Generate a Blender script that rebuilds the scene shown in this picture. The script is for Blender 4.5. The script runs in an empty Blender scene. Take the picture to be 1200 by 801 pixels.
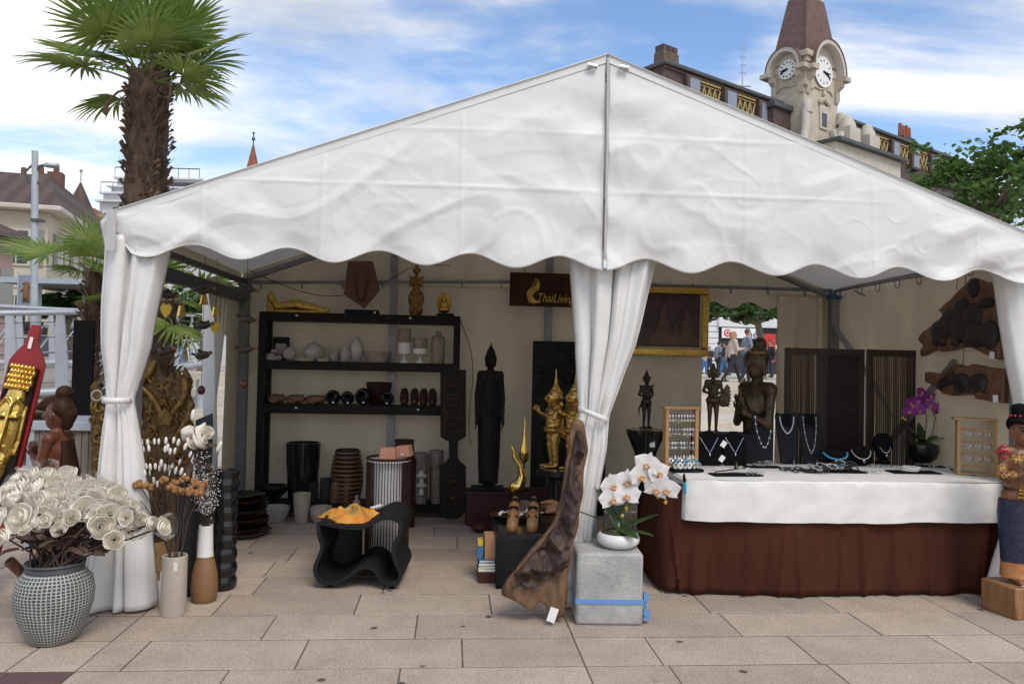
import bpy, bmesh, math, random
from mathutils import Vector, Matrix, Euler, noise
from math import sin, cos, pi, radians, sqrt
R = random.Random(7)
C = bpy.context.scene.collection
S = bpy.context.scene
V = Vector
# ---------------------------------------------------------------- camera (photo pixels 1200 x 801)
EYE = V((0, 0, 1.57)); FOC = 900.0
_y, _p, _r = radians(4.45), radians(1.24), radians(1.2)
fw = V((sin(_y)*cos(_p), cos(_y)*cos(_p), sin(_p)))
r0 = V((cos(_y), -sin(_y), 0)); u0 = r0.cross(fw)
rt = r0*cos(_r) + u0*sin(_r); up = u0*cos(_r) - r0*sin(_r)
cd = bpy.data.cameras.new('camera'); cam = bpy.data.objects.new('camera', cd); C.objects.link(cam)
cam.matrix_world = Matrix(((rt.x, up.x, -fw.x, EYE.x), (rt.y, up.y, -fw.y, EYE.y), (rt.z, up.z, -fw.z, EYE.z), (0, 0, 0, 1)))
cd.sensor_width = 36; cd.lens = 27; cd.clip_start = .05; cd.clip_end = 3000
S.camera = cam
def at(px, py, Y):
    d = fw*FOC + rt*(px-600) - up*(py-400.5); t = Y/d.y
    return EYE + d*t
def G(px, py, z=0.):
    d = fw*FOC + rt*(px-600) - up*(py-400.5); t = (z-EYE.z)/d.z
    return EYE + d*t
# ---------------------------------------------------------------- materials
def newmat(name):
    m = bpy.data.materials.new(name); m.use_nodes = True
    nt = m.node_tree; return m, nt, nt.nodes['Principled BSDF'], nt.nodes['Material Output']
def node(nt, t, **k):
    n = nt.nodes.new(t)
    for a, b in k.items():
        if a in n.inputs: n.inputs[a].default_value = b
        else: setattr(n, a, b)
    return n
def c4(c): return (c[0], c[1], c[2], 1)
def pm(name, c1, c2=None, scale=10, rough=.6, metal=0, bump=0, bscale=None, detail=5, lo=.35, hi=.65, stretch=(1, 1, 1), spec=.5, wave=None, rvar=0, transl=0, c3=None, s3=3, coat=0):
    m, nt, b, out = newmat(name); L = nt.links.new
    b.inputs['Roughness'].default_value = rough; b.inputs['Metallic'].default_value = metal
    b.inputs['Specular IOR Level'].default_value = spec; b.inputs['Coat Weight'].default_value = coat
    b.inputs['Base Color'].default_value = c4(c1)
    tc = node(nt, 'ShaderNodeTexCoord'); mp = node(nt, 'ShaderNodeMapping'); mp.inputs['Scale'].default_value = stretch
    L(tc.outputs['Object'], mp.inputs['Vector'])
    nz = None; col = None
    if c2 is not None:
        if wave:
            nz = node(nt, 'ShaderNodeTexWave', Scale=scale, Distortion=wave, Detail=3.0); nz.inputs['Detail Scale'].default_value = 1.5
            f = nz.outputs['Fac']
        else:
            nz = node(nt, 'ShaderNodeTexNoise', Scale=scale, Detail=float(detail), Roughness=.6); f = nz.outputs['Fac']
        L(mp.outputs['Vector'], nz.inputs['Vector'])
        rp = node(nt, 'ShaderNodeValToRGB'); rp.color_ramp.elements[0].position = lo; rp.color_ramp.elements[1].position = hi
        rp.color_ramp.elements[0].color = c4(c1); rp.color_ramp.elements[1].color = c4(c2)
        L(f, rp.inputs['Fac']); col = rp.outputs['Color']
        if c3 is not None:
            n3 = node(nt, 'ShaderNodeTexNoise', Scale=s3, Detail=4.0); L(mp.outputs['Vector'], n3.inputs['Vector'])
            r3 = node(nt, 'ShaderNodeValToRGB'); r3.color_ramp.elements[0].position = .5; r3.color_ramp.elements[1].position = .66
            L(n3.outputs['Fac'], r3.inputs['Fac'])
            mx = node(nt, 'ShaderNodeMix', data_type='RGBA'); mx.inputs['B'].default_value = c4(c3)
            L(r3.outputs['Color'], mx.inputs[0]); L(col, mx.inputs[6]); mx.inputs[7].default_value = c4(c3); col = mx.outputs[2]
        L(col, b.inputs['Base Color'])
        if rvar:
            mr = node(nt, 'ShaderNodeMapRange'); mr.inputs['To Min'].default_value = max(.02, rough-rvar); mr.inputs['To Max'].default_value = min(1, rough+rvar)
            L(f, mr.inputs['Value']); L(mr.outputs['Result'], b.inputs['Roughness'])
    if bump:
        bn = node(nt, 'ShaderNodeTexNoise', Scale=float(bscale or scale), Detail=6.0, Roughness=.65); L(mp.outputs['Vector'], bn.inputs['Vector'])
        bp = node(nt, 'ShaderNodeBump', Strength=bump, Distance=.02); L(bn.outputs['Fac'], bp.inputs['Height']); L(bp.outputs['Normal'], b.inputs['Normal'])
        if wave and nz: L(nz.outputs['Fac'], bp.inputs['Height'])
    if transl:
        tr = node(nt, 'ShaderNodeBsdfTranslucent'); tr.inputs['Color'].default_value = c4(c1)
        if col is not None: L(col, tr.inputs['Color'])
        ms = node(nt, 'ShaderNodeMixShader'); ms.inputs['Fac'].default_value = transl
        L(b.outputs[0], ms.inputs[1]); L(tr.outputs[0], ms.inputs[2]); L(ms.outputs[0], out.inputs['Surface'])
    return m
M = {}
def mat(k, *a, **kw): M[k] = pm(k, *a, **kw)
# ---------------------------------------------------------------- mesh builder
class MB:
    def __init__(s): s.v = []; s.f = []
    def add(s, vs, fs):
        o = len(s.v); s.v += [tuple(x) for x in vs]; s.f += [tuple(i+o for i in f) for f in fs]; return s
    def box(s, c, d, rot=None):
        x, y, z = d[0]/2, d[1]/2, d[2]/2; c = V(c)
        vs = [V((sx*x, sy*y, sz*z)) for sz in (-1, 1) for sy in (-1, 1) for sx in (-1, 1)]
        if rot is not None:
            rm = rot if isinstance(rot, Matrix) else Euler(rot).to_matrix(); vs = [rm @ v for v in vs]
        return s.add([v+c for v in vs], [(0, 2, 3, 1), (4, 5, 7, 6), (0, 1, 5, 4), (2, 6, 7, 3), (0, 4, 6, 2), (1, 3, 7, 5)])
    def bb(s, x0, x1, y0, y1, z0, z1): return s.box(((x0+x1)/2, (y0+y1)/2, (z0+z1)/2), (x1-x0, y1-y0, z1-z0))
    def tube(s, pts, r, n=8, round_=False, flat=1.0):
        pts = [V(p) for p in pts]; k = len(pts); rs = list(r) if isinstance(r, (list, tuple)) else [r]*k
        if round_:
            a = (pts[0]-pts[1]).normalized(); b = (pts[-1]-pts[-2]).normalized()
            P0, Q0 = [], []
            for t in (1, .75, .4):
                P0.append((pts[0]+a*rs[0]*t, rs[0]*sqrt(max(0.0004, 1-t*t)))); Q0.append((pts[-1]+b*rs[-1]*t, rs[-1]*sqrt(max(0.0004, 1-t*t))))
            r1, r2 = rs[0], rs[-1]
            pts = [p for p, _ in P0]+pts+[q for q, _ in Q0[::-1]]; rs = [q for _, q in P0]+rs+[q for _, q in Q0[::-1]]; k = len(pts)
        vs = []; side = None
        for i in range(k):
            t = (pts[min(i+1, k-1)]-pts[max(i-1, 0)])
            t = t.normalized() if t.length > 1e-9 else V((0, 0, 1))
            if side is None:
                side = t.cross(V((0, 1, 0)) if abs(t.y) < .9 else V((1, 0, 0))).normalized()
            side = (side - t*side.dot(t)); side = side.normalized() if side.length > 1e-6 else t.orthogonal().normalized()
            o = t.cross(side)
            for j in range(n):
                a = 2*pi*j/n; vs.append(pts[i]+side*(rs[i]*cos(a))+o*(rs[i]*sin(a)*flat))
        fs = [(i*n+j, i*n+(j+1) % n, (i+1)*n+(j+1) % n, (i+1)*n+j) for i in range(k-1) for j in range(n)]
        fs += [tuple(range(n))[::-1], tuple((k-1)*n+j for j in range(n))]
        return s.add(vs, fs)
    def lathe(s, prof, n=28, c=(0, 0, 0), sx=1, sy=1, fn=None):
        vs = []; k = len(prof)
        for (r, z) in prof:
            for j in range(n):
                a = 2*pi*j/n; rr = r*(fn(a, z) if fn else 1)
                vs.append((c[0]+max(rr, 1e-5)*cos(a)*sx, c[1]+max(rr, 1e-5)*sin(a)*sy, c[2]+z))
        fs = [(i*n+j, i*n+(j+1) % n, (i+1)*n+(j+1) % n, (i+1)*n+j) for i in range(k-1) for j in range(n)]
        fs += [tuple(range(n))[::-1], tuple((k-1)*n+j for j in range(n))]
        return s.add(vs, fs)
    def ball(s, c, r, nu=14, nv=9, rot=None):
        r = (r, r, r) if not isinstance(r, (tuple, list)) else r; c = V(c); vs = []
        rm = None if rot is None else Euler(rot).to_matrix()
        for i in range(nv+1):
            b = -pi/2+pi*i/nv
            for j in range(nu):
                a = 2*pi*j/nu; p = V((r[0]*max(cos(b), .002)*cos(a), r[1]*max(cos(b), .002)*sin(a), r[2]*sin(b)))
                vs.append(c+(rm @ p if rm else p))
        fs = [(i*nu+j, i*nu+(j+1) % nu, (i+1)*nu+(j+1) % nu, (i+1)*nu+j) for i in range(nv) for j in range(nu)]
        fs += [tuple(range(nu))[::-1], tuple(nv*nu+j for j in range(nu))]
        return s.add(vs, fs)
    def prism(s, poly, y0, y1, ax='y'):
        n = len(poly)
        def q(a, b, d): return (a, d, b) if ax == 'y' else ((d, a, b) if ax == 'x' else (a, b, d))
        vs = [q(a, b, y0) for a, b in poly]+[q(a, b, y1) for a, b in poly]
        return s.add(vs, [tuple(range(n)), tuple(range(2*n-1, n-1, -1))]+[(i, i+n, (i+1) % n+n, (i+1) % n) for i in range(n)])
    def grid(s, fn, nu, nv, wrap=False):
        vs = [fn(i/nu, j/nv) for j in range(nv+1) for i in range(nu+1)]
        return s.add(vs, [(j*(nu+1)+i, j*(nu+1)+i+1, (j+1)*(nu+1)+i+1, (j+1)*(nu+1)+i) for j in range(nv) for i in range(nu)])
    def xf(s, m): s.v = [tuple(m @ V(p)) for p in s.v]; return s
    def join(s, o): return s.add(o.v, o.f)
    def mesh(s, name, m=None, smooth=40, fix=True):
        me = bpy.data.meshes.new(name); me.from_pydata(s.v, [], s.f)
        if fix:
            b = bmesh.new(); b.from_mesh(me); bmesh.ops.recalc_face_normals(b, faces=b.faces); b.to_mesh(me); b.free()
        if m: me.materials.append(M[m] if isinstance(m, str) else m)
        if smooth:
            me.polygons.foreach_set('use_smooth', [True]*len(me.polygons)); me.set_sharp_from_angle(angle=radians(smooth))
        return me
    def build(s, name, m, parent=None, smooth=40, bevel=0, loc=None, rot=None, fix=True, solid=0):
        o = bpy.data.objects.new(name, s.mesh(name, m, smooth, fix)); C.objects.link(o)
        if parent: o.parent = parent
        if loc is not None: o.location = loc
        if rot is not None: o.rotation_euler = rot
        if bevel:
            md = o.modifiers.new('bevel', 'BEVEL'); md.width = bevel; md.segments = 2; md.limit_method = 'ANGLE'; md.angle_limit = radians(40)
        if solid:
            md = o.modifiers.new('solid', 'SOLIDIFY'); md.thickness = solid; md.offset = 0
        return o
    def blob(s, name, m, parent=None, vox=.01, smooth=3, **k):
        """voxel-fuse everything in this builder into one continuous surface"""
        o = s.build(name, m, parent, fix=False, **k)
        md = o.modifiers.new('r', 'REMESH'); md.mode = 'VOXEL'; md.voxel_size = vox; md.use_smooth_shade = True
        if smooth: sm = o.modifiers.new('s', 'SMOOTH'); sm.iterations = smooth; sm.factor = .5
        dg = bpy.context.evaluated_depsgraph_get(); dg.update()
        me = bpy.data.meshes.new_from_object(o.evaluated_get(dg)); me.name = name
        o.modifiers.clear(); old = o.data; o.data = me; bpy.data.meshes.remove(old)
        me.polygons.foreach_set('use_smooth', [True]*len(me.polygons))
        return o
def tag(o, label, cat, group=None, kind=None):
    if label: o['label'] = label
    if cat: o['category'] = cat
    if group: o['group'] = group
    if kind: o['kind'] = kind
    return o
def thing(name, label, cat, loc=(0, 0, 0), rz=0, group=None):
    o = bpy.data.objects.new(name, None); C.objects.link(o); o.empty_display_size = .1
    o.location = loc; o.rotation_euler = (0, 0, rz)
    return tag(o, label, cat, group)
def struct(o): o['kind'] = 'structure'; return o
def copy_tree(o, loc=None, rz=None, label=None, scale=None, parent=None):
    c = o.copy(); C.objects.link(c)
    if parent: c.parent = parent
    for ch in list(o.children):
        copy_tree(ch, parent=c)
    if loc is not None: c.location = loc
    if rz is not None: c.rotation_euler = (0, 0, rz)
    if scale is not None: c.scale = (scale,)*3
    if label: c['label'] = label
    return c
def text_mesh(name, body, size, m, parent, loc, rot, ext=.003, font=None, sx=1, shear=0, align='CENTER'):
    cu = bpy.data.curves.new(name, 'FONT'); cu.body = body; cu.size = size; cu.extrude = ext; cu.align_x = align; cu.shear = shear
    cu.resolution_u = 4
    o = bpy.data.objects.new(name, cu); C.objects.link(o)
    dg = bpy.context.evaluated_depsgraph_get(); dg.update()
    me = bpy.data.meshes.new_from_object(o.evaluated_get(dg)); bpy.data.objects.remove(o)
    me.materials.append(M[m]); t = bpy.data.objects.new(name, me); C.objects.link(t)
    t.parent = parent; t.location = loc; t.rotation_euler = rot; t.scale = (sx, 1, 1)
    return t
def nz(x, y, z=0.): return noise.noise(V((x, y, z)))
def lerp(a, b, t): return a+(b-a)*t
def interp(tab, x):
    if x <= tab[0][0]: return tab[0][1]
    for (a, p), (b, q) in zip(tab, tab[1:]):
        if x <= b: return p+(q-p)*(x-a)/(b-a)
    return tab[-1][1]
def sm(a, b, x):
    t = min(1, max(0, (x-a)/(b-a))); return t*t*(3-2*t)
# ---------------------------------------------------------------- material library
mat('tent_cloth', (.87, .865, .845), (.82, .81, .785), scale=2.2, rough=.5, bump=.16, bscale=7, transl=.10, stretch=(1, 1, 1.6), detail=8, lo=.3, hi=.6, spec=.3)
mat('curtain_cloth', (.82, .81, .785), (.75, .74, .71), scale=3, rough=.42, bump=.10, bscale=6, transl=.06, spec=.5)
mat('wall_cloth', (.66, .575, .42), (.53, .455, .33), scale=1.6, rough=.7, bump=.3, bscale=3, transl=.14, stretch=(1.4, 1.4, .6), detail=8)
mat('grey_strap', (.5, .49, .48), rough=.8)
mat('aluminium', (.30, .31, .32), (.22, .23, .24), scale=12, rough=.5, metal=.6)
mat('dark_metal', (.10, .11, .115), rough=.5, metal=.4)
mat('chrome', (.7, .7, .7), rough=.2, metal=1)
mat('black_wood', (.012, .011, .010), (.02, .017, .014), scale=20, rough=.45, bump=.1, stretch=(1, 1, .15), spec=.12)
mat('black', (.010, .010, .010), rough=.6, spec=.12)
mat('black_velvet', (.008, .008, .009), rough=.95, spec=.1)
mat('black_matte', (.018, .018, .02), rough=.6, spec=.12)
mat('gloss_black', (.012, .012, .012), rough=.15)
mat('dark_brown', (.035, .018, .011), (.06, .03, .018), scale=14, rough=.5, bump=.15, stretch=(1, 1, .2), spec=.12)
mat('brown_wood', (.11, .050, .026), (.16, .075, .038), scale=9, rough=.4, bump=.1, stretch=(1, 1, .2), wave=6)
mat('statue_wood', (.20, .075, .036), (.115, .04, .02), scale=18, rough=.35, bump=.15, stretch=(1, 1, .25))
mat('mid_wood', (.30, .155, .065), (.20, .095, .04), scale=8, rough=.45, bump=.1, stretch=(3, 3, .6))
mat('light_wood', (.58, .36, .155), (.50, .29, .115), scale=6, rough=.4, bump=.05, stretch=(4, 4, .8))
mat('weathered_board', (.235, .195, .155), (.16, .135, .11), scale=6, rough=.8, bump=.2, stretch=(3, 3, .35))
mat('gold', (.72, .47, .12), (.50, .29, .06), scale=22, rough=.3, metal=.9, bump=.25, bscale=40)
mat('bright_gold', (.85, .60, .18), (.68, .42, .09), scale=12, rough=.2, metal=.95, bump=.1, bscale=20)
mat('dull_gold', (.23, .145, .045), (.07, .042, .02), scale=30, rough=.5, metal=.6, bump=.4, bscale=40)
mat('aged_gold', (.36, .215, .06), (.13, .07, .022), scale=26, rough=.45, metal=.6, bump=.4, bscale=35)
mat('bronze', (.105, .07, .033), (.035, .024, .013), scale=14, rough=.42, metal=.5, bump=.25, bscale=30)
mat('dark_bronze', (.035, .025, .014), (.015, .012, .008), scale=14, rough=.45, metal=.5, bump=.2, bscale=30)
mat('red_lacquer', (.30, .012, .018), (.22, .008, .012), scale=6, rough=.35, bump=.05)
mat('dark_red', (.055, .007, .007), (.035, .005, .005), scale=8, rough=.6)
mat('white_ceramic', (.72, .70, .66), rough=.3)
mat('stone_white', (.42, .40, .36), (.33, .31, .28), scale=20, rough=.7, bump=.1)
mat('cream', (.50, .43, .32), (.42, .35, .25), scale=12, rough=.6, bump=.1)
mat('white_plastic', (.75, .75, .73), rough=.4)
mat('paper', (.78, .77, .73), rough=.8)
mat('leaf_green', (.035, .075, .015), (.06, .12, .025), scale=9, rough=.45, transl=.25)
mat('orchid_leaf', (.022, .055, .016), (.035, .075, .022), scale=7, rough=.32)
mat('palm_green', (.14, .215, .04), (.25, .33, .075), scale=4, rough=.42, transl=.4)
mat('palm_dry', (.19, .125, .075), (.07, .042, .026), scale=5, rough=.8)
mat('palm_fibre', (.115, .075, .05), (.045, .029, .02), scale=16, rough=.95, bump=.8, bscale=22, stretch=(1, 1, .35))
mat('plane_green', (.04, .09, .018), (.075, .14, .03), scale=3, rough=.5, transl=.3)
mat('bark', (.12, .10, .075), (.20, .175, .13), scale=7, rough=.9, bump=.3)
CLX, CLY, CL2X, CL2Y, SKB = 3.0, 1.0, 0.0, 0.0, 1.0
# ================================================================ ground, steps, tent
def paving():
    R2 = random.Random(3); m = MB(); g = .0042
    y = 3.939-.405*6; row = 0
    while y < 10.6:
        for b in range(-5, 5):
            x0 = .72+2.52*b+ (y-4.6)*.0; x1 = x0+2.52
            cuts = [x0]
            o = (.84*[.0, .52, .25, .7][row % 4] + .1*((b*37+row*17) % 5))
            xx = x0+o
            while xx < x1-.15:
                if xx > x0+.15: cuts.append(xx)
                xx += .84
            cuts.append(x1)
            for a, c in zip(cuts, cuts[1:]):
                if (a < -1.93 and y < 3.9 and c < -1.7): red.append((a, c, y)); continue
                tile(m, a+g, c-g, y+.0066, y+.405-.0066, R2)
        y += .405; row += 1
    return m
def tile(m, x0, x1, y0, y1, R2):
    b = .0018; z = R2.uniform(-.0012, .0012)
    m.add([(x0, y0, -.02), (x1, y0, -.02), (x1, y1, -.02), (x0, y1, -.02), (x0, y0, z-b), (x1, y0, z-b), (x1, y1, z-b), (x0, y1, z-b),
           (x0+b, y0+b, z), (x1-b, y0+b, z), (x1-b, y1-b, z), (x0+b, y1-b, z)],
          [(0, 1, 5, 4), (1, 2, 6, 5), (2, 3, 7, 6), (3, 0, 4, 7), (4, 5, 9, 8), (5, 6, 10, 9), (6, 7, 11, 10), (7, 4, 8, 11), (8, 9, 10, 11)])
red = []
def stone_mat(name, a, b, sp, island=True, stain=True):
    m, nt, bs, out = newmat(name); L = nt.links.new
    tc = node(nt, 'ShaderNodeTexCoord'); bs.inputs['Roughness'].default_value = .8; bs.inputs['Specular IOR Level'].default_value = .3
    n1 = node(nt, 'ShaderNodeTexNoise', Scale=75.0, Detail=5.0, Roughness=.85); L(tc.outputs['Object'], n1.inputs['Vector'])
    r1 = node(nt, 'ShaderNodeValToRGB'); e = r1.color_ramp.elements; e[0].position = .36; e[1].position = .64; e[0].color = c4(a); e[1].color = c4(b); L(n1.outputs['Fac'], r1.inputs['Fac'])
    col = r1.outputs['Color']
    n2 = node(nt, 'ShaderNodeTexNoise', Scale=2.3, Detail=9.0, Roughness=.72); L(tc.outputs['Object'], n2.inputs['Vector'])
    mr = node(nt, 'ShaderNodeMapRange'); mr.inputs['From Min'].default_value = .3; mr.inputs['From Max'].default_value = .7; mr.inputs['To Min'].default_value = .78; mr.inputs['To Max'].default_value = 1.14
    L(n2.outputs['Fac'], mr.inputs['Value'])
    ge = node(nt, 'ShaderNodeNewGeometry'); m2 = node(nt, 'ShaderNodeMapRange'); m2.inputs['To Min'].default_value = .88; m2.inputs['To Max'].default_value = 1.10
    L(ge.outputs['Random Per Island'], m2.inputs['Value'])
    mu = node(nt, 'ShaderNodeMath', operation='MULTIPLY'); L(mr.outputs[0], mu.inputs[0]); L(m2.outputs[0], mu.inputs[1])
    hs = node(nt, 'ShaderNodeHueSaturation'); L(col, hs.inputs['Color']); L(mu.outputs[0], hs.inputs['Value'])
    col = hs.outputs['Color']
    if stain:
        vo = node(nt, 'ShaderNodeTexVoronoi', Scale=3.3); L(tc.outputs['Object'], vo.inputs['Vector'])
        wn = node(nt, 'ShaderNodeTexNoise', Scale=30.0); L(tc.outputs['Object'], wn.inputs['Vector'])
        ad = node(nt, 'ShaderNodeMath', operation='MULTIPLY_ADD'); ad.inputs[1].default_value = .05; L(wn.outputs['Fac'], ad.inputs[0]); L(vo.outputs['Distance'], ad.inputs[2])
        rs = node(nt, 'ShaderNodeValToRGB'); e = rs.color_ramp.elements; e[0].position = .08; e[1].position = .115; e[0].color = (.26, .24, .23, 1); e[1].color = (1, 1, 1, 1); L(ad.outputs[0], rs.inputs['Fac'])
        mx = node(nt, 'ShaderNodeMix', data_type='RGBA', blend_type='MULTIPLY'); mx.inputs[0].default_value = 1; L(col, mx.inputs[6]); L(rs.outputs['Color'], mx.inputs[7]); col = mx.outputs[2]
    L(col, bs.inputs['Base Color'])
    bp = node(nt, 'ShaderNodeBump', Strength=.25, Distance=.004); L(n1.outputs['Fac'], bp.inputs['Height']); L(bp.outputs['Normal'], bs.inputs['Normal'])
    M[name] = m
stone_mat('paving_stone', (.29, .228, .175), (.585, .485, .39), 1)
stone_mat('red_stone', (.10, .055, .052), (.16, .095, .085), 1, stain=False)
stone_mat('step_stone', (.50, .45, .37), (.62, .56, .46), 1, stain=False)
mat('joint_dirt', (.09, .077, .064), (.14, .12, .095), scale=20, rough=.95)
mat('far_ground', (.27, .25, .22), (.34, .31, .275), scale=.4, rough=.9)
struct(paving().build('paving', 'paving_stone', smooth=0))
mr_ = MB()
for a, c, y in red: tile(mr_, a+.003, c-.003, y+.003, y+.402, R)
struct(mr_.build('red_paving_band', 'red_stone', smooth=0))
struct(MB().add([(-400, -60, -.0035), (400, -60, -.0035), (400, 900, -.0035), (-400, 900, -.0035)], [(0, 1, 2, 3)]).build('ground', 'joint_dirt'))
# wide shallow stone steps up to the plaza behind the tent
st = MB()
for k, (Y, z) in enumerate([(10.6, .06), (13, .20), (15.6, .35), (17.9, .5), (19.8, .65), (21.6, .8), (23.6, .95)]):
    x0 = [-5.2, -5.6, -6.05, -6.3, -6.75, -7.1, -40][k]; st.bb(x0, 40, Y, 90, -.3+.001*k, z)
st.bb(-60, -7.3, 24, 200, -.3, .94)
st.bb(-60, 60, 90.01, 300, -.3, .93)
struct(st.build('stone_steps', 'step_stone', smooth=0, bevel=.01))

XL, XR, XLr, XRr, YF, YR = -2.06, 3.94, -2.12, 4.08, 4.75, 7.9
XM = .937; ZE, ZR = 2.39, 3.494
tent = thing('market_tent', 'large white gabled market tent with scalloped valance and tied back curtains', 'tent', (XM, YF, 0))
TO = V((XM, YF, 0)); TM = Matrix.Translation(-TO)
def tb(m, name, mt, **k): m.xf(TM); return m.build(name, mt, tent, **k)
def scal(x): return 2.172-.042*cos(2*pi*(x-XM)/.555)
def ztop(x): return ZR-(ZR-ZE)*abs(x-XM)/3.0
def gable(side):
    m = MB()
    def fn(u, v):
        x = XM+side*(.012+u*2.99)
        zt = ztop(x); zb = scal(x)
        if u > .955: zb += (u-.955)*2.2
        z = lerp(zt, zb, v)
        w = .022*sin(pi*v)*sin(pi*u)
        w += .006*sin((x*1.2+z*2.6)*5+2*nz(x,z))*sm(.35, 1, u)*(.3+v)
        w += .011*nz(x*1.1, z*1.4, side)*sm(0, .2, v)
        for q_, (fa, fb) in enumerate(((3.4, 1.3), (1.5, 4.1), (5.2, 4.4))):
            f = abs(nz(x*fa+z*.9*side, z*fb-x*.7*side, 40+7*q_+side)); w += .0018*max(0, 1-f*8)*sm(.04, .15, v)*(.35+abs(nz(x*.9, z*1.2, 60+q_))*2)
        f = abs(nz(x*2.6+z*1.1, z*3.1-x*.8, 5+side)); w += .009*(1-min(1, f*6))*sm(.05, .25, v)*(.4+.6*nz(x*.8,z,2))
        f = abs(nz(x*1.7-z*1.9, z*1.3+x*.5, 15+side)); w += .010*(1-min(1, f*5))*sm(.05, .25, v)
        for zc_ in (2.62, 2.98):
            w += .006*math.exp(-((z-zc_-.02*nz(x*.9, zc_))/.012)**2)*(.5+nz(x*1.5, zc_+3))
        for xc_ in (.9, 1.75, 2.45):
            w += .005*math.exp(-((abs(x-XM)-xc_-.012*nz(z*2, xc_))/.010)**2)*sm(.04, .15, v)
        w += .010*abs(nz((x*side-z*1.6)*2.2, (z+x*side*.3)*.8, 31))*sm(.05, .3, v)
        if u < .2: w += .02*sin(z*16+x*6)*(1-u/.2)*sm(0, .3, v)*.6
        w += .02*sm(.8, 1, v)*sin(2*pi*(x-XM)/.555+1)
        # pulled folds running down from the eave corner
        if u > .6: w += .012*sin((z-.55*(x-XM)*side)*17+2*nz(x*2,z*2))*sm(.6, .9, u)*sm(.1, .5, v)*(1-.6*sm(.9,1,v))
        return (x, YF-w, z)
    m.grid(fn, 260, 100); return m
for s in (-1, 1):
    g = tb(gable(s), 'gable_panel', 'tent_cloth', fix=False, solid=.002)
    h = MB().tube([(XM+s*.004, YF-.006, ZR+.004), (XM+s*3.03, YF-.006, ztop(XM+3.03)+.004)], .006, 8); h.xf(TM); h.build('keder_edge', 'tent_cloth', g)
    hb = MB().prism([(XM+s*.01, ZR-.002), (XM+s*3.02, ztop(XM+3.02)-.002), (XM+s*3.02, ztop(XM+3.02)-.05), (XM+s*.01, ZR-.05)], YF-.007, YF-.004); hb.xf(TM); hb.build('hem_strip', 'tent_cloth', g)
    for q in (0, 1):
        e = V((XM+s*(.09+.02*q), YF-.03, ZR-.075-.0*q)); ey = MB()
    ey = MB().tube([(XM+s*.10-.03, YF-.028, ZR-.065-.012*s*s), (XM+s*.10+.03, YF-.028, ZR-.065-.02)], .018, 10, flat=.5); ey.xf(TM); ey.build('eyelet', 'chrome', g)
    def slope(u, v):
        x = XM+s*3.06*u; return (x*1.0, lerp(YF-.02, YR+.03, v), ztop(x)+.004-.05*sin(pi*u)*sin(pi*v))
    tb(MB().grid(slope, 24, 16), 'roof_slope', 'tent_cloth', fix=False)
zip_ = MB().tube([(XM, YF-.012, ZR-.02), (XM-.002, YF-.05, 2.9), (XM, YF-.03, 2.15)], .008, 6)
zp = tb(zip_, 'zip_seam', 'grey_strap')
pl = MB().box((XM, YF-.036, 2.17), (.02, .012, .05)); pl.xf(TM); pl.build('zip_pull', 'chrome', zp)
fl = MB()
fl.bb(XL+.0, XL+.055, YF-.04, YF-.034, 2.16, 2.40)
tb(fl, 'corner_strap', 'grey_strap')
# loose flaps at the front left corner
def flap(u, v): return (XL-.02-.10*u*(1-.5*v)+.02*v, YF+.05+.10*u, lerp(2.40, 2.08, v)-.04*u)
tb(MB().grid(flap, 6, 8), 'corner_flap', 'tent_cloth', fix=False, solid=.002)
# curtains -----------------------------------------------------------
def curtain(cx, hw, ypos, z0, z1, nf, seed, folds=1.0, nu=110, nv=60, depth=None):
    RR = random.Random(seed); ph = [RR.uniform(0, 6.28) for _ in range(6)]
    def fn(u, v):
        z = lerp(z1, z0, v); c = interp(cx, z); w = interp(hw, z); amp = folds*interp(depth, z) if depth else folds*.05
        uu = u+.035*sin(2*pi*u*1.5+ph[0])+.02*sin(2*pi*u*3.3+ph[1]+v*1.1)
        tri = lambda q: math.asin(.97*sin(q))*.72
        p = 1.1*tri(2*pi*nf*uu+ph[2]+.5*sin(v*3+ph[1]))+.7*tri(2*pi*nf*.53*uu+ph[3]+v*.8)+.4*tri(2*pi*nf*1.7*uu+ph[4]-v)
        bulge = -sqrt(max(0, 1-(2*u-1)**2))*interp([(0, .1), (.9, .06), (1.25, .05), (1.7, .08), (2.3, .10)], z)
        x = c+w*(2*u-1)+.25*amp*cos(2*pi*nf*uu+ph[2])
        x += .006*nz(u*4, z*3, seed); 
        y = ypos+amp*p*.6+bulge+.015*nz(u*5, z*2.5, seed+9)
        # creases radiating from the tie
        y += .008*sin(u*60+ph[5])*math.exp(-((z-1.27)/.12)**2)
        return (x, y, z)
    return MB().grid(fn, nu, nv)
def tie(cx, hw, ypos, z, sl=0):
    pts = []
    for k in range(25):
        a = 2*pi*k/24; pts.append((cx+(hw+.012)*cos(a), ypos-.04-.085*sin(a), z+sl*cos(a)))
    m = MB(); n = len(pts)
    vs = []
    for p in pts: vs += [(p[0], p[1], p[2]-.018), (p[0], p[1], p[2]+.018)]
    m.add(vs, [(2*i, 2*i+2, 2*i+3, 2*i+1) for i in range(n-1)]); return m
dep = [(0, .05), (1.0, .03), (1.27, .022), (1.6, .045), (2.2, .05)]
c1 = curtain([(0, -1.99), (.35, -1.99), (.8, -2.0), (1.27, -2.015), (1.7, -1.99), (2.25, -1.94)], [(0, .22), (.5, .17), (.9, .13), (1.27, .075), (1.6, .14), (2.25, .19)], YF+.12, .02, 2.26, 3.4, 1, depth=dep)
o = tb(c1, 'curtain', 'curtain_cloth', fix=False, solid=.003); o['label'] = 'white curtain gathered at the tent corner behind the rose vase'
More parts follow.
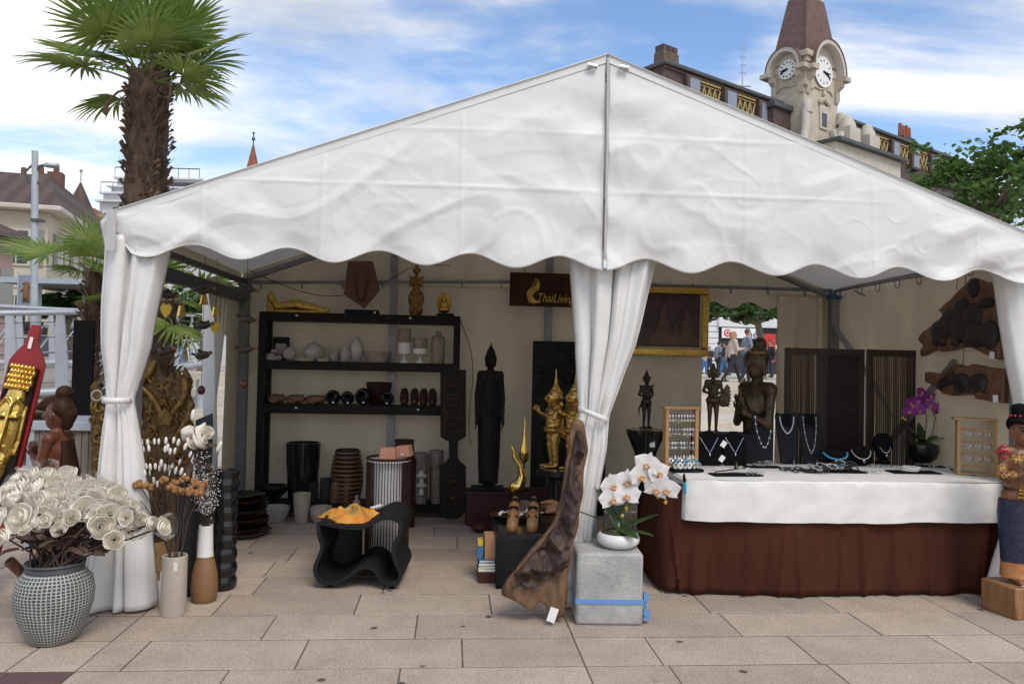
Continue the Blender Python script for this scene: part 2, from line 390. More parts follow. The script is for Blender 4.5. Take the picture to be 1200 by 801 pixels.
t = tie(-2.015, .07, YF+.12, 1.27, .0).xf(TM).build('tieback', 'curtain_cloth', o, fix=False, solid=.003)
rg = MB().tube([(-2.10+.03*cos(a), YF+.0, 1.30+.03*sin(a)) for a in [k*pi/8 for k in range(17)]], .004, 6).xf(TM).build('ring', 'chrome', o)
c2 = curtain([(0, .79), (.5, .83), (1.22, .93), (1.67, 1.0), (2.27, 1.045)], [(0, .095), (.6, .105), (1.0, .12), (1.22, .10), (1.6, .185), (2.2, .285)], YF+.17, .02, 2.27, 4.0, 4, depth=[(0, .04), (1.0, .04), (1.22, .025), (1.6, .05), (2.2, .055)])
o = tb(c2, 'curtain', 'curtain_cloth', fix=False, solid=.003); o['label'] = 'white curtain bunched and tied under the ridge'
tie(.908, .082, YF+.16, 1.225, -.035).xf(TM).build('tieback', 'curtain_cloth', o, fix=False, solid=.003)
c3 = curtain([(0, 3.90), (.5, 3.99), (1.25, 4.05), (2.25, 3.95)], [(0, .26), (.5, .20), (1.0, .17), (1.25, .17), (1.6, .22), (2.25, .26)], YF+.24, .02, 2.28, 3.5, 8, depth=[(0, .04), (2.2, .04)])
o = tb(c3, 'curtain', 'curtain_cloth', fix=False, solid=.003); o['label'] = 'white curtain behind the carved lady in blue'
# white board leaning behind the curtain foot
# walls --------------------------------------------------------------
xo0, xo1 = at(822, 420, YR).x, at(910, 420, YR).x
def wallfn(xa, xb, z0, z1, seed, fold=0, nf=5):
    def fn(u, v):
        x = lerp(xa, xb, u); z = lerp(z1, z0, v)
        y = YR+.03*nz(x*1.3, z*.8, seed)+.012*nz(x*6, z*.7, seed)+fold*sin(u*nf*2*pi+.4*sin(z*2))
        return (x, y, z)
    return fn
tb(MB().grid(wallfn(XLr, xo0, .02, 2.3, 2), 90, 30), 'rear_wall', 'wall_cloth', fix=False)
tb(MB().grid(wallfn(xo1, xo1+.55, .02, 2.31, 5, .05, 2.5), 50, 20), 'rear_wall', 'wall_cloth', fix=False)
tb(MB().grid(wallfn(xo1+.5, XRr, .02, 2.3, 3), 40, 20), 'rear_wall', 'wall_cloth', fix=False)
def band(u, v):
    x = lerp(XLr, XRr, u); zt = ztop(min(max(x, XL), XR))-.03 if v == 0 else 0
    zb = 2.29 if not (xo0-.02 < x < xo1+.02) else 2.185+.035*cos(2*pi*(x-xo0-.11)/.40)
    return (x, YR+.012, lerp(ztop(min(max(x, XL), XR))+.03, zb, v))
tb(MB().grid(band, 160, 6), 'rear_gable', 'wall_cloth', fix=False)
def rw(u, v):
    y = lerp(YF+.1, YR, u); x = lerp(XR+.03, XRr, u); z = lerp(2.42, .02, v)
    return (x+.025*nz(y*1.3, z, 7)+.01*nz(y*6, z*.8, 3), y, z)
tb(MB().grid(rw, 40, 24), 'side_wall', 'wall_cloth', fix=False)
# left side: a wall with a big arched opening, its panel gathered to the rear
lw = MB()
def lfn(u, v):   # rear strip with arch edge
    z = lerp(2.22, .02, v)
    ya = 7.35 if z < 1.75 else 7.35-sqrt(max(0, .0+ (.62**2)*(1-max(0, (2.24-z)/.49)**2)))
    y = lerp(ya, YR, u)
    return (lerp(XL, XLr, (y-YF)/(YR-YF))+.012*nz(y*5, z), y, z)
tb(MB().grid(lfn, 14, 40), 'side_wall', 'wall_cloth', fix=False)
def gfn(u, v):
    z = lerp(2.1, .1, v); w = interp([(.1, .22), (.7, .17), (1.15, .07), (1.5, .14), (2.1, .24)], z)
    y = 7.18-.1*(1.0-min(1, abs(z-1.15)))+w*(u-.5)*1.6; 
    return (-2.13+.05*sin(u*20+z)+.02*sin(u*43)-.03, y, z)
o = tb(MB().grid(gfn, 50, 30), 'side_flap', 'curtain_cloth', fix=False)
def topb(u, v):
    y = lerp(YF+.1, YR, u); return (lerp(XL, XLr, u)-.005, y, lerp(2.43, 2.3, v))
tb(MB().grid(topb, 10, 2), 'side_valance', 'wall_cloth', fix=False)
# frame ---------------------------------------------------------------
def fr(name, m, mt='aluminium'): return tb(m, name, mt)
fr('frame_post', MB().box((XLr+.05, YR-.06, 1.16), (.085, .085, 2.32)))
fr('frame_post', MB().box((XRr-.06, YR-.06, 1.18), (.085, .085, 2.36)))
fr('frame_post', MB().box((XL+.09, YF+.2, 1.16), (.08, .08, 2.3)))
fr('frame_post', MB().box((XR+.02, YF+.34, 1.18), (.08, .08, 2.34)))
fr('frame_post', MB().box((XM-.02, YF+.2, 1.6), (.07, .07, 3.1)))
for px in (460, 642):
    x = at(px, 400, YR-.06).x; fr('frame_post', MB().box((x, YR-.07, 1.6), (.075, .06, 3.1)))
    
zrail = 2.325
fr('rear_rail', MB().tube([(XLr, YR-.09, 2.27), (XM, YR-.09, 2.365), (XRr, YR-.09, 2.36)], .018, 8))
hk = MB()
for k in range(16):
    x = XLr+.2+k*.4; z = interp([(XLr, 2.27), (XM, 2.365), (XRr, 2.36)], x)
    fr('rail_hook', MB().tube([(x+.001*i, YR-.09+.024*cos(i*pi/6), z-.01+.045*sin(i*pi/6)-.01) for i in range(13)], .005, 5))
fr('side_rail', MB().box(((XL+XLr)/2+.02, (YF+YR)/2, 2.275), (.04, YR-YF-.2, .045)), 'dark_metal')
fr('side_beam', MB().box(((XL+XLr)/2+.035, (YF+YR)/2, 2.12), (.05, YR-YF-.3, .10)), 'dark_metal')
fr('side_rail', MB().tube([(XR-.01, YF+.3, 2.36), (XRr-.06, YR-.1, 2.36)], .022, 8))
hk = MB()
for k in range(8):
    y = YF+.5+k*.35; x = lerp(XR, XRr, (y-YF)/(YR-YF))-.02; z = 2.335
    fr('rail_hook', MB().tube([(x+.024*cos(i*pi/6), y, z+.045*sin(i*pi/6)-.01) for i in range(13)], .005, 5))
def rp(s, y): return MB().tube([(XM, y, ZR-.08), (XM+s*2.98, y, ZE-.08)], .03, 8)
for s in (-1, 1): fr('rafter', rp(s, YR-.1)); fr('rafter', rp(s, YF+.15))
fr('brace', MB().tube([(XRr-.08, YR-.12, 1.98), (XRr-.02, YR-1.05, 1.2), (XRr-.03, YR-1.9, .5)], .03, 6))
fr('brace', MB().tube([(XR+.0, YF+1.0, 1.62), (XR+.02, YF+2.1, .75)], .028, 6))
mat('blue_strap', (.04, .12, .35), rough=.6)
fr('ratchet_strap', MB().tube([(XRr-.06+.065*cos(a), YR-.06+.065*sin(a), 2.29+.01*sin(a*3)) for a in [k*pi/8 for k in range(17)]], .018, 6), 'blue_strap')
# thin cables along the rear wall
mat('cable', (.05, .045, .04), rough=.6)
cb = [MB(), MB(), MB()]
cb[0].tube([at(268+260*t, 305+6*t+58*sin(pi*min(1, t*1.2))*(.5+.4*t), YR-.12) for t in [k/20 for k in range(21)]], .004, 5)
cb[1].tube([at(538+8*sin(t*5)+22*t, 372+150*t, YR-.05) for t in [k/14 for k in range(15)]], .004, 5)
cb[2].tube([at(1000+150*t, 340+22*sin(pi*t), YR-.6) for t in [k/14 for k in range(15)]], .005, 5)
for c_ in cb: tb(c_, 'cable', 'cable')
# ================================================================ background: buildings, trees, people
mat('slate', (.060, .040, .035), (.10, .07, .06), scale=3, rough=.7, bump=.2)
mat('tower_tile', (.11, .065, .052), (.16, .10, .08), scale=2.5, rough=.75, bump=.3, detail=8)
mat('tower_stone', (.52, .46, .36), (.34, .30, .25), scale=.9, rough=.85, bump=.2, detail=8, lo=.42, hi=.75)
mat('old_chimney', (.17, .13, .09), (.09, .07, .05), scale=2, rough=.9)
mat('cream_stone', (.56, .52, .45), (.48, .44, .38), scale=1.2, rough=.85, bump=.15)
mat('dark_trim', (.055, .06, .065), (.075, .08, .085), scale=3, rough=.55)
mat('yellow_paint', (.42, .31, .10), (.32, .23, .07), scale=3, rough=.6)
mat('blue_grey', (.20, .24, .30), (.26, .30, .36), scale=2, rough=.5)
mat('window_glass', (.035, .045, .055), rough=.12, spec=.8)
mat('shutter', (.23, .24, .22), rough=.7)
mat('dial', (.80, .80, .78), rough=.4)
mat('cream_wall', (.56, .50, .40), (.46, .41, .33), scale=.7, rough=.9, bump=.1)
mat('roof_tile', (.075, .050, .040), (.105, .072, .056), scale=2, rough=.85, bump=.3, wave=2, stretch=(.2, .2, 5))
mat('red_tile', (.30, .10, .055), (.22, .075, .04), scale=2, rough=.85, bump=.3)
mat('pink_wall', (.36, .26, .24), (.30, .21, .20), scale=1, rough=.9)
mat('white_wall', (.68, .69, .71), (.60, .61, .63), scale=.6, rough=.8)
mat('galvanised', (.45, .49, .53), (.38, .42, .46), scale=5, rough=.5, metal=.3)
mat('white_rail', (.47, .50, .53), (.40, .43, .46), scale=5, rough=.45, metal=.2)
mat('deck_board', (.34, .30, .25), (.26, .23, .19), scale=5, rough=.85, bump=.1, stretch=(.3, 4, 1))
mat('skin', (.50, .29, .20), rough=.5); mat('hair_brown', (.10, .055, .025), rough=.6); mat('hair_blond', (.36, .22, .10), rough=.6); mat('hair_dark', (.02, .015, .012), rough=.6)
for k, c in dict(beige=(.58, .46, .41), grey=(.23, .26, .32), navy=(.03, .035, .06), jeans=(.07, .16, .36), charcoal=(.025, .025, .03), green=(.05, .38, .16), striped=(.45, .44, .42), yellow=(.65, .52, .05), blue=(.06, .17, .42), white=(.7, .7, .7)).items():
    mat('cloth_'+k, c, tuple(x*.75 for x in c), scale=9, rough=.85, bump=.15)
mat('sign_white', (.78, .78, .78), rough=.4); mat('sign_red', (.55, .03, .03), rough=.4); mat('sign_blue', (.03, .06, .28), rough=.4); mat('shop_dark', (.02, .02, .022), rough=.5)
mat('bear_brown', (.20, .10, .035), rough=.6)
mat('car_paint', (.10, .12, .15), rough=.25, coat=.6); mat('tyre', (.015, .015, .015), rough=.8)
mat('apple_clay', (.15, .07, .052), rough=.8)

def front_of(P, dv):      # pixel -> (along the facade, height) on the vertical plane through P along dv
    n = V((-dv.y, dv.x, 0))
    def q(px, py, off=0.):
        ry = fw*FOC + rt*(px-600) - up*(py-400.5); PP = P+n*off
        t = (PP-EYE).dot(n)/ry.dot(n); w_ = EYE+ry*t
        return (w_-P).dot(dv), w_.z
    return q
# ---------------------------------------------------------------- station hall with clock tower
al = radians(58); dv = V((sin(al), cos(al), 0)); P = at(943, 110, 55); P.z = 0
nin = V((-dv.y, dv.x, 0)); rz = math.atan2(dv.y, dv.x)
Q = front_of(P, dv)
W1 = Q(982, 110)[0]
ql = front_of(P, nin); 
def left_w(px, py): return ql(px, py)[0]
W2 = left_w(904.5, 110)
hall = thing('clock_tower_building', 'ornate station hall with a brown roofed clock tower and gold zigzag frieze', 'building', P, rz)
def H(py, px=943): return at(px, py, 55).z
zc = H(66)
def hb(m, n, mt, p=hall, **k): return m.build(n, mt, p, **k)
hb(MB().bb(0, W1, 0, W2, 8, zc), 'tower', 'tower_stone', bevel=.06)
# tower roof: truncated pyramid
zt = H(-16)
def frus(x0, x1, y0, y1, z0, i, z1):
    return MB().add([(x0, y0, z0), (x1, y0, z0), (x1, y1, z0), (x0, y1, z0), (x0+i*(x1-x0), y0+i*(y1-y0), z1), (x1-i*(x1-x0), y0+i*(y1-y0), z1), (x1-i*(x1-x0), y1-i*(y1-y0), z1), (x0+i*(x1-x0), y1-i*(y1-y0), z1)],
                    [(0, 1, 5, 4), (1, 2, 6, 5), (2, 3, 7, 6), (3, 0, 4, 7), (4, 5, 6, 7), (0, 3, 2, 1)])
rf = hb(frus(-.1, W1+.1, -.1, W2+.1, zc-.2, .24, zt), 'tower_roof', 'tower_tile')
hb(MB().bb(W1*.24, W1*.76, W2*.24, W2*.76, zt, zt+.25), 'roof_cap', 'cream_stone', rf)
hb(MB().tube([(-.08, -.08, zc-.1), (W1*.24, W2*.24, zt)], .07, 6), 'roof_ridge', 'slate', rf)
# hoods + dials on the two faces we see
def hood(face):
    fx = face == 'front'
    w_ = W1 if fx else W2
    pc = Q(969, 86)[0] if fx else left_w(926, 86)
    pc = w_/2
    zc0 = H(80, 970) if fx else H(76, 915)
    rr = w_*.40; out = .75
    m = MB(); n = 20; arc = [pi*k/n for k in range(n+1)]
    o_, i_ = rr+.34, rr+.06
    poly = [(pc+o_*cos(a), zc0+o_*sin(a)*1.12) for a in arc]+[(pc+i_*cos(a), zc0+i_*sin(a)*1.12) for a in arc[::-1]]
    m2 = MB().prism([(pc+(rr+.05)*cos(a), zc0+(rr+.05)*sin(a)*1.12) for a in arc], -.08, .3)
    dm = MB().tube([(pc, -.10, zc0+.12), (pc, -.16, zc0+.12)], rr*.66, 28)
    hd = MB(); mks = []
    for k in range(12):
        mk = MB(); mks.append(mk); a = 2*pi*k/12; mk.box((pc+rr*.48*sin(a), -.175, zc0+.12+rr*.48*cos(a)), (.07, .02, .17), (0, a, 0))
    for a, l, w__ in ((radians(96), .36, .15), (radians(110), .50, .11)):
        hd.box((pc+rr*l*.45*sin(a), -.20, zc0+.12+rr*l*.45*cos(a)), (w__, .03, rr*l*1.15), (0, a, 0))
    m.prism(poly, -out, .2)
    ears = []
    for s in (-1, 1):
        xa = pc+s*(rr+.30); ear = MB(); ears.append(ear); ear.bb(min(xa-.3*s, xa+.48*s), max(xa-.3*s, xa+.48*s), -out-.15, .35, zc0-.32, zc0+.02)
    brs = []
    for s in (-1, 1):
        xa = pc+s*(w_/2-.28); br = MB(); brs.append(br)
        br.prism([(-.03, zc0-.33), (-.62, zc0-.33), (-.55, zc0-.7), (-.2, zc0-.95), (-.22, zc0-1.6), (-.10, zc0-1.9), (-.03, zc0-1.9)], xa-.22, xa+.22, 'x')
    orn = MB().tube([(pc-rr*.8, -.05, zc0-1.45), (pc-rr*.6, -.05, zc0-1.2), (pc-rr*.2, -.05, zc0-1.25), (pc+rr*.2, -.05, zc0-1.1), (pc+rr*.6, -.05, zc0-1.15), (pc+rr*.8, -.05, zc0-1.4)], .07, 6)
    parts = [(m, 'hood', 'cream_stone'), (m2, 'hood_niche', 'cream_stone'), (dm, 'clock_dial', 'dial'), *[(e_, 'cornice', 'tower_stone') for e_ in ears], *[(b_, 'bracket', 'tower_stone') for b_ in brs], (orn, 'moulding', 'tower_stone')]
    X = Matrix.Identity(4) if fx else Matrix(((0, 1, 0, 0), (1, 0, 0, 0), (0, 0, 1, 0), (0, 0, 0, 1)))
    dial = None
    for mm, n_, t_ in parts:
        mm.xf(X); o_ = hb(mm, n_, t_)
        if n_ == 'clock_dial': dial = o_
        if n_ == 'hood': hood_o = o_
    cap = MB().prism([(pc+(o2)*cos(a), zc0+(o2)*sin(a)*1.12) for o2, arr in ((rr+.41, arc), (rr+.345, arc[::-1])) for a in arr], -out-.06, .22); cap.xf(X); hb(cap, 'hood_cover', 'tower_tile', hood_o)
    for mk in mks: mk.xf(X); hb(mk, 'hour_mark', 'black', dial)
    hd.xf(X); hb(hd, 'clock_hand', 'black', dial)
hood('front'); hood('side')
# corner capital
cp = MB(); cp.bb(-.55, .45, -.55, .45, H(68), H(61)); cp.bb(-.4, .3, -.4, .3, H(74), H(68)-.01); cp.bb(-.2, .15, -.2, .15, H(100), H(74)-.01)
hb(cp, 'corner_capital', 'tower_stone', bevel=.05)
# narrow window with ornament on the front face
wx, wz0 = Q(965, 149, -.05); _, wz1 = Q(965, 128, -.05)
wf = hb(MB().bb(wx-.55, wx+.55, -.12, -.004, wz0-.2, wz1+.25), 'window', 'cream_stone', bevel=.04)
hb(MB().bb(wx-.33, wx+.33, -.14, -.121, wz0, wz1), 'pane', 'window_glass', wf); hb(MB().bb(wx-.33, wx+.33, -.16, -.141, wz1-.35, wz1), 'blind', 'cream_stone', wf)
og = MB()
for k in range(5): og.ball((wx+(k-2)*.27, -.12, wz1+.75-.13*abs(k-2)), (.2, .14, .22), 8, 6)
og.ball((wx, -.12, wz1+1.15), (.2, .15, .3), 8, 6); hb(og, 'carved_ornament', 'tower_stone')
# volute buttresses at the foot of the tower
for s, xa in ((-1, -.1), (1, W1+.1)):
    vb = MB(); pts = [(xa+s*(.1+.9*(1-cos(t*pi/2))), -.25, H(128, 950)-3.6*sin(t*pi/2)) for t in [k/10 for k in range(11)]]
    vb.tube(pts, .32, 10); vb.lathe([(.01, 0), (.42, .02), (.42, .4), (.33, .45), (.36, .75), (.25, .95), (.01, 1)], 12, (xa, -.25, H(128, 950)-.4)); hb(vb, 'volute', 'cream_stone')
# side wings: steep slate fronts, dark cornice, gold zigzags, dormer windows
def wing(x0, x1, yo, pts_top, first, step, n):
    ztop_ = Q(*pts_top, -yo*0+yo)[1]
    hb(MB().bb(x0, x1, yo, yo+11, 8, ztop_-.31), 'slate_wing', 'slate')
    hb(MB().bb(x0-.25, x1+.2, yo-.35, yo+11.3, ztop_-.30, ztop_), 'wing_cornice', 'dark_trim', bevel=.08)
    hb(MB().bb(x0, x1, yo-.12, yo-.004, ztop_-.46, ztop_-.33), 'wing_moulding', 'tower_tile')
    hb(MB().bb(x0, x1, yo-.9, yo-.004, 8, ztop_-4.6), 'wing_wall', 'cream_stone')
    hb(MB().bb(x0-.2, x1+.2, yo-1.3, yo-.0041, ztop_-4.59, ztop_-4.25), 'wing_gutter', 'dark_trim')
    x = first; k = 0
    while x < x1-.6 and k < n:
        f_ = hb(MB().bb(x-.72, x+.72, yo-.45, yo-.003, ztop_-2.6, ztop_-.55), 'dormer_window', 'slate', bevel=.05)
        hb(MB().bb(x-.5, x+.5, yo-.5, yo-.452, ztop_-2.4, ztop_-.75), 'pane', 'blue_grey', f_)
        z1, z0 = ztop_-.60, ztop_-2.3; a, b = x+.85, min(x+step-.85, x1-.2)
        if b-a > .8:
            fz = MB(); fz.box(((a+b)/2, yo-.10, z1), (b-a, .12, .12)); fz.box(((a+b)/2, yo-.10, z1-.22), (b-a, .08, .05)); nn = max(2, round((b-a)/.55))
            for i in range(nn):
                xa = a+(b-a)*i/nn; xm = a+(b-a)*(i+.5)/nn; xb = a+(b-a)*(i+1)/nn
                fz.tube([(xa, yo-.08, z1-.28), (xm, yo-.08, z0+.45)], .07, 4); fz.tube([(xm, yo-.08, z0+.45), (xb, yo-.08, z1-.28)], .07, 4)
                fz.ball((xb, yo-.08, z0+.3), (.10, .08, .26), 6, 5)
            hb(fz, 'gold_zigzag', 'yellow_paint')
        x += step; k += 1
yo = W2*.75
xw0 = Q(778, 75, yo)[0]
wing(xw0, -.05, yo, (850, 97), xw0+2.6, 4.0, 12)
wing(W1+.05, W1+34, yo, (1030, 153), W1+1.6, 3.6, 9)
# small corner pavilion of the left wing beside the tower
hb(MB().bb(-2.2, -.06, yo-1.0, yo-.36, Q(930, 148)[1]-2, Q(880, 116, yo)[1]-.55), 'corner_pavilion', 'slate')
hb(MB().bb(-2.4, -.05, yo-1.25, yo-.361, Q(880, 116, yo)[1]-.54, Q(880, 116, yo)[1]-.1), 'pavilion_cornice', 'dark_trim', bevel=.06)
# chimneys
cx_, cz_ = Q(781, 70, yo+3)
cx_ = Q(781, 60, yo+3)[0]; ch = hb(MB().bb(cx_-.8, cx_+.8, yo+2.5, yo+3.5, 16, Q(781, 64, yo+3)[1]), 'chimney', 'old_chimney', bevel=.05)
cpz = Q(781, 64, yo+3)[1]
for k in range(3): hb(MB().bb(cx_-.75+k*.53, cx_-.32+k*.53, yo+2.6, yo+3.4, cpz, cpz+.5), 'chimney_pot', 'slate', ch)
rx, rz_ = Q(1060, 162, yo+3)
ch2 = hb(MB().bb(rx-1.2, rx+1.2, yo+2.5, yo+3.5, 14, rz_), 'chimney', 'slate')
for k in range(4): hb(MB().lathe([(.2, 0), (.17, 1.3-.2*(k % 2)), (.01, 1.3)], 8, (rx-.9+k*.6, yo+3, rz_)), 'chimney_pot', 'red_tile', ch2)
# attic block with two domed pinnacles in front of the right wing
bx0, bz = Q(985, 150, -1.2); bx1, bz1 = Q(1050, 165, -1.2)
hb(MB().bb(W1*.35, bx1, -1.6, yo-.05, 8, bz-1.3), 'attic_wall', 'cream_stone'); hb(MB().bb(W1*.3, bx1+.4, -2.1, yo-.05, bz-1.29, bz-1.05), 'attic_cornice', 'dark_trim')
for px, py in ((998, 150), (1021, 160)):
    xx, zz_ = Q(px, py, -1.2)
    pn = MB().bb(xx-.75, xx+.75, -1.5, -.2, bz-1.04, zz_-.0); pn.lathe([(.65, 0), (.62, .3), (.45, .6), (.42, .75), (.3, .95), (.05, 1.05), (.001, 1.05)], 14, (xx, -.85, zz_)); hb(pn, 'domed_pinnacle', 'cream_stone')
sw = MB().tube([(W1*.5+t*(Q(990, 160, -1.2)[0]-W1*.5), -.9, bz-.2-1.0*sin(pi*t)) for t in [k/10 for k in range(11)]], .28, 8); hb(sw, 'scroll_parapet', 'cream_stone')
# aerial and ladder on the roof
an = thing('roof_aerial', 'thin roof aerial mast rising above the gold frieze, left of the clock tower', 'aerial', (0, 0, 0))
A = P + dv*Q(870, 98, yo+3)[0] + nin*(yo+3); zA = Q(870, 103, yo+3)[1]; zB = Q(870, 52, yo+3)[1]
an.location = (A.x, A.y, zA-.5)
hh = zB-zA+.5
MB().tube([(0, 0, 0), (0, 0, hh)], .045, 6).build('mast', 'galvanised', an)
for k in range(4):
    MB().tube([(-.25, 0, hh*(.42+.16*k)), (.25, 0, hh*(.42+.16*k))], .035, 5).build('crossbar', 'galvanised', an)
MB().tube([(-.7, 0, hh*.16), (.7, 0, hh*.16)], .05, 5).build('crossbar', 'galvanised', an)
# ---------------------------------------------------------------- houses on the left
def windows(par, face, cols, rows, w_, h_, off, shutter=True):
    for x in cols:
        for z in rows:
            if face == 'front': a = ((x, -off, z), (w_, .10, h_)); b = ((x, -off-.055, z), (w_*.8, .02, h_*.88)); s1 = [((x+s*(w_*.75), -off-.02, z), (w_*.42, .05, h_)) for s in (-1, 1)]; bar = ((x, -off-.07, z), (.06, .02, h_*.88))
            else: a = ((off, x, z), (.10, w_, h_)); b = ((off+.055, x, z), (.02, w_*.8, h_*.88)); s1 = [((off+.02, x+s*(w_*.75), z), (.05, w_*.42, h_)) for s in (-1, 1)]; bar = ((off+.07, x, z), (.02, .06, h_*.88))
            f_ = MB().box(*a).build('window', 'cream_stone', par); MB().box(*b).build('pane', 'window_glass', f_); MB().box(*bar).build('glazing_bar', 'cream_stone', f_)
            if shutter:
                for q in s1: MB().box(*q).build('shutter', 'shutter', f_)
hc = at(57, 242, 38); he = hc.z-.3
ho = thing('cream_house', 'cream four storey house with a brown hipped roof and pointed turret behind the street lamp', 'house', (hc.x, hc.y, 0), radians(13))
DL = 17
MB().bb(-16, 0, 0, DL, 0, he).build('wall', 'cream_wall', ho)
MB().add([(-16.6, -.6, he+.28), (.6, -.6, he+.28), (.6, DL+.6, he+.28), (-16.6, DL+.6, he+.28), (-12, 3.6, he+2.5), (-.9, 3.6, he+2.5), (-.9, DL-3.6, he+2.5), (-12, DL-3.6, he+2.5)],
         [(0, 1, 5, 4), (1, 2, 6, 5), (2, 3, 7, 6), (3, 0, 4, 7), (4, 5, 6, 7), (0, 3, 2, 1)]).build('roof', 'roof_tile', ho)
MB().bb(-16.7, .7, -.7, DL+.7, he+.02, he+.26).build('eaves', 'cream_stone', ho, bevel=.05)
for k in (1, 2): MB().bb(-16.05, .06, -.06, DL+.06, he-3.0*k-.6, he-3.0*k-.4).build('string_course', 'cream_stone', ho)
windows(ho, 'front', (-1.15-.1, -4.2, -7.4), (he-1.7, he-4.75, he-7.6), 1.15, 1.75, .04)
windows(ho, 'side', (2.0, 5.2, 8.4, 11.6, 14.8), (he-1.7, he-4.75, he-7.6), 1.0, 1.7, .04)
# taller wing behind, and a turret with a conical roof
HI = Matrix.Translation(V(ho.location)) @ Matrix.Rotation(radians(13), 4, 'Z'); HI = HI.inverted()
def hx_(px, py, Y): return at(px, py, Y)
g2 = MB().prism([(p.x, p.z) for p in [hx_(*q, 57) for q in ((14, 300), (14, 216), (24, 211), (30, 212), (93, 248), (93, 300))]], 57, 68).xf(HI); g2.build('rear_wing', 'cream_wall', ho)
MB().prism([(p.x, p.z) for p in [hx_(*q, 57) for q in ((28, 209.5), (95, 247.5), (95, 250), (28, 212))]], 56.7, 68).xf(HI).build('verge', 'red_tile', ho)
tw_ = HI @ hx_(93, 262, 60); tx, tyy = tw_.x, tw_.y; hm = he; he = hx_(93, 262, 60).z-.3
MB().lathe([(1.2, 0), (1.2, he)], 14, (tx, tyy, 0)).build('turret_wall', 'cream_wall', ho)
tr_ = MB().lathe([(1.5, he-.2), (1.4, he+.2), (.7, he+1.9), (.06, he+3.4), (.001, he+3.4)], 14, (tx, tyy, 0)).build('turret_roof', 'roof_tile', ho)
MB().tube([(tx, tyy, he+3.3), (tx, tyy, he+4.4)], .05, 6).ball((tx, tyy, he+4.3), .13, 8, 6).build('finial', 'galvanised', tr_)
he = hm
for x, y_ in ((-1.0, 5.3), (-1.9, 6.0), (-3.0, 7)):
    c_ = MB().bb(x-.35, x+.35, y_-.35, y_+.35, he+1.5, he+3.0).build('chimney', 'apple_clay', ho); MB().lathe([(.16, 0), (.13, .5), (.001, .5)], 8, (x, y_, he+3.0)).build('chimney_pot', 'apple_clay', c_)
pc_ = at(16, 280, 24)
ph = thing('pink_house', 'dusky pink house end with shutters and a dark roof at the photo edge', 'house', (pc_.x, pc_.y, 0), radians(40))
MB().bb(-9, 0, 0, 8, 0, pc_.z+.1).build('wall', 'pink_wall', ph)
MB().add([(-9.6, -.5, pc_.z), (.5, -.5, pc_.z), (.5, 8.5, pc_.z), (-9.6, 8.5, pc_.z), (-6, 4, pc_.z+2.6), (-4.2, 4, pc_.z+2.6)], [(0, 1, 5, 4), (1, 2, 5), (2, 3, 4, 5), (3, 0, 4), (0, 3, 2, 1)]).build('roof', 'slate', ph)
windows(ph, 'front', (-.75, -3.0), (pc_.z-1.6, pc_.z-4.4), .8, 1.4, .04); windows(ph, 'side', (2, 5), (pc_.z-1.6, pc_.z-4.4), .8, 1.4, .04)
pw = at(116, 250, 70)
mb = thing('terrace_block', 'modern white block with stepped terraces behind the tall palms', 'building', (pw.x, pw.y, 0), radians(-4))
sc70 = 70/900
for k, (x0, x1, y0, y1) in enumerate(((116, 215, 240, 262), (115, 232, 229, 240), (119, 229, 219, 229), (121, 226, 206, 219))):
    a, b = at(x0, y1, 70), at(x1, y0, 70)
    fl = MB().bb(a.x-pw.x, b.x-pw.x, .8*k, 12, (0 if k == 0 else a.z), b.z-.03).build('storey', 'white_wall', mb)
    if k != 1: MB().bb(a.x-pw.x+1.2, b.x-pw.x-.5, .8*k-.05, .8*k-.004, a.z*.35+b.z*.65-.35, a.z*.35+b.z*.65+.22).build('window_strip', 'window_glass', fl)
    MB().bb(a.x-pw.x-.2, b.x-pw.x+.2, .8*k-.5, .8*k+.2, b.z-.029, b.z+.12).build('balcony_slab', 'white_wall', fl)
    if k in (1, 3):
        rl = MB().tube([(a.x-pw.x, .8*k-.45, b.z+.95), (b.x-pw.x, .8*k-.45, b.z+.95)], .05, 5)
        for i in range(9): xx = lerp(a.x, b.x, i/8)-pw.x; rl.tube([(xx, .8*k-.45, b.z+.12), (xx, .8*k-.45, b.z+.95)], .03, 4)
        rl.build('balustrade', 'dark_metal', fl)
sp = at(296, 200, 90)
so_ = thing('church_spire', 'slim red tiled spire with a finial peeping over the tent roof', 'spire', (sp.x, sp.y, 0))
zt_ = at(296, 170, 90).z
MB().bb(-1.3, 1.3, -1.3, 1.3, 0, sp.z-3).build('shaft', 'cream_wall', so_)
MB().lathe([(1.5, sp.z-3), (1.0, sp.z-1), (.1, zt_), (.001, zt_)], 8).build('cone', 'red_tile', so_)
MB().tube([(0, 0, zt_-.2), (0, 0, zt_+1.5)], .07, 6).ball((0, 0, zt_+.7), .22, 8, 6).ball((0, 0, zt_+1.4), .15, 8, 6).build('finial', 'dark_metal', so_)
# ---------------------------------------------------------------- street lamp
lp = at(38, 440, 16)
la = thing('street_lamp', 'tall grey street lamp with a bent arm in front of the cream house', 'lamp', (lp.x, lp.y, 0))
def lz(px, py): a = at(px, py, 16); return (a.x-lp.x, 0, a.z)
t0 = lz(41, 177)
MB().tube([(0, 0, 0), (0, 0, 2), t0], [.08, .07, .06], 10).build('pole', 'galvanised', la)
MB().tube([lz(45, 216), lz(40, 205), lz(46, 195), lz(55, 192), lz(60, 193)], .03, 6).build('arm', 'dark_metal', la)
MB().tube([lz(33, 215), lz(29, 202), lz(38, 193)], .025, 6).build('brace', 'dark_metal', la)
MB().ball(lz(60, 194), (.17, .09, .05), 12, 8).build('lamp_head', 'galvanised', la)
MB().box((0, 0, lz(38, 258)[2]), (.19, .19, .05)).build('collar', 'dark_metal', la)
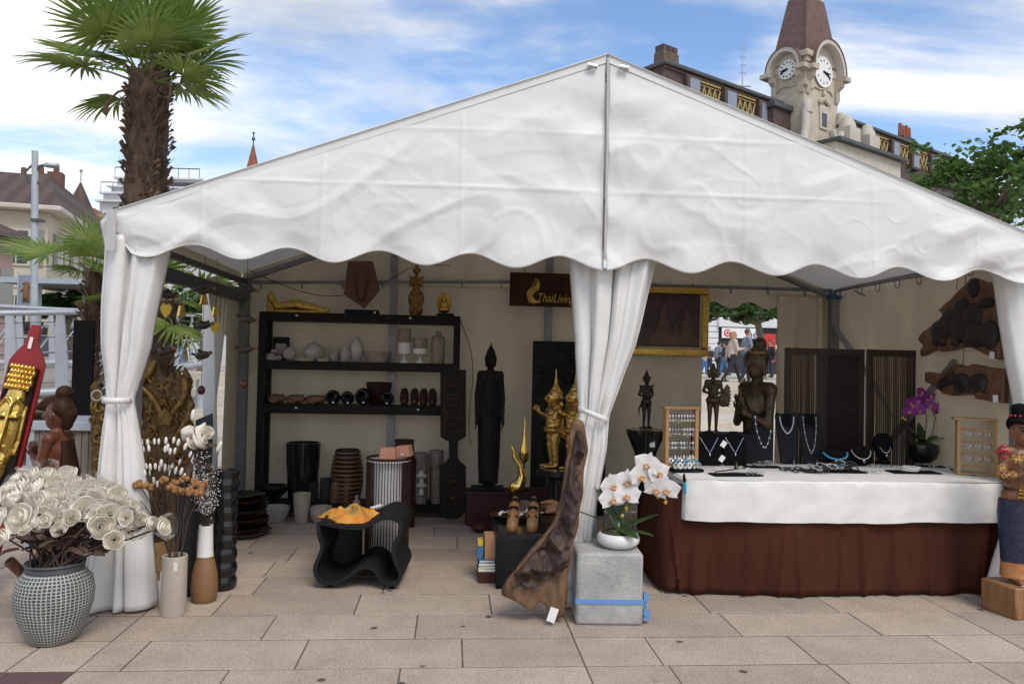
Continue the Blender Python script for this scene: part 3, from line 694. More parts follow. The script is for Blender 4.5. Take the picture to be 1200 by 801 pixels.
# ---------------------------------------------------------------- shelter, banner, gangway
sa = at(15, 331, 19); sb_ = at(104, 331, 19)
sh = thing('bus_shelter', 'grey flat roofed shelter on slim posts beyond the gangway', 'shelter', (sa.x, sa.y, .95))
wz = sa.z-.95; ww = sb_.x-sa.x
MB().bb(-.3, ww, 0, 3, wz, wz+.12).build('roof', 'galvanised', sh, bevel=.02); MB().bb(-.3, ww, -.04, -.004, wz+.0, wz+.13).build('fascia', 'galvanised', sh)
for x in (.3, ww-.35): MB().tube([(x, .6, 0), (x, .6, wz)], .06, 8).build('post', 'galvanised', sh)
bn = at(31, 358, 18)
bs_ = thing('bear_banner', 'pale upright banner with a brown bear standing beneath the shelter roof', 'banner', (bn.x, bn.y, .95))
z0_, z1_ = at(31, 359, 18).z-.95, at(31, 322, 18).z-.95
MB().bb(-.16, .16, -.02, .02, z0_, z1_).build('panel', 'blue_grey', bs_, bevel=.005)
MB().tube([(-.19, 0, 0), (-.19, 0, z1_+.05)], .025, 6).build('pole', 'galvanised', bs_)
bb_ = MB(); zz0 = z0_+.12; k_ = (z1_-z0_-.2)
for a, b, r1_, r2_ in (((0, .16), (.0, .62), .075, .06), ((.0, .66), (.0, .78), .05, .05), ((-.03, .2), (-.05, 0), .035, .03), ((.04, .2), (.05, 0), .035, .03), ((-.04, .58), (-.11, .45), .025, .02), ((.04, .58), (.10, .66), .025, .02), ((0, .78), (-.07, .77), .03, .02)):
    bb_.tube([(a[0], -.03, zz0+a[1]*k_), (b[0], -.03, zz0+b[1]*k_)], [r1_, r2_], 8, True)
bb_.build('bear_figure', 'bear_brown', bs_)
gw = thing('gangway', 'white railed boarding gangway with tapered steel posts and wire infill', 'gangway', (0, 0, 0))
def rail(A, B, fr_, h, w_, wires=5):
    A, B = V(A), V(B)
    MB().tube([A+V((0, 0, h)), B+V((0, 0, h))], .038, 10).build('handrail', 'white_rail', gw)
    MB().tube([A+V((0, .05, h*.5)), B+V((0, .05, h*.5))], .014, 6).build('mid_rail', 'white_rail', gw)
    MB().tube([A, B], .055, 10).build('kerb_tube', 'white_rail', gw)
    dd = (B-A); u = dd.normalized()
    n = len(fr_)
    for k in range(n):
        p = A+dd*fr_[k]; q = p+V((0, 0, h-.03))
        m = MB(); a_ = .085*w_; b_ = .045*w_
        m.add([p+u*(-a_+.06)+V((0, -.02, 0)), p+u*(a_+.06)+V((0, -.02, 0)), q+u*b_+V((0, -.02, 0)), q-u*b_+V((0, -.02, 0)), p+u*(-a_+.06)+V((0, .02, 0)), p+u*(a_+.06)+V((0, .02, 0)), q+u*b_+V((0, .02, 0)), q-u*b_+V((0, .02, 0))],
              [(0, 1, 2, 3), (4, 5, 6, 7), (0, 1, 5, 4), (1, 2, 6, 5), (2, 3, 7, 6), (3, 0, 4, 7)]); m.build('post', 'white_rail', gw)
        if k < n-1:
            nxt = A+dd*fr_[k+1]; MB().tube([p+V((0, .03, .05)), nxt+V((0, .03, h-.1))], .012, 5).build('stay', 'white_rail', gw)
    for k in range(wires):
        z = h*(.12+.76*k/(wires-1)); MB().tube([A+V((0, 0, z)), B+V((0, 0, z))], .005, 4).build('wire', 'dark_metal', gw)
a1 = at(-60, 466, 10.3); b1 = at(118, 456, 11); rail(a1, b1, [.05, .365, .70, .95], at(60, 367, 10.8).z-at(60, 460, 10.8).z, 1.0)
a2_ = at(150, 440, 13); b2_ = at(246, 424, 18); rail(a2_, b2_, [.1, .3, .5, .7, .9], 1.05, 1.0)
a3 = at(-30, 425, 14); b3 = at(110, 425, 15.5); rail(a3, b3, [.1, .335, .60, .9], 1.0, .7)
dk = MB().add([a1+V((0, .1, -.05)), b1+V((0, .1, -.05)), a2_+V((0, 0, -.05)), b2_+V((0, 0, -.05)), b2_+V((-1.5, 2, -.05)), b3+V((0, 0, -.05)), a3+V((0, 0, -.05))], [(0, 1, 2, 3, 4, 5, 6)])
dk.build('deck', 'deck_board', gw, fix=False, solid=.08)
sf = MB()
for px, Y in ((20, 11), (90, 11.4), (170, 13.8), (235, 17.2)):
    p = at(px, 450, Y); MB().tube([(p.x, p.y, 0), (p.x, p.y, .98)], .09, 8).build('support', 'galvanised', gw)
# ---------------------------------------------------------------- people
def body_caps(m, h, J, extra=0.0, part='all'):
    def P_(k): return tuple(c*h for c in J[k])
    def cap(a, b, r1_, r2_, n=10): m.tube([P_(a), P_(b)], [(r1_+extra)*h, (r2_+extra)*h], n, True)
    if part in ('all', 'torso'):
        m.ball(tuple(c*h for c in (J['pel'][0], J['pel'][1], J['pel'][2])), tuple((q+extra)*h for q in (.092, .066, .075)))
        m.tube([P_('pel'), P_('chest')], [(.078+extra)*h, (.085+extra)*h], 12, True)
        m.ball(P_('chest'), tuple((q+extra)*h for q in (.105, .068, .10)))
        m.tube([P_('shl'), P_('shr')], (.038+extra)*h, 10, True)
    if part == 'all':
        m.tube([P_('chest'), P_('neck'), P_('head')], [.05*h, .033*h, .03*h], 10, True)
        hx, hy, hz_ = P_('head'); g = h*J.get('hs', 1)
        m.ball((hx, hy, hz_), (.046*g, .054*g, .066*g)); m.ball((hx, hy-.012*g, hz_-.035*g), (.034*g, .038*g, .036*g))
        m.tube([(hx, hy-.05*g, hz_+.012*g), (hx, hy-.062*g, hz_-.012*g)], [.006*g, .011*g], 8, True)
        for s in (-1, 1): m.ball((hx+s*.047*g, hy, hz_-.005*g), (.008*g, .012*g, .016*g), 6, 5)
    for s in 'lr':
        if part in ('all', 'arms', 'torso'):
            cap('sh'+s, 'el'+s, .032, .025)
        if part == 'all':
            cap('el'+s, 'wr'+s, .025, .017)
            w_ = V(P_('wr'+s)); e_ = V(P_('el'+s)); d_ = V(J['hd']) if 'hd' in J else (w_-e_).normalized()
            m.tube([w_, w_+d_*.045*h], [.016*h, .02*h], 8, True, flat=.8)
        if part in ('all', 'legs'):
            cap('hi'+s, 'kn'+s, .058, .036); cap('kn'+s, 'an'+s, .036, .023)
        if part == 'all':
            a_ = V(P_('an'+s)); fd = J.get('face', (0, -1)); m.tube([a_+V((0, 0, -.02*h)), a_+V((fd[0]*.10*h, fd[1]*.10*h, -.03*h))], [.024*h, .02*h], 8, True)
        if part == 'fingers':
            w_ = V(P_('wr'+s)); e_ = V(P_('el'+s)); d_ = V(J['hd']) if 'hd' in J else (w_-e_).normalized(); sd_ = d_.cross(V((1, 0, 0)) if abs(d_.x) < .8 else V((0, 1, 0))).normalized()
            for k in range(4):
                b_ = w_+d_*.05*h+sd_*(k-1.5)*.009*h; l_ = (.030, .036, .034, .026)[k]*h; bend = d_.cross(sd_)*.008*h
                m.tube([b_, b_+d_*l_*.55+bend*.4, b_+d_*l_+bend*1.5], [.0055*h, .005*h, .004*h], 6, True)
            b_ = w_+d_*.02*h-sd_*.015*h; m.tube([b_, b_+d_*.02*h-sd_*.014*h, b_+d_*.036*h-sd_*.016*h], [.007*h, .006*h, .005*h], 6, True)
    return m
def joints(stride=0., arms=('down', 'down'), lean=0., face=(0, -1)):
    J = dict(pel=(0, 0, .53), chest=(0, -lean*.6, .72), neck=(0, -lean, .83), head=(0, -lean*1.2-.005, .925), shl=(-.105, -lean*.8, .795), shr=(.105, -lean*.8, .795))
    for s, sg in (('l', -1), ('r', 1)):
        st_ = stride*sg
        J['hi'+s] = (.05*sg, 0, .51); J['kn'+s] = (.052*sg, -.02-st_*.10, .285); J['an'+s] = (.052*sg, -st_*.22+(.03 if st_ < 0 else 0), .045+(.025 if st_ < 0 else 0))
        a = arms[0 if s == 'l' else 1]
        if a == 'down': J['el'+s] = (.135*sg, .02+st_*.05, .63); J['wr'+s] = (.135*sg, -.03+st_*.12, .485)
        elif a == 'fwd': J['el'+s] = (.13*sg, -.05, .64); J['wr'+s] = (.08*sg, -.16, .66)
        elif a == 'bent': J['el'+s] = (.15*sg, .03, .64); J['wr'+s] = (.05*sg, -.10, .60)
        elif a == 'pray': J['el'+s] = (.125*sg, -.035, .635); J['wr'+s] = (.017*sg, -.125, .685)
        elif a == 'offer': J['el'+s] = (.125*sg, -.05, .655); J['wr'+s] = (.018*sg, -.155, .74)
        elif a == 'up': J['el'+s] = (.17*sg, -.05, .72); J['wr'+s] = (.12*sg, -.13, .82)
    if arms[0] in ('pray', 'offer'): J['hd'] = (0, -.17, .985)
    J['face'] = (0, -1)
    return J
def person(label, h, loc, rz, top, bottom, hair, long_hair=False, stride=0., arms=('down', 'down'), lean=0., group=None, sleeves='short', bag=None):
    J = joints(stride, arms, lean)
    o = body_caps(MB(), h, J).blob('person', 'skin', vox=.017, smooth=2)
    fm = body_caps(MB(), h, J, 0, 'fingers')
    b = bmesh.new(); b.from_mesh(o.data); t_ = fm.mesh('f', None); b.from_mesh(t_); b.to_mesh(o.data); b.free(); bpy.data.meshes.remove(t_)
    o.data.polygons.foreach_set('use_smooth', [True]*len(o.data.polygons))
    m = MB(); body_caps(m, h, J, .011, 'torso')
    if sleeves == 'long':
        for s in 'lr': m.tube([tuple(c*h for c in J['el'+s]), tuple(c*h for c in J['wr'+s])], [.037*h, .027*h], 8, True)
    m.blob('shirt', 'cloth_'+top, o, vox=.02, smooth=2)
    m = MB(); body_caps(m, h, J, .010, 'legs'); m.ball((0, 0, .52*h), (.097*h, .073*h, .055*h)); m.blob('trousers', 'cloth_'+bottom, o, vox=.02, smooth=2)
    hx, hy, hz_ = (c*h for c in J['head'])
    m = MB().ball((hx, hy+.010*h, hz_+.014*h), (.051*h, .056*h, .060*h)); 
    if long_hair: m.tube([(hx, hy+.03*h, hz_+.01*h), (hx, hy+.045*h, hz_-.05*h), (hx, hy+.045*h, hz_-.11*h)], [.05*h, .048*h, .034*h], 10, True)
    else: m.v = [(x, y, max(z, hz_-.01*h) if y < hy else z) for x, y, z in m.v]
    m.build('hair', hair, o)
    m = MB()
    for s in 'lr':
        a_ = V(tuple(c*h for c in J['an'+s])); m = MB().tube([a_+V((0, .012*h, -.026*h)), a_+V((0, -.055*h, -.026*h)), a_+V((0, -.105*h, -.034*h))], [.026*h, .028*h, .018*h], 8, True, flat=.8); m.build('shoe', 'black', o)
    if bag: MB().box((.16*h, 0, .47*h), (.06*h, .16*h, .17*h)).tube([(.15*h, 0, .55*h), (.11*h, -.02*h, .80*h)], .008*h, 6).build('shoulder_bag', bag, o, bevel=.02)
    o.location = loc; o.rotation_euler = (0, 0, rz)
    return tag(o, label, 'person', group)
PZ = .95
def onplaza(px, py, Y): p = at(px, py, Y); return (p.x, p.y, PZ)
cr = 'people walking on the plaza behind the tent'
person('woman with long hair in beige top and black trousers walking beside the man in grey', 1.66, onplaza(858, 446, 24.2), pi/2, 'beige', 'charcoal', 'hair_blond', True, .8, ('fwd', 'down'), .02, cr, 'long', 'black')
person('man in grey tee shirt and dark trousers walking just ahead of the woman in beige', 1.78, onplaza(874, 446, 24.6), pi/2, 'grey', 'navy', 'hair_brown', False, .35, ('fwd', 'down'), .02, cr)
person('person in dark clothes with a grey shirt behind the winged bronze statue', 1.72, onplaza(841, 440, 38), pi*.6, 'grey', 'charcoal', 'hair_dark', False, .3, ('bent', 'down'), .03, cr)
person('person in navy top and blue jeans facing the shop front', 1.68, onplaza(849, 440, 37), -pi*.7, 'navy', 'jeans', 'hair_dark', False, .5, ('down', 'fwd'), .0, cr, 'long')
person('person in white top and blue trousers at the edge of the opening under the painting', 1.5, onplaza(825, 440, 40), .4, 'white', 'blue', 'hair_dark', True, .2, ('bent', 'bent'), .02, cr)
person('person in black coat next to the one in white top', 1.55, onplaza(831, 440, 42), -.4, 'charcoal', 'navy', 'hair_dark', False, .2, ('down', 'bent'), .02, cr, 'long')
person('person in dark jacket standing beside the red shop sign', 1.7, onplaza(904, 440, 34), -pi/2, 'charcoal', 'navy', 'hair_brown', False, .1, ('bent', 'down'), .02, cr, 'long')
person('person in black jacket with raised arms behind the gangway rail', 1.7, onplaza(39, 420, 24), .3, 'charcoal', 'navy', 'hair_dark', False, .1, ('bent', 'bent'), 0, cr, 'long')
person('person in yellow top beyond the gangway beside the grey car', 1.62, onplaza(63, 420, 26.5), 1.2, 'yellow', 'striped', 'hair_dark', True, .3, ('down', 'bent'), 0, cr)
person('person in green tee shirt and striped trousers seen through the tent side', 1.68, onplaza(183, 425, 22.5), pi/2, 'green', 'striped', 'hair_dark', False, .5, ('down', 'bent'), 0, cr)
person('grey haired person in blue shirt and jeans seen through the tent side', 1.72, onplaza(206, 425, 22.5), -pi/2, 'grey', 'jeans', 'hair_brown', False, .5, ('down', 'fwd'), 0, cr)
person('person in beige jacket seen between the tied curtain and the small palm', 1.7, onplaza(172, 425, 25), .5, 'beige', 'navy', 'hair_brown', False, .2, ('bent', 'down'), 0, cr, 'long')
# car
def car(label, loc, rz, paint):
    t = thing('parked_car', label, 'car', loc, rz)
    prof = [(-2.1, .35), (-2.15, .75), (-1.9, .95), (-1.1, 1.02), (-.55, 1.42), (.75, 1.45), (1.5, 1.0), (2.05, .92), (2.15, .5), (2.05, .3)]
    MB().prism([(x, z) for x, z in prof], -.82, .82).build('body', paint, t, bevel=.09)
    for s in (-1, 1):
        MB().prism([(-.98, 1.02), (-.5, 1.36), (.7, 1.38), (1.3, 1.02)], s*.825-.008, s*.825+.008).build('side_window', 'window_glass', t)
        for x in (-1.35, 1.35):
            w_ = MB().tube([(x, s*.72, .32), (x, s*.88, .32)], .32, 20).build('wheel', 'tyre', t); MB().tube([(x, s*.86, .32), (x, s*.895, .32)], .19, 14).build('rim', 'galvanised', w_)
        MB().box((2.08, s*.6, .72), (.12, .3, .14)).build('headlight', 'sign_white', t, bevel=.03)
    MB().add([(1.33, -.7, 1.06), (1.33, .7, 1.06), (.80, .62, 1.43), (.80, -.62, 1.43)], [(0, 1, 2, 3)]).xf(Matrix.Translation((.02, 0, .02))).build('windscreen', 'window_glass', t)
    return t
car('grey car parked beyond the gangway next to the person in yellow', onplaza(78, 415, 30), .2, 'car_paint')
# ---------------------------------------------------------------- shop seen through the rear opening
s0 = at(800, 440, 46); s1 = at(960, 440, 46); SW = s1.x-s0.x
shp = thing('shop_building', 'white fronted shop with dark doorway, white fascia and lettered sign', 'shop', (s0.x, 46, PZ), 0)
def sx_(px): return at(px, 400, 46).x-s0.x
def sz_(py): return at(870, py, 46).z-PZ
MB().bb(0, SW, .6, 10, 0, 7.5).build('wall', 'white_wall', shp)
gr = MB()
for k in range(9): gr.bb(0, sx_(845), .46, .6-.004, k*.36+.02, k*.36+.345)
gr.build('rusticated_pier', 'white_wall', shp, bevel=.02)
MB().bb(sx_(845), SW, .54, .596, 0, sz_(380)).build('shop_front', 'shop_dark', shp)
MB().bb(sx_(844), SW, .25, .536, sz_(383), sz_(373)).build('fascia', 'white_wall', shp, bevel=.02)
MB().bb(sx_(898), sx_(912), .4, .53, 0, sz_(390)).build('red_panel', 'sign_red', shp)
sg = MB().bb(sx_(848), sx_(892), .30, .40, sz_(396), sz_(384)).build('sign_board', 'sign_white', shp, bevel=.01)
cx0, cz0 = sx_(854.5), (sz_(384)+sz_(396))/2
MB().tube([(cx0, .298, cz0), (cx0, .28, cz0)], .235, 24).build('sign_disc', 'sign_red', sg)
MB().tube([(cx0+.13*cos(a), .275, cz0+.13*sin(a)) for a in [radians(40+k*14) for k in range(20)]], .03, 6).tube([(cx0+.02, .275, cz0-.02), (cx0+.18, .275, cz0+.12)], .025, 6).build('sign_emblem', 'sign_white', sg)
text_mesh('sign_lettering', 'nét', .62, 'sign_blue', sg, (sx_(886), .29, sz_(395)), (pi/2, 0, 0), .01, sx=1.15)
rs = MB().bb(sx_(905), sx_(911), .22, .30, sz_(428), sz_(396)).build('side_sign', 'sign_red', shp)
text_mesh('side_sign_lettering', 'n t', .5, 'sign_white', rs, (sx_(908), .21, sz_(408)), (pi/2, 0, 0), .01)
MB().bb(sx_(895), sx_(916), -.7, .0, .0, .35).bb(sx_(895), sx_(916), -.02, .03, .35, .75).build('window_ledge', 'shop_dark', shp)
# ---------------------------------------------------------------- trees
mat('plane_bright', (.07, .15, .03), (.13, .23, .05), scale=3, rough=.5, transl=.35)
def leafquad(m, p, s, n_, a):
    t = n_.orthogonal().normalized(); b = n_.cross(t); u = t*cos(a)+b*sin(a); v = n_.cross(u)
    o = len(m.v)
    m.v += [tuple(p-u*s*.5), tuple(p+v*s*.42-u*s*.12+n_*s*.08), tuple(p+v*s*.3+u*s*.3), tuple(p+u*s*.62-n_*s*.1), tuple(p-v*s*.3+u*s*.3), tuple(p-v*s*.42-u*s*.12+n_*s*.08)]
    m.f += [(o, o+1, o+2, o+3), (o, o+3, o+4, o+5)]
def tree(name, label, loc, th, crown, rad, n_limb, clumps, leaves, ls, seed, group=None, trunk_r=.16, flat=.6, green='plane_green'):
    RR = random.Random(seed); t = thing(name, label, 'tree' if 'tree' in name else 'bush', loc, 0, group)
    m = MB(); cz = V(crown); top = V((crown[0]*.4, crown[1]*.4, th))
    m.tube([(0, 0, -.05), (trunk_r*.3, 0, th*.5), tuple(top)], [trunk_r*1.2, trunk_r, trunk_r*.75], 9)
    lv = MB(); ends = []
    for k in range(n_limb):
        a = 2*pi*k/n_limb+RR.uniform(-.4, .4); b = RR.uniform(-.25, 1.1)
        e = cz+V((rad[0]*cos(a)*cos(b), rad[1]*sin(a)*cos(b), rad[2]*sin(b)))*RR.uniform(.7, 1.02)
        mid = top.lerp(e, .5)+V((RR.uniform(-.2, .2), RR.uniform(-.2, .2), rad[2]*.18)); 
        m.tube([tuple(top-V((0, 0, th*.12*RR.random()))), tuple(mid), tuple(e)], [trunk_r*.5, trunk_r*.26, trunk_r*.06], 6)
        ends += [(mid, .6), (e, 1.0), (mid.lerp(e, .5), .8)]
        for q in range(2):
            e2 = mid.lerp(e, RR.uniform(.1, .8))+V((RR.gauss(0, 1)*rad[0]*.25, RR.gauss(0, 1)*rad[1]*.25, RR.gauss(.1, .6)*rad[2]*.28)); m.tube([tuple(mid.lerp(e, .3)), tuple(e2)], [trunk_r*.2, trunk_r*.05], 5); ends.append((e2, .8))
    m.build('trunk', 'bark', t)
    for (e, w_) in ends:
        for c_ in range(clumps):
            cc = e+V((RR.gauss(0, .22)*rad[0], RR.gauss(0, .22)*rad[1], RR.gauss(0, .16)*rad[2])); rc = RR.uniform(.10, .22)*(rad[0]+rad[2])*.5
            for i in range(leaves):
                d = V((RR.gauss(0, 1), RR.gauss(0, 1), RR.gauss(0, flat)))*rc*.62
                nn = (V((0, 0, 1))+V((RR.gauss(0, .55), RR.gauss(0, .55), RR.gauss(0, .3)))).normalized()
                leafquad(lv, cc+d, ls*RR.uniform(.6, 1.25), nn, RR.uniform(0, 6.28))
    lv.build('crown', green, t, smooth=0, fix=False)
    return t
def treeat(px, Y, zg): p = at(px, 400, Y); return (p.x, p.y, zg)
def zz_at(px, py, Y, zg): return at(px, py, Y).z-zg
tree('plane_tree', 'leafy plane tree rising behind the tent roof right of the clock tower', treeat(1150, 24, .95), zz_at(1150, 262, 24, .95), (.3, 0, zz_at(1155, 225, 24, .95)), (2.6, 2.4, 1.9), 13, 2, 40, .19, 11, green='plane_bright')
tree('plane_tree', 'small pollarded plane tree in front of the shop, its trunk beside the dark doorway', treeat(893, 30, .95), zz_at(893, 372, 30, .95), (-.6, 0, zz_at(870, 366, 30, .95)), (2.3, 1.5, .62), 9, 2, 30, .24, 5)
tree('garden_bush', 'round green bush below the shelter roof behind the small palm', treeat(76, 21, .95), 1.2, (0, 0, zz_at(76, 358, 21, .95)), (.7, .6, .55), 8, 2, 30, .16, 8)
tree('garden_bush', 'green bush behind the railing, seen under the tent side beam', treeat(238, 26, .95), 1.4, (0, 0, zz_at(238, 358, 26, .95)), (1.1, .8, .8), 8, 2, 30, .18, 9)
tree('garden_bush', 'low hedge bush filling the far end of the gangway', treeat(215, 33, .95), .8, (0, 0, 1.6), (2.4, .8, .9), 10, 2, 34, .2, 19)
# ---------------------------------------------------------------- fan palms
def frond_mesh(seed, L, spread, droop, pet):
    RR = random.Random(seed); m = MB(); n = 30
    # petiole along +X, blade fans out at its end
    m.tube([(0, 0, 0), (pet*.5, 0, pet*.10), (pet, 0, pet*.12)], [.016, .012, .009], 6)
    o = V((pet, 0, pet*.12))
    for k in range(n):
        a = radians(-spread+2*spread*k/(n-1))+RR.gauss(0, .025); l = L*(1-.32*abs(a/radians(spread))**2)*RR.uniform(.9, 1.05)
        w_ = .062*L; vs = []
        dr = droop*RR.uniform(.7, 1.35); d = V((cos(a), sin(a), .10)).normalized(); s_ = V((-sin(a), cos(a), 0))
        for i, (t, ww_) in enumerate(((0, .05), (.3, .72), (.56, 1), (.8, .6), (1.0, .05))):
            p = o+d*l*t+V((0, 0, -dr*l*max(0, t-.35)**2*1.9)); p.x -= .15*dr*l*max(0, t-.5)**2
            vs += [p-s_*w_*ww_*.5, p+V((0, 0, -w_*ww_*.35)), p+s_*w_*ww_*.5]
        m.add(vs, [(3*i+j, 3*i+j+1, 3*i+j+4, 3*i+j+3) for i in range(4) for j in range(2)])
    return m.mesh('frond', 'palm_green', smooth=0, fix=False)
fronds = [frond_mesh(k, L, s, d, p) for k, (L, s, d, p) in enumerate([(.80, 120, .06, .6), (.78, 115, .10, .65), (.80, 120, .2, .6), (.76, 125, .4, .6)])]
def palm(label, loc, h, rad, n, L, seed, lean=(0, 0), elev=(-.7, 1.3), fib=True, skip=None, grp='fan palms behind the tent'):
    RR = random.Random(seed); t = thing('fan_palm', label, 'palm tree', loc, RR.uniform(0, 6), grp); t.rotation_euler = (0, 0, 0)
    m = MB(); N = 26; pts = []; rs = []
    for i in range(N+1):
        f_ = i/N; pts.append((lean[0]*f_**1.5, lean[1]*f_**1.5, h*f_)); rs.append(rad*(.9+.18*f_+.07*sin(i*2.1)))
    m.tube(pts, rs, 16); m.build('trunk', 'palm_fibre', t)
    sp_ = MB()
    for i in range(int(h*230)):
        f_ = RR.uniform(.02, 1); a = RR.uniform(0, 6.28); c_ = V((lean[0]*f_**1.5, lean[1]*f_**1.5, h*f_)); d = V((cos(a), sin(a), 0)); s_ = V((-sin(a), cos(a), 0)); r_ = rad*(.86+.18*f_)
        l = RR.uniform(.07, .17); w_ = RR.uniform(.012, .03)
        sp_.add([c_+d*r_-s_*w_, c_+d*r_+s_*w_, c_+d*(r_+l*.35)+V((0, 0, l*.6))+s_*w_*.6, c_+d*(r_+l*(.5+.2*RR.random()))+V((0, 0, l*RR.uniform(.3, 1)))], [(0, 1, 2), (0, 2, 3)])
    sp_.build('leaf_bases', 'palm_dry', t, smooth=0, fix=False)
    for k in range(n):
        a = k*2.399+RR.uniform(-.2, .2); f_ = k/max(1, n-1); el = lerp(elev[1], elev[0], f_)+RR.uniform(-.1, .1)
        me = fronds[min(3, max(0, int((1-(el+.7)/2)*4)))]
        o = bpy.data.objects.new('frond', me); C.objects.link(o); o.parent = t
        o.location = (lean[0]+.5*rad*cos(a), lean[1]+.5*rad*sin(a), h+.06-.22*f_)
        o.rotation_euler = (RR.uniform(-.35, .35), -el, a); o.scale = (L*RR.uniform(.88, 1.1),)*3
    return t
pA = at(157, 262, 9); pT = at(158, 84, 9)
tp = palm('tall fan palm in front of its twin, brown fibrous trunk lit brighter', (pA.x, 9, 0), pT.z, .14, 15, .83, 3, (.06, 0), (-.12, 1.15))
pB = at(179, 262, 9.5); pTb = at(178, 78, 9.5)
palm('second tall fan palm close behind on the right, darker trunk', (pB.x, 9.5, 0), pTb.z, .135, 13, .80, 8, (.0, 0), (-.05, 1.1))
# dry hanging leaf stalks under the tall crown
for k, pts in enumerate(([(150, 104), (138, 108), (127, 118), (123, 132), (125, 134)], [(194, 95), (200, 102), (199, 112), (196, 116)])):
    l_ = MB().tube([at(x, y, 8.8) - V(tp.location) for x, y in pts], [.012, .015, .015, .035, .02][:len(pts)], 6); l_.build('dry_stalk', 'palm_dry', tp)
pC = at(107, 420, 7.6)
tpc = palm('young fan palm beside the tied corner curtain, thin trunk', (pC.x, 7.6, 0), at(107, 316, 7.6).z, .068, 0, .62, 21)
hC = at(107, 318, 7.6).z
for k, (X_, Zn, s_) in enumerate((((-.10, 0, 1), (.1, -1, .1), .44), ((-.93, -.1, .22), (.2, -.35, .9), .66), ((.35, .5, .8), (-.3, -.6, .5), .5), ((-.45, .3, .75), (.3, -.7, .5), .42), ((.3, -.8, .3), (0, .3, .9), .4), ((-.7, .6, -.05), (0, .2, 1), .45))):
    X_ = V(X_).normalized(); Zn = V(Zn); Zn = (Zn-X_*Zn.dot(X_)).normalized(); Y_ = Zn.cross(X_)
    o = bpy.data.objects.new('frond', fronds[k % 3]); C.objects.link(o); o.parent = tpc
    o.matrix_local = Matrix.Translation((0, 0, hC)) @ Matrix((X_, Y_, Zn)).transposed().to_4x4() @ Matrix.Scale(s_, 4)
pD = at(191, 420, 7.9); pD2 = at(194, 352, 7.9)
palm('short fan palm seen through the open tent side, behind hanging ornaments', (pD.x, 7.9, 0), pD2.z, .088, 11, .62, 33, (.02, 0), (-.35, .8))
# ================================================================ goods at the left front
def ringgrid_mat(name, base, line, nu, dz, wl=.16, rough=.7, both=True):
    m, nt, b, out = newmat(name); L = nt.links.new
    tc = node(nt, 'ShaderNodeTexCoord'); sp = node(nt, 'ShaderNodeSeparateXYZ'); L(tc.outputs['Object'], sp.inputs[0])
    at2 = node(nt, 'ShaderNodeMath', operation='ARCTAN2'); L(sp.outputs['Y'], at2.inputs[0]); L(sp.outputs['X'], at2.inputs[1])
    wob = node(nt, 'ShaderNodeTexNoise', Scale=14.0); L(tc.outputs['Object'], wob.inputs['Vector'])
    fs = []
    for src, k in ((at2.outputs[0], nu/(2*pi)), (sp.outputs['Z'], 1/dz)):
        mu = node(nt, 'ShaderNodeMath', operation='MULTIPLY_ADD'); mu.inputs[1].default_value = k; L(src, mu.inputs[0])
        w2 = node(nt, 'ShaderNodeMath', operation='MULTIPLY'); w2.inputs[1].default_value = .5; L(wob.outputs['Fac'], w2.inputs[0]); L(w2.outputs[0], mu.inputs[2])
        fr_ = node(nt, 'ShaderNodeMath', operation='PINGPONG'); fr_.inputs[1].default_value = .5; L(mu.outputs[0], fr_.inputs[0])
        lt = node(nt, 'ShaderNodeMapRange', interpolation_type='SMOOTHSTEP'); lt.inputs['From Min'].default_value = wl*.6; lt.inputs['From Max'].default_value = wl*1.3; lt.inputs['To Min'].default_value = 1; lt.inputs['To Max'].default_value = 0
        L(fr_.outputs[0], lt.inputs['Value']); fs.append(lt.outputs[0])
    if both:
        mxx = node(nt, 'ShaderNodeMath', operation='MAXIMUM'); L(fs[0], mxx.inputs[0]); L(fs[1], mxx.inputs[1]); f = mxx.outputs[0]
    else: f = fs[0]
    mx = node(nt, 'ShaderNodeMix', data_type='RGBA'); L(f, mx.inputs[0]); mx.inputs[6].default_value = c4(base); mx.inputs[7].default_value = c4(line)
    dn = node(nt, 'ShaderNodeTexNoise', Scale=9.0, Detail=5.0); L(tc.outputs['Object'], dn.inputs['Vector'])
    mr = node(nt, 'ShaderNodeMapRange'); mr.inputs['To Min'].default_value = .55; mr.inputs['To Max'].default_value = 1.3; L(dn.outputs['Fac'], mr.inputs['Value'])
    hs = node(nt, 'ShaderNodeHueSaturation'); L(mx.outputs[2], hs.inputs['Color']); L(mr.outputs[0], hs.inputs['Value']); L(hs.outputs[0], b.inputs['Base Color'])
    bp = node(nt, 'ShaderNodeBump', Strength=.6, Distance=.004); L(f, bp.inputs['Height']); L(bp.outputs['Normal'], b.inputs['Normal']); b.inputs['Roughness'].default_value = rough
    M[name] = m
ringgrid_mat('cord_grid', (.055, .062, .065), (.42, .43, .39), 54, .0165)
ringgrid_mat('black_weave', (.006, .006, .006), (.03, .028, .026), 60, .014)
ringgrid_mat('stripe_lamp', (.02, .018, .016), (.55, .55, .55), 30, .02, .30, both=False)
ringgrid_mat('wicker_dark', (.012, .011, .011), (.05, .047, .045), 46, .02, .2)
mat('sola_cream', (.90, .86, .76), (.86, .81, .69), scale=20, rough=.75, bump=.1, transl=.12)
mat('stem_brown', (.045, .028, .02), (.07, .045, .03), scale=20, rough=.8)
mat('dry_leaf', (.05, .028, .02), (.08, .045, .03), scale=10, rough=.7)
mat('bud_white', (.74, .72, .66), rough=.6); mat('seed_brown', (.33, .16, .055), (.24, .11, .035), scale=18, rough=.7)
mat('vase_concrete', (.50, .45, .38), (.40, .345, .285), scale=7, rough=.85, bump=.2, stretch=(1, 1, .4))
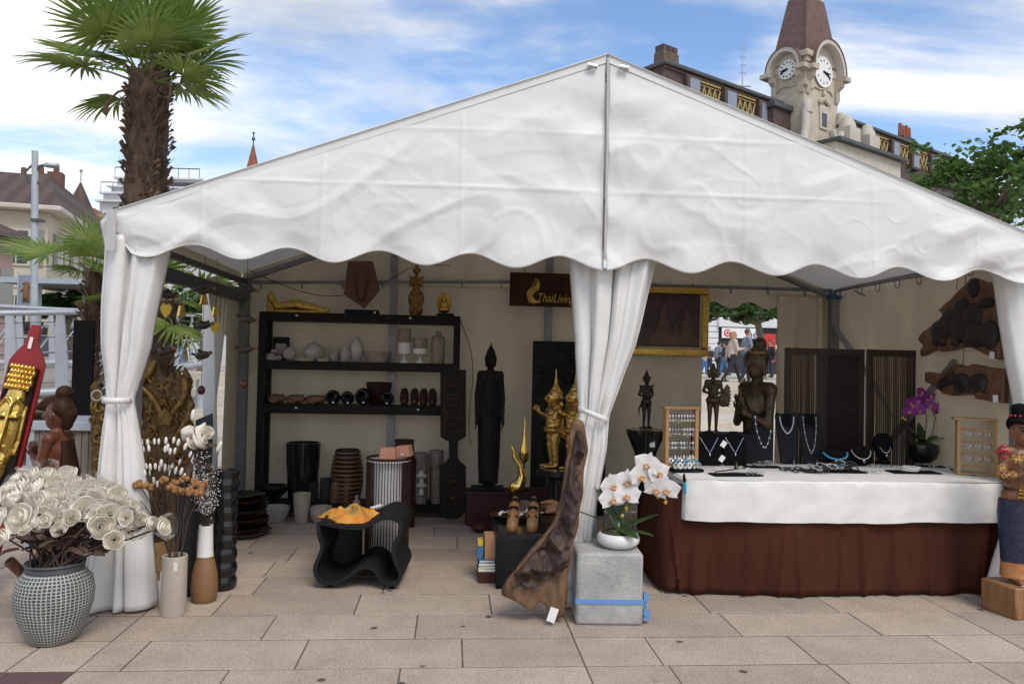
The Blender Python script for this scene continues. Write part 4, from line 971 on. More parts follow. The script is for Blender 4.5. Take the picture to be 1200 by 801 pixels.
mat('bottle_brown', (.24, .135, .055), (.19, .105, .042), scale=5, rough=.55, bump=.1, stretch=(1, 1, 6))
mat('vase_white', (.74, .73, .71), rough=.45)
mat('drip_brown', (.20, .11, .045), (.30, .19, .09), scale=9, rough=.4)
def film():
    m, nt, b, out = newmat('clear_film'); L = nt.links.new
    t = node(nt, 'ShaderNodeBsdfTransparent'); g = node(nt, 'ShaderNodeBsdfGlossy', Roughness=.18); g.inputs['Color'].default_value = (.9, .9, .9, 1)
    f = node(nt, 'ShaderNodeFresnel', IOR=1.35); mr = node(nt, 'ShaderNodeMapRange'); mr.inputs['To Min'].default_value = .05; mr.inputs['To Max'].default_value = .55; L(f.outputs[0], mr.inputs['Value'])
    ms = node(nt, 'ShaderNodeMixShader'); L(mr.outputs[0], ms.inputs[0]); L(t.outputs[0], ms.inputs[1]); L(g.outputs[0], ms.inputs[2]); L(ms.outputs[0], out.inputs['Surface']); M['clear_film'] = m
film()
# ---- big corded vase with rolled cream roses
vb_ = G(62, 750); vz = .415
t = thing('floor_vase', 'big round grey vase wrapped in a pale cord grid, holding the cream roses', 'vase', vb_)
prof = [(.001, 0), (.10, 0), (.115, .012), (.16, .10), (.188, .19), (.196, .26), (.182, .335), (.15, .375), (.138, .385)]
MB().lathe(prof[:]+[(.14, .383), (.001, .30)], 56).build('body', 'cord_grid', t)
MB().lathe([(.138, .378), (.145, .388), (.14, .41), (.15, .418), (.146, .428), (.128, .42), (.125, .37)], 48).build('rim', 'dark_trim', t)
mouth = vb_+V((0, 0, .41))
def bloom_mesh(seed, n_turn=4.2):
    RR = random.Random(seed); m = MB(); N = 130; H_ = 7; vs = []
    for i in range(N+1):
        f_ = i/N; a = f_*2*pi*n_turn+RR.uniform(-.05, .05); r_ = .03+.97*f_**.8; rag = 1+.07*sin(a*2.3+seed)+.05*sin(a*5.1)
        for j in range(H_+1):
            g_ = j/H_
            rr = r_*(.55+.52*sin(pi*.72*g_))*rag + .10*f_*max(0, g_-.82)*5*(1+.6*sin(a*1.7))
            z = -.55*(1-g_)+.50*(1-f_**1.3)*g_-.10*f_*max(0, g_-.75)*4
            vs.append((rr*cos(a), rr*sin(a), z))
    m.add(vs, [(i*(H_+1)+j, (i+1)*(H_+1)+j, (i+1)*(H_+1)+j+1, i*(H_+1)+j+1) for i in range(N) for j in range(H_)])
    return m.mesh('bloom', 'sola_cream', smooth=60, fix=False)
blooms = [bloom_mesh(k, 3.6+.5*k) for k in range(4)]
def wrap_mesh(seed):
    RR = random.Random(seed)
    return MB().grid(lambda u, v: ((.35+.85*v+.13*RR.random()*v)*cos(2*pi*u), (.35+.85*v+.1*RR.random()*v)*sin(2*pi*u), -1.5+1.8*v+.15*RR.random()), 14, 5).mesh('wrapper', 'clear_film', smooth=0, fix=False)
wraps = [wrap_mesh(k) for k in range(3)]
leafm = MB().grid(lambda u, v: (u, (v-.5)*.46*sin(pi*min(1, u*1.02))**.8, .12*sin(pi*u)-.25*abs(v-.5)), 8, 4).mesh('leaf', 'dry_leaf', fix=False)
RS = [(60, 335, 50), (185, 265, 36), (110, 290, 46), (30, 275, 42), (140, 345, 29), (180, 325, 26), (222, 335, 29), (182, 370, 26), (270, 310, 46), (300, 278, 42), (318, 362, 42), (358, 405, 33), (417, 355, 38), (345, 322, 36), (237, 270, 32), (105, 240, 36), (60, 232, 36), (140, 202, 36), (205, 197, 34), (170, 226, 29), (280, 235, 32), (325, 235, 26), (370, 262, 32), (382, 300, 27), (412, 302, 26), (-4, 330, 28), (5, 398, 28), (478, 355, 25), (515, 365, 30), (248, 240, 30), (20, 245, 32), (-25, 285, 34), (95, 200, 30), (-30, 360, 30), (90, 262, 30), (150, 300, 30), (215, 300, 26), (250, 290, 28), (330, 285, 28), (75, 370, 24), (300, 330, 26), (395, 335, 26), (225, 225, 28), (350, 245, 26), (270, 255, 26), (45, 215, 26), (440, 340, 24), (100, 350, 24)]
for k, (zx, zy, r_) in enumerate(RS):
    px, py = zx/2.67, 480+zy/2.67
    Y = interp([(195, vb_.y+.26), (270, vb_.y+.10), (330, vb_.y-.08), (410, vb_.y-.14)], zy)
    if zx > 400: Y = vb_.y+.1
    p = at(px, py, Y); rad_ = r_/2.67*Y/900*.95
    ctr = V((mouth.x, vb_.y+.05, .52)); d = (p-ctr).normalized()*.55+V((R.gauss(0, .12), -.85, .18)); d.normalize()
    if zx > 470: d = V((.8, -.35, .2)).normalized()
    t = thing('cream_rose', 'cream rolled paper rose with a brown stem and clear wrapper in the corded vase', 'flower', mouth, 0, 'cream roses in the corded vase')
    o = bpy.data.objects.new('bloom', blooms[k % 4]); C.objects.link(o); o.parent = t; o.location = p-mouth; o.rotation_euler = d.to_track_quat('Z', 'Y').to_euler(); o.rotation_euler.rotate_axis('Z', R.uniform(0, 6)); o.scale = (rad_, rad_, rad_*.9)
    if k % 4 < 2:
        w_ = bpy.data.objects.new('wrapper', wraps[k % 3]); C.objects.link(w_); w_.parent = t; w_.location = p-mouth; w_.rotation_euler = d.to_track_quat('Z', 'Y').to_euler(); w_.scale = (rad_*1.15,)*3
    q = p-mouth-d*rad_*.45; b0 = V((R.uniform(-.09, .09), R.uniform(-.09, .09), -.06)); md = (q*.5+b0*.5); md.z += .02
    MB().tube([b0, md, q], [.0055, .005, .006], 6).build('stem', 'stem_brown', t)
    for i in range(2):
        l_ = bpy.data.objects.new('leaf', leafm); C.objects.link(l_); l_.parent = t; l_.location = b0.lerp(q, R.uniform(.45, .8)); l_.rotation_euler = (R.uniform(-.5, .5), R.uniform(-.4, .5), R.uniform(0, 6.3)); l_.scale = (R.uniform(.07, .13),)*3
bt = thing('bamboo_tube', 'short dark brown bamboo tube leaning out beside the corded vase', 'tube', at(30, 675, 4.45))
pa = at(10, 656, 4.40)-V(bt.location)
MB().tube([(0, 0, 0), tuple(pa)], .028, 14).build('tube', 'brown_wood', bt); MB().tube([tuple(pa*1.001), tuple(pa*1.03)], .02, 12).build('bore', 'black', bt)
# ---- plain vases
def vase(name, label, px, py, prof, mt, n=32, cat='vase', hole=True, fn=None):
    p = G(px, py); t = thing(name, label, cat, p)
    k = 900/p.y
    b = MB().lathe(prof, n, fn=fn).build('body', mt, t)
    return t, p, b
t, pcy, b_ = vase('cylinder_vase', 'tall pale concrete cylinder vase with seed head stems and a price tag', 203, 719, [(.001, 0), (.069, 0), (.072, .01), (.072, .348), (.068, .352), (.061, .35), (.060, .2), (.001, .2)], 'vase_concrete')
MB().box((.028, -.068, .30), (.022, .004, .052)).build('price_tag', 'paper', t)
t, pbo, b_ = vase('bottle_vase', 'bottle vase with a white neck and brown wooden belly filled with fine white sprigs', 239, 704, [(.001, 0), (.06, 0), (.075, .02), (.083, .09), (.078, .17), (.060, .25), (.050, .285)], 'bottle_brown')
MB().lathe([(.0505, .2851), (.047, .32), (.042, .46), (.043, .478), (.036, .478), (.035, .30)], 28).build('neck', 'vase_white', t)
t, pdr, b_ = vase('drip_vase', 'white cylinder vase with brown drip glazed top holding white bud stems', 182, 706, [(.001, 0), (.06, 0), (.064, .015), (.066, .21)], 'vase_white')
MB().lathe([(.0665, .2101), (.068, .39), (.062, .39), (.06, .25), (.001, .25)], 28, fn=lambda a, z: 1+.012*sin(a*5)).build('glaze', 'drip_brown', t)
RR = random.Random(4); dm = MB()
for k in range(12):
    a = k*2*pi/12; dm.tube([(.0672*cos(a), .0672*sin(a), .22), (.0672*cos(a+.05), .0672*sin(a+.05), .21-RR.uniform(.02, .07))], [.012, .006], 6, True)
dm.build('drips', 'drip_brown', t)
pbl = G(216, 697); t = thing('woven_floor_pot', 'tall slim black woven pot behind the pale cylinder vase', 'pot', pbl)
MB().lathe([(.001, 0), (.055, 0), (.065, .1), (.068, .5), (.06, .72), (.05, .72), (.05, .5), (.001, .45)], 26).build('body', 'black_weave', t)
prb = G(261, 689); t = thing('ribbed_floor_vase', 'tall black floor vase with bulging twisted ribs next to the brown bottle vase', 'vase', prb)
MB().lathe([(.001, 0)]+[(.075+.011*abs(sin(z*34)), z) for z in [k*.012 for k in range(66)]]+[(.06, .79), (.05, .7), (.001, .6)], 28, fn=lambda a, z: 1+.05*sin(a*3+z*9)).build('body', 'gloss_black', t)
# ---- bud stems
BUD = [(10, 545), (38, 508), (42, 535), (128, 490), (165, 490), (110, 518), (138, 530), (172, 525), (205, 485), (230, 485), (272, 480), (318, 478), (345, 490), (268, 530), (282, 520), (297, 543), (325, 540), (385, 515), (415, 560), (354, 605), (245, 612), (265, 640), (55, 680), (85, 685), (12, 675), (50, 660), (100, 650), (122, 655), (155, 630), (180, 635), (210, 630), (235, 640), (150, 670), (180, 670), (290, 640), (310, 630), (330, 655), (295, 670), (362, 660), (378, 688), (200, 715), (222, 735)]
bud = MB().ball((0, 0, 0), (.42, .42, 1), 10, 8).mesh('bud', 'bud_white')
mo = pdr+V((0, 0, .37))
for k, (zx, zy) in enumerate(BUD):
    p = at(140+zx/5, 420+zy/5, pdr.y+R.uniform(-.12, .12)); d = (p-mo).normalized()
    t = thing('bud_stem', 'thin dark stem tipped with a small white bud in the drip glazed vase', 'flower', mo, 0, 'white bud stems in the drip vase')
    o = bpy.data.objects.new('bud', bud); C.objects.link(o); o.parent = t; o.location = p-mo; o.rotation_euler = d.to_track_quat('Z', 'Y').to_euler(); o.scale = (R.uniform(.020, .027),)*3
    b0 = V((R.uniform(-.04, .04), R.uniform(-.04, .04), -.1)); MB().tube([b0, (p-mo)*.5+V((0, 0, .015)), p-mo], [.003, .0025, .002], 5).build('stem', 'stem_brown', t)
SD = [(193, 562), (205, 566), (217, 561), (228, 564), (240, 567), (210, 575), (222, 574), (236, 575), (200, 571), (152, 568), (163, 566), (171, 569)]
mo = pcy+V((0, 0, .34))
seed_m = MB()
RR = random.Random(12)
for k in range(7): seed_m.ball((RR.uniform(-.6, .6), RR.uniform(-.6, .6), RR.uniform(-.4, .4)), RR.uniform(.34, .46), 10, 8)
seed_m = seed_m.mesh('seed_head', 'seed_brown')
for k, (px, py) in enumerate(SD):
    p = at(px, py, pcy.y+R.uniform(-.04, .1))
    t = thing('seed_head_stem', 'dark stem ending in a knot of round brown seed pods in the pale cylinder vase', 'flower', mo, 0, 'seed head stems in the cylinder vase')
    o = bpy.data.objects.new('seed_head', seed_m); C.objects.link(o); o.parent = t; o.location = p-mo; o.rotation_euler = (0, 0, R.uniform(0, 6)); o.scale = (.042,)*3
    b0 = V((R.uniform(-.04, .04), R.uniform(-.04, .04), -.08)); MB().tube([b0, (p-mo)*.45+V((0, 0, .03)), p-mo], [.004, .003, .003], 5).build('stem', 'stem_brown', t)
mo = pbo+V((0, 0, .47)); t = thing('fine_sprigs', 'airy bunch of twigs dotted with tiny white flowers in the bottle vase', 'sprigs', mo)
tw = MB(); dt = MB(); RR = random.Random(31)
for k in range(46):
    e = at(RR.gauss(240, 11), RR.uniform(528, 590), pbo.y+RR.gauss(0, .07))-mo; md_ = e*.5+V((RR.gauss(0, .01), RR.gauss(0, .01), .02)); tw.tube([(RR.uniform(-.02, .02), 0, -.05), tuple(md_), tuple(e)], [.002, .0016, .001], 4)
    for i in range(13):
        q = md_.lerp(e, RR.uniform(-.5, 1.1))+V((RR.gauss(0, .014), RR.gauss(0, .014), RR.gauss(0, .014))); dt.ball(tuple(q), RR.uniform(.0022, .0042), 6, 4)
tw.build('twigs', 'stem_brown', t); dt.build('tiny_flowers', 'bud_white', t)['kind'] = 'stuff'
# large ivory bloom and two loose pointed buds above
fl_b = at(236, 697, pbo.y+.1); mo = V((fl_b.x, fl_b.y, .02)); p = at(232, 510, pbo.y+.12)
t = thing('ivory_bloom', 'large ivory dried bloom with dark leaves above the brown bottle vase', 'flower', pbl+V((0, 0, .6)))
q0 = p-V(t.location)
for k, (a, b_, s_) in enumerate(((-.055, .01, .062), (.03, -.02, .07), (.0, .03, .06), (-.02, -.035, .05), (.06, .02, .05))):
    o = bpy.data.objects.new('petal_cluster', blooms[k % 4]); C.objects.link(o); o.parent = t; o.location = q0+V((a, -.03*(k % 2), b_)); o.rotation_euler = (radians(60), R.uniform(-.5, .5), R.uniform(0, 6)); o.scale = (s_,)*3
for k in range(7):
    l_ = bpy.data.objects.new('leaf', leafm); C.objects.link(l_); l_.parent = t; l_.location = q0+V((R.uniform(-.04, .05), 0, -.07-.02*k)); l_.rotation_euler = (R.uniform(-.5, .5), R.uniform(-.2, .8), k*.9); l_.scale = (.14,)*3
MB().tube([(0, 0, 0), tuple(q0)], .006, 6).build('stem', 'stem_brown', t)
for px, py, lx in ((226, 486, 222), (257, 523, 246)):
    p = at(px, py, pbo.y+.05); b0 = pbo+V((0, 0, .47)); t = thing('tall_bud', 'long ivory bud rising %s above the white necked bottle' % ('highest, against the dark leaning board' if px < 240 else 'out to the right'), 'flower', b0)
    o = MB().ball((0, 0, 0), (.014, .014, .038), 10, 8).build('bud', 'bud_white', t, loc=p-b0, rot=(0, .4 if px > 240 else .1, 0)); MB().tube([(0, 0, -.02), tuple((p-b0)*.6), tuple(p-b0)], .0025, 5).build('stem', 'stem_brown', t)
# ---- stack of dark trays by the rear post
pt_ = G(276, 634)
RR = random.Random(6)
for k in range(9):
    t = thing('wooden_tray', 'dark lacquered wavy tray in the stack by the rear tent post' if k else 'lowest and largest dark lacquered tray of the stack by the rear tent post', 'tray', (pt_.x+RR.uniform(-.02, .02), pt_.y+.2+RR.uniform(-.02, .02), .004+k*.038), RR.uniform(-.2, .2), 'dark trays stacked by the rear post')
    s_ = 1-.02*k
    MB().lathe([(.001, 0), (.13*s_, 0), (.2*s_, .025), (.225*s_, .05), (.215*s_, .052), (.19*s_, .032), (.001, .01)], 30, fn=lambda a, z: 1+.05*sin(a*4+k)).build('tray', 'dark_brown' if k % 2 else 'gloss_black', t)
# ---- curtain foot lying out to the right and the leaning sheet
pA_ = G(122, 715); pB_ = G(173, 708)
def foot(u, v): 
    return (lerp(pA_.x, pB_.x, u)+.02*sin(v*3), lerp(pA_.y, pB_.y, u)+.05*v+.02*sin(u*7+v*2)-.03*sin(u*pi), .012+.46*v+.02*u)
o = MB().grid(foot, 20, 14).xf(TM).build('curtain_foot', 'curtain_cloth', tent, fix=False, solid=.003)
pA2, pB2 = G(98, 716), G(123, 717)
MB().grid(lambda u, v: (lerp(pA2.x, pB2.x, u), pA2.y+.03*sin(u*5)+.06*v, .012+.55*v), 10, 8).xf(TM).build('curtain_foot', 'curtain_cloth', tent, fix=False, solid=.003)
# ---- planter counter
ca = at(34, 493, 6.3); cb_ = at(190, 493, 6.3); ch_ = ca.z; cw = cb_.x-ca.x
t = thing('board_planter', 'long planter box of weathered upright boards with a grey metal cap behind the left curtain', 'planter', (ca.x, 6.3, 0))
MB().bb(.02, cw-.06, .02, .55, .02, ch_-.07).build('core', 'weathered_board', t)
n_ = 17
for k in range(n_): MB().bb(.03+k*(cw-.1)/n_, .03+(k+1)*(cw-.1)/n_-.006, 0, .018, .03, ch_-.071).build('board', 'weathered_board', t)
MB().bb(-.02, cw, -.03, .6, ch_-.07, ch_).build('cap', 'galvanised', t, bevel=.006)
for x in (-.005, cw-.06): MB().bb(x, x+.055, -.012, .05, 0, ch_-.071).build('corner_post', 'galvanised', t)
wb = at(50, 488, 6.5); t = thing('dark_bowl', 'dark shallow bowl on the planter cap behind the wooden praying figure', 'bowl', (wb.x, 6.45, ch_))
MB().lathe([(.001, 0), (.05, 0), (.10, .05), (.095, .052), (.05, .012), (.001, .01)], 22).build('body', 'dark_brown', t)
k0, k1 = at(82, 497, 7.0), at(101, 375, 7.0)
t = thing('black_display_board', 'tall narrow black display board behind the young palm', 'board', (k0.x, 7.0, 0))
MB().bb(0, k1.x-k0.x+.06, 0, .05, .02, k1.z).build('panel', 'black_velvet', t, bevel=.004)
for x in (.02, .2): MB().bb(x-.02, x+.02, -.05, .12, 0, .019).build('foot', 'black_matte', t)
k0 = at(231, 530, 6.9); t = thing('leaning_board', 'dark grey board leaning behind the ivory bloom', 'board', (k0.x, 6.9, 0))
q = [at(x, y, 6.9) for x, y in ((229, 492), (249, 484), (246, 620), (229, 620))]
MB().prism([(p.x-k0.x, max(0, p.z)) for p in q], 0, .02).build('panel', 'dark_metal', t)
# ---- red board with a gilded face
rb_ = at(-36, 700, 5.05); t = thing('gilded_face_board', 'red lacquered board with a long gilded face carved on it, leaning at the photo edge', 'carving', (rb_.x, 5.05, .0)); t.rotation_euler = (radians(-4), radians(9.3), radians(8)); t.scale = (.68, 1, 1)
hw = .155
MB().prism([(-hw, .02), (hw, .02), (hw, 1.50), (.115, 1.56), (.06, 1.62), (.05, 1.66), (.05, 1.72), (.03, 1.75), (-.03, 1.75), (-.05, 1.72), (-.05, 1.66), (-.06, 1.62), (-.115, 1.56), (-hw, 1.50)], -.012, .025).build('board', 'red_lacquer', t, bevel=.004)
MB().bb(-.12, .125, -.05, -.013, .62, 1.47).build('backing', 'black_wood', t)
m = MB(); m.ball((0, -.05, 1.10), (.105, .05, .33)); m.ball((0, -.06, .84), (.07, .045, .12)); m.tube([(0, -.10, 1.22), (.0, -.12, 1.05), (0, -.145, .96)], [.014, .02, .03], 10, True); m.ball((0, -.125, .95), (.042, .03, .022))
for s in (-1, 1):
    m.tube([(s*.015, -.10, 1.24), (s*.05, -.105, 1.27), (s*.095, -.075, 1.23)], .011, 8, True); m.ball((s*.052, -.092, 1.155), (.035, .018, .02)); m.tube([(s*.11, -.05, 1.22), (s*.115, -.05, 1.0), (s*.105, -.055, .93)], [.016, .014, .02], 8, True)
m.tube([(-.045, -.095, .86), (0, -.108, .868), (.045, -.095, .86)], .013, 8, True); m.tube([(-.035, -.095, .838), (0, -.105, .832), (.035, -.095, .838)], .013, 8, True)
m.blob('gilded_face', 'bright_gold', t, vox=.007, smooth=3)
hr = MB(); RR = random.Random(5)
for r_ in range(5):
    for k in range(7): hr.ball(((k-3)*.031+(r_ % 2)*.012, -.07-.012*cos((k-3)*.5)+.012*r_*.5, 1.34+r_*.032), .021, 8, 6)
hr.build('curls', 'bright_gold', t)
for s in (-1, 1): MB().tube([(s*.022, -.112, 1.142), (s*.052, -.114, 1.135), (s*.083, -.100, 1.145)], .006, 6).build('eyelid', 'black', t)
MB().box((-.005, -.02, 1.63), (.03, .006, .075)).build('price_tag', 'paper', t)
# ---- wooden praying figure, seen in profile
wp = at(66, 560, 5.55); h = 1.21
J = joints(0, ('pray', 'pray')); J['hs'] = 1.25; m = body_caps(MB(), h, J)
m.lathe([(.10*h, 0), (.115*h, .05*h), (.10*h, .3*h), (.105*h, .5*h), (.05*h, .62*h)], 16, sy=.8)
o = m.blob('praying_figure', 'statue_wood', vox=.009, smooth=3)
b = bmesh.new(); b.from_mesh(o.data); f_ = MB(); body_caps(f_, h, J, 0, 'fingers'); tm = f_.mesh('f', None); b.from_mesh(tm); b.to_mesh(o.data); b.free()
o.data.polygons.foreach_set('use_smooth', [True]*len(o.data.polygons))
o.location = (wp.x, 5.55, 0); o.rotation_euler = (0, 0, -pi/2)
tag(o, 'brown wooden praying figure with a topknot and fringe, seen in profile before the planter', 'statue')
m = MB(); hx, hy, hz_ = (c*h for c in J['head'])
m.ball((0, hy+.03*h, hz_+.03*h), (.066*h, .062*h, .064*h)); m.tube([(0, hy-.02*h, hz_+.058*h), (0, hy-.07*h, hz_+.05*h), (0, hy-.115*h, hz_+.034*h)], [.056*h, .04*h, .014*h], 12, True, flat=.45); m.tube([(0, hy+.03*h, hz_+.06*h), (0, hy+.035*h, hz_+.10*h)], .04*h, 12); m.ball((0, hy+.035*h, hz_+.125*h), (.048*h, .048*h, .042*h)); m.tube([(0, hy+.06*h, hz_), (0, hy+.055*h, hz_-.06*h)], [.05*h, .03*h], 10, True)
m.blob('hair', 'dark_brown', o, vox=.008, smooth=2)
m = MB().tube([(.0, .05*h, .78*h), (0, .075*h, .6*h), (0, .085*h, .3*h), (0, .08*h, .05*h)], [.06*h, .08*h, .09*h, .09*h], 14, flat=.5); m.build('shawl', 'dark_brown', o)
# ---- gilded carved screen
cs = at(165, 560, 6.15); t = thing('carved_gilded_screen', 'gilded flame shaped carving of scrolls standing behind the corner curtain', 'carving', (cs.x, 6.15, 0))
OUT = [(106, 700), (106, 452), (112, 446), (120, 470), (140, 470), (152, 462), (158, 440), (166, 420), (174, 398), (178, 432), (184, 424), (189, 440), (196, 444), (200, 436), (205, 445), (208, 432), (213, 442), (216, 430), (221, 438), (225, 446), (222, 462), (227, 474), (224, 492), (230, 520), (222, 540), (226, 580), (222, 700)]
MB().prism([(p.x-cs.x, max(.0, p.z)) for p in [at(x, y, 6.15) for x, y in OUT]], 0, .03).build('backing', 'dull_gold', t)
RR = random.Random(8); sc_ = MB()
for k in range(120):
    px, py = RR.uniform(108, 224), RR.uniform(440, 590)
    if px < 150 and py < 470 or (px > 205 and py < 445): continue
    p = at(px, py, 6.15)-V((cs.x, 6.15, 0)); r_ = RR.uniform(.018, .04); a0 = RR.uniform(0, 6)
    sc_.tube([(p.x+r_*(1-i/22)*cos(a0+i*.42), -.012-.01*sin(i*.2), p.z+r_*(1-i/22)*sin(a0+i*.42)*1.2) for i in range(15)], [.009*(1-.6*i/15) for i in range(15)], 6)
for pts in ([(150, 476), (158, 462), (168, 455), (176, 462), (184, 474), (192, 490)], [(192, 490), (202, 484), (212, 472), (218, 458), (217, 445)], [(160, 455), (168, 445), (176, 436), (181, 425)], [(205, 515), (214, 500), (222, 485), (224, 472)], [(160, 468), (165, 478), (162, 488)], [(200, 540), (212, 522), (222, 508)]):
    sc_.tube([at(x, y, 6.13)-V((cs.x, 6.15, 0)) for x, y in pts], .022, 8, True)
sc_.build('scrollwork', 'aged_gold', t)
m_ = MB(); p = at(194, 488, 6.12)-V((cs.x, 6.15, 0)); m_.prism([(p.x-.06, p.z), (p.x, p.z+.07), (p.x+.06, p.z), (p.x+.04, p.z-.06), (p.x-.04, p.z-.06)], -.05, -.005); m_.build('boss', 'aged_gold', t)
# ---- hanging mobiles
mat('turtle_shell', (.035, .03, .024), (.07, .055, .04), scale=30, rough=.45, bump=.3); mat('leaf_yellow', (.70, .46, .06), rough=.35, metal=.3); mat('red_bead', (.07, .012, .012), rough=.3)
def turtle(par, p, s_, a):
    sh = MB().ball((0, 0, 0), (s_*.5, s_*.4, s_*.26), 14, 9).build('turtle', 'turtle_shell', par, loc=p, rot=(R.uniform(-.2, .3), R.uniform(-.3, .2), a))
    MB().ball((s_*.6, 0, .02*s_), (s_*.16, s_*.13, s_*.12), 10, 7).build('head', 'mid_wood', sh)
    for sx_2, sy_ in ((.28, 1), (.28, -1), (-.32, 1), (-.32, -1)):
        MB().prism([(s_*(sx_2-.1), 0), (s_*(sx_2+.1), 0), (s_*(sx_2-.12), s_*.62*sy_*(1 if sx_2 > 0 else .7)), (s_*(sx_2-.3), s_*.5*sy_*(1 if sx_2 > 0 else .7))], -.006*s_*4, .006*s_*4, 'z').xf(Matrix.Rotation(.5*sy_, 4, 'X')).build('flipper', 'turtle_shell', sh)
for px, Y, its, lab in ((290, 5.6, [(338, 't'), (374, 't'), (409, 't'), (450, 'b')], 'hanging string of small dark turtles with a red bead, beside the rear tent post'),
                        (196, 5.5, [(345, 't'), (363, 'l'), (411, 't')], 'hanging string with dark turtles and a yellow leaf, next to the corner curtain'),
                        (214, 5.7, [(365, 'g')], 'hanging string with one small gold bell'),
                        (240, 5.7, [(340, 't'), (352, 'g'), (381, 't'), (416, 't'), (457, 'b')], 'hanging string with turtles and red bead in front of the stone steps'),
                        (254, 5.9, [(366, 'g'), (383, 'l')], 'hanging string with a gold bell above a yellow heart leaf')):
    top = at(px, 318, Y); t = thing('turtle_mobile', lab, 'mobile', (top.x, Y, 2.27), 0, 'hanging mobiles at the open tent side')
    MB().tube([(0, 0, 0), (0, 0, at(px, its[-1][0], Y).z-2.27)], .0018, 5).build('string', 'cable', t)
    for py, kd in its:
        z = at(px, py, Y).z-2.27
        if kd == 't': turtle(t, (0, 0, z), .115, R.uniform(-.4, .3))
        elif kd == 'b': MB().ball((0, 0, z), (.028, .028, .034), 12, 8).build('bead', 'red_bead', t)
        elif kd == 'g': MB().lathe([(.006, .05), (.02, .04), (.026, 0), (.034, -.03), (.03, -.03), (.001, .02)], 14, (0, 0, z)).build('bell', 'bright_gold', t)
        else: MB().prism([(0, z-.06), (.03, z-.02), (.04, z+.02), (.02, z+.045), (0, z+.035), (-.02, z+.045), (-.04, z+.02), (-.03, z-.02)], -.002, .002).build('leaf', 'leaf_yellow', t)
# ================================================================ shelf unit, its goods and the middle of the stall
mat('frog_wood', (.05, .028, .016), (.26, .14, .06), scale=42, rough=.45, wave=1.5, lo=.45, hi=.55, stretch=(1, .2, .2))
mat('rib_wood', (.16, .085, .04), (.11, .058, .028), scale=10, rough=.5)
mat('marble_crackle', (.36, .31, .26), (.20, .15, .12), scale=55, rough=.6, bump=.2, detail=2)
mat('pink_card', (.60, .30, .19), (.55, .27, .165), scale=9, rough=.8)
mat('orange_cloth', (.68, .32, .05), (.55, .17, .025), scale=7, rough=.85, bump=.2, c3=(.22, .20, .06), s3=11)
mat('bench_wicker', (.010, .010, .011), (.018, .018, .02), scale=60, rough=.65, spec=.2, bump=.5, bscale=110, stretch=(1, 1, 1))
mat('root_light', (.22, .115, .05), (.05, .028, .015), scale=5, rough=.55, bump=.4, bscale=14, stretch=(2.2, 1, .7), detail=8)
mat('root_dark', (.030, .019, .015), (.075, .045, .033), scale=12, rough=.6, bump=.6, bscale=16)
mat('book_yellow', (.62, .44, .03), rough=.5); mat('book_blue', (.04, .16, .33), rough=.5); mat('book_white', (.6, .58, .54), rough=.6); mat('block_wood', (.45, .235, .13), (.38, .19, .10), scale=7, rough=.6, stretch=(1, 1, 6))
mat('concrete', (.40, .40, .38), (.30, .30, .285), scale=7, rough=.9, bump=.5, bscale=45, detail=8, c3=(.46, .455, .43), s3=5)
mat('mossy', (.06, .075, .015), (.03, .04, .01), scale=60, rough=.95, bump=.8)
SY = 7.55
def K(Y): return Y/900.
zsh = [at(420, y, SY).z for y in (367.5, 424, 475, 590)]
xl, xr = at(301, 480, SY).x, at(537, 480, SY).x
sh_ = thing('display_shelf', 'black wooden shelf unit with three long boards against the rear tent wall', 'shelf', (xl, SY, 0)); SWd = xr-xl; D_ = .30
for k, z in enumerate(zsh): MB().bb(.0+.002*k, SWd-.002*k, .003, D_-.003, z-.085, z).build('shelf_board', 'black_wood', sh_, bevel=.004)
for x in (-.004, SWd-.062):
    for y in (-.004, D_-.055): MB().bb(x, x+.066, y, y+.06, 0, zsh[0]-.003).build('post', 'black_wood', sh_, bevel=.004)
MB().bb(.08, .12, .05, D_-.05, 1.0, 1.05).build('side_rail', 'black_wood', sh_)
tg = MB()
for px in (348, 481): MB().box((at(px, 367, SY).x-xl, -.004, zsh[0]-.03), (.022, .004, .016)).build('price_tag', 'paper', sh_)
for px in (347, 490): MB().box((at(px, 475, SY).x-xl, -.004, zsh[2]-.03), (.022, .004, .014)).build('price_tag', 'paper', sh_)
def on(k, px, y=SY+.13): return V((at(px, 420, y).x, y, zsh[k]+.001))
def lat(name, label, cat, pos, prof, mt, n=26, sc=None, **kw):
    t = thing(name, label, cat, pos); s_ = sc or K(pos[1]); MB().lathe([(r_*s_, z*s_) for r_, z in prof], n, **kw).build('body', mt, t); return t
P_ = lambda *a: list(a)
# -- top of the shelf
t = on(0, 345); m = MB(); s_ = K(SY+.13)
for a, b, r1_, r2_ in (((-20, 6), (2, 9), 5.5, 7), ((2, 8), (22, 5.5), 7, 5), ((22, 5.5), (36, 3.5), 4.5, 2.6), ((-20, 7), (-27, 13), 4, 3), ((-18, 8), (-30, 2), 2.4, 2), ((-30, 2), (-31, 13), 2.1, 1.8), ((0, 12), (16, 9), 2.4, 2), ((34, 3.5), (37, 6), 2.4, 1.6)):
    m.tube([(a[0]*s_, 0, a[1]*s_), (b[0]*s_, -.01, b[1]*s_)], [r1_*s_, r2_*s_], 10, True)
m.ball((-28*s_, 0, 17*s_), (4.6*s_, 4.4*s_, 5*s_)); m.ball((-29*s_, 0, 22*s_), (2.4*s_, 2.4*s_, 2.4*s_)); m.bb(-33*s_, 37*s_, -.05, .05, 0, 2*s_)
o = m.blob('reclining_figure', 'gold', vox=.006, smooth=2); o.location = t; tag(o, 'gilded figure reclining with its head on one hand, on top of the shelf', 'statue')
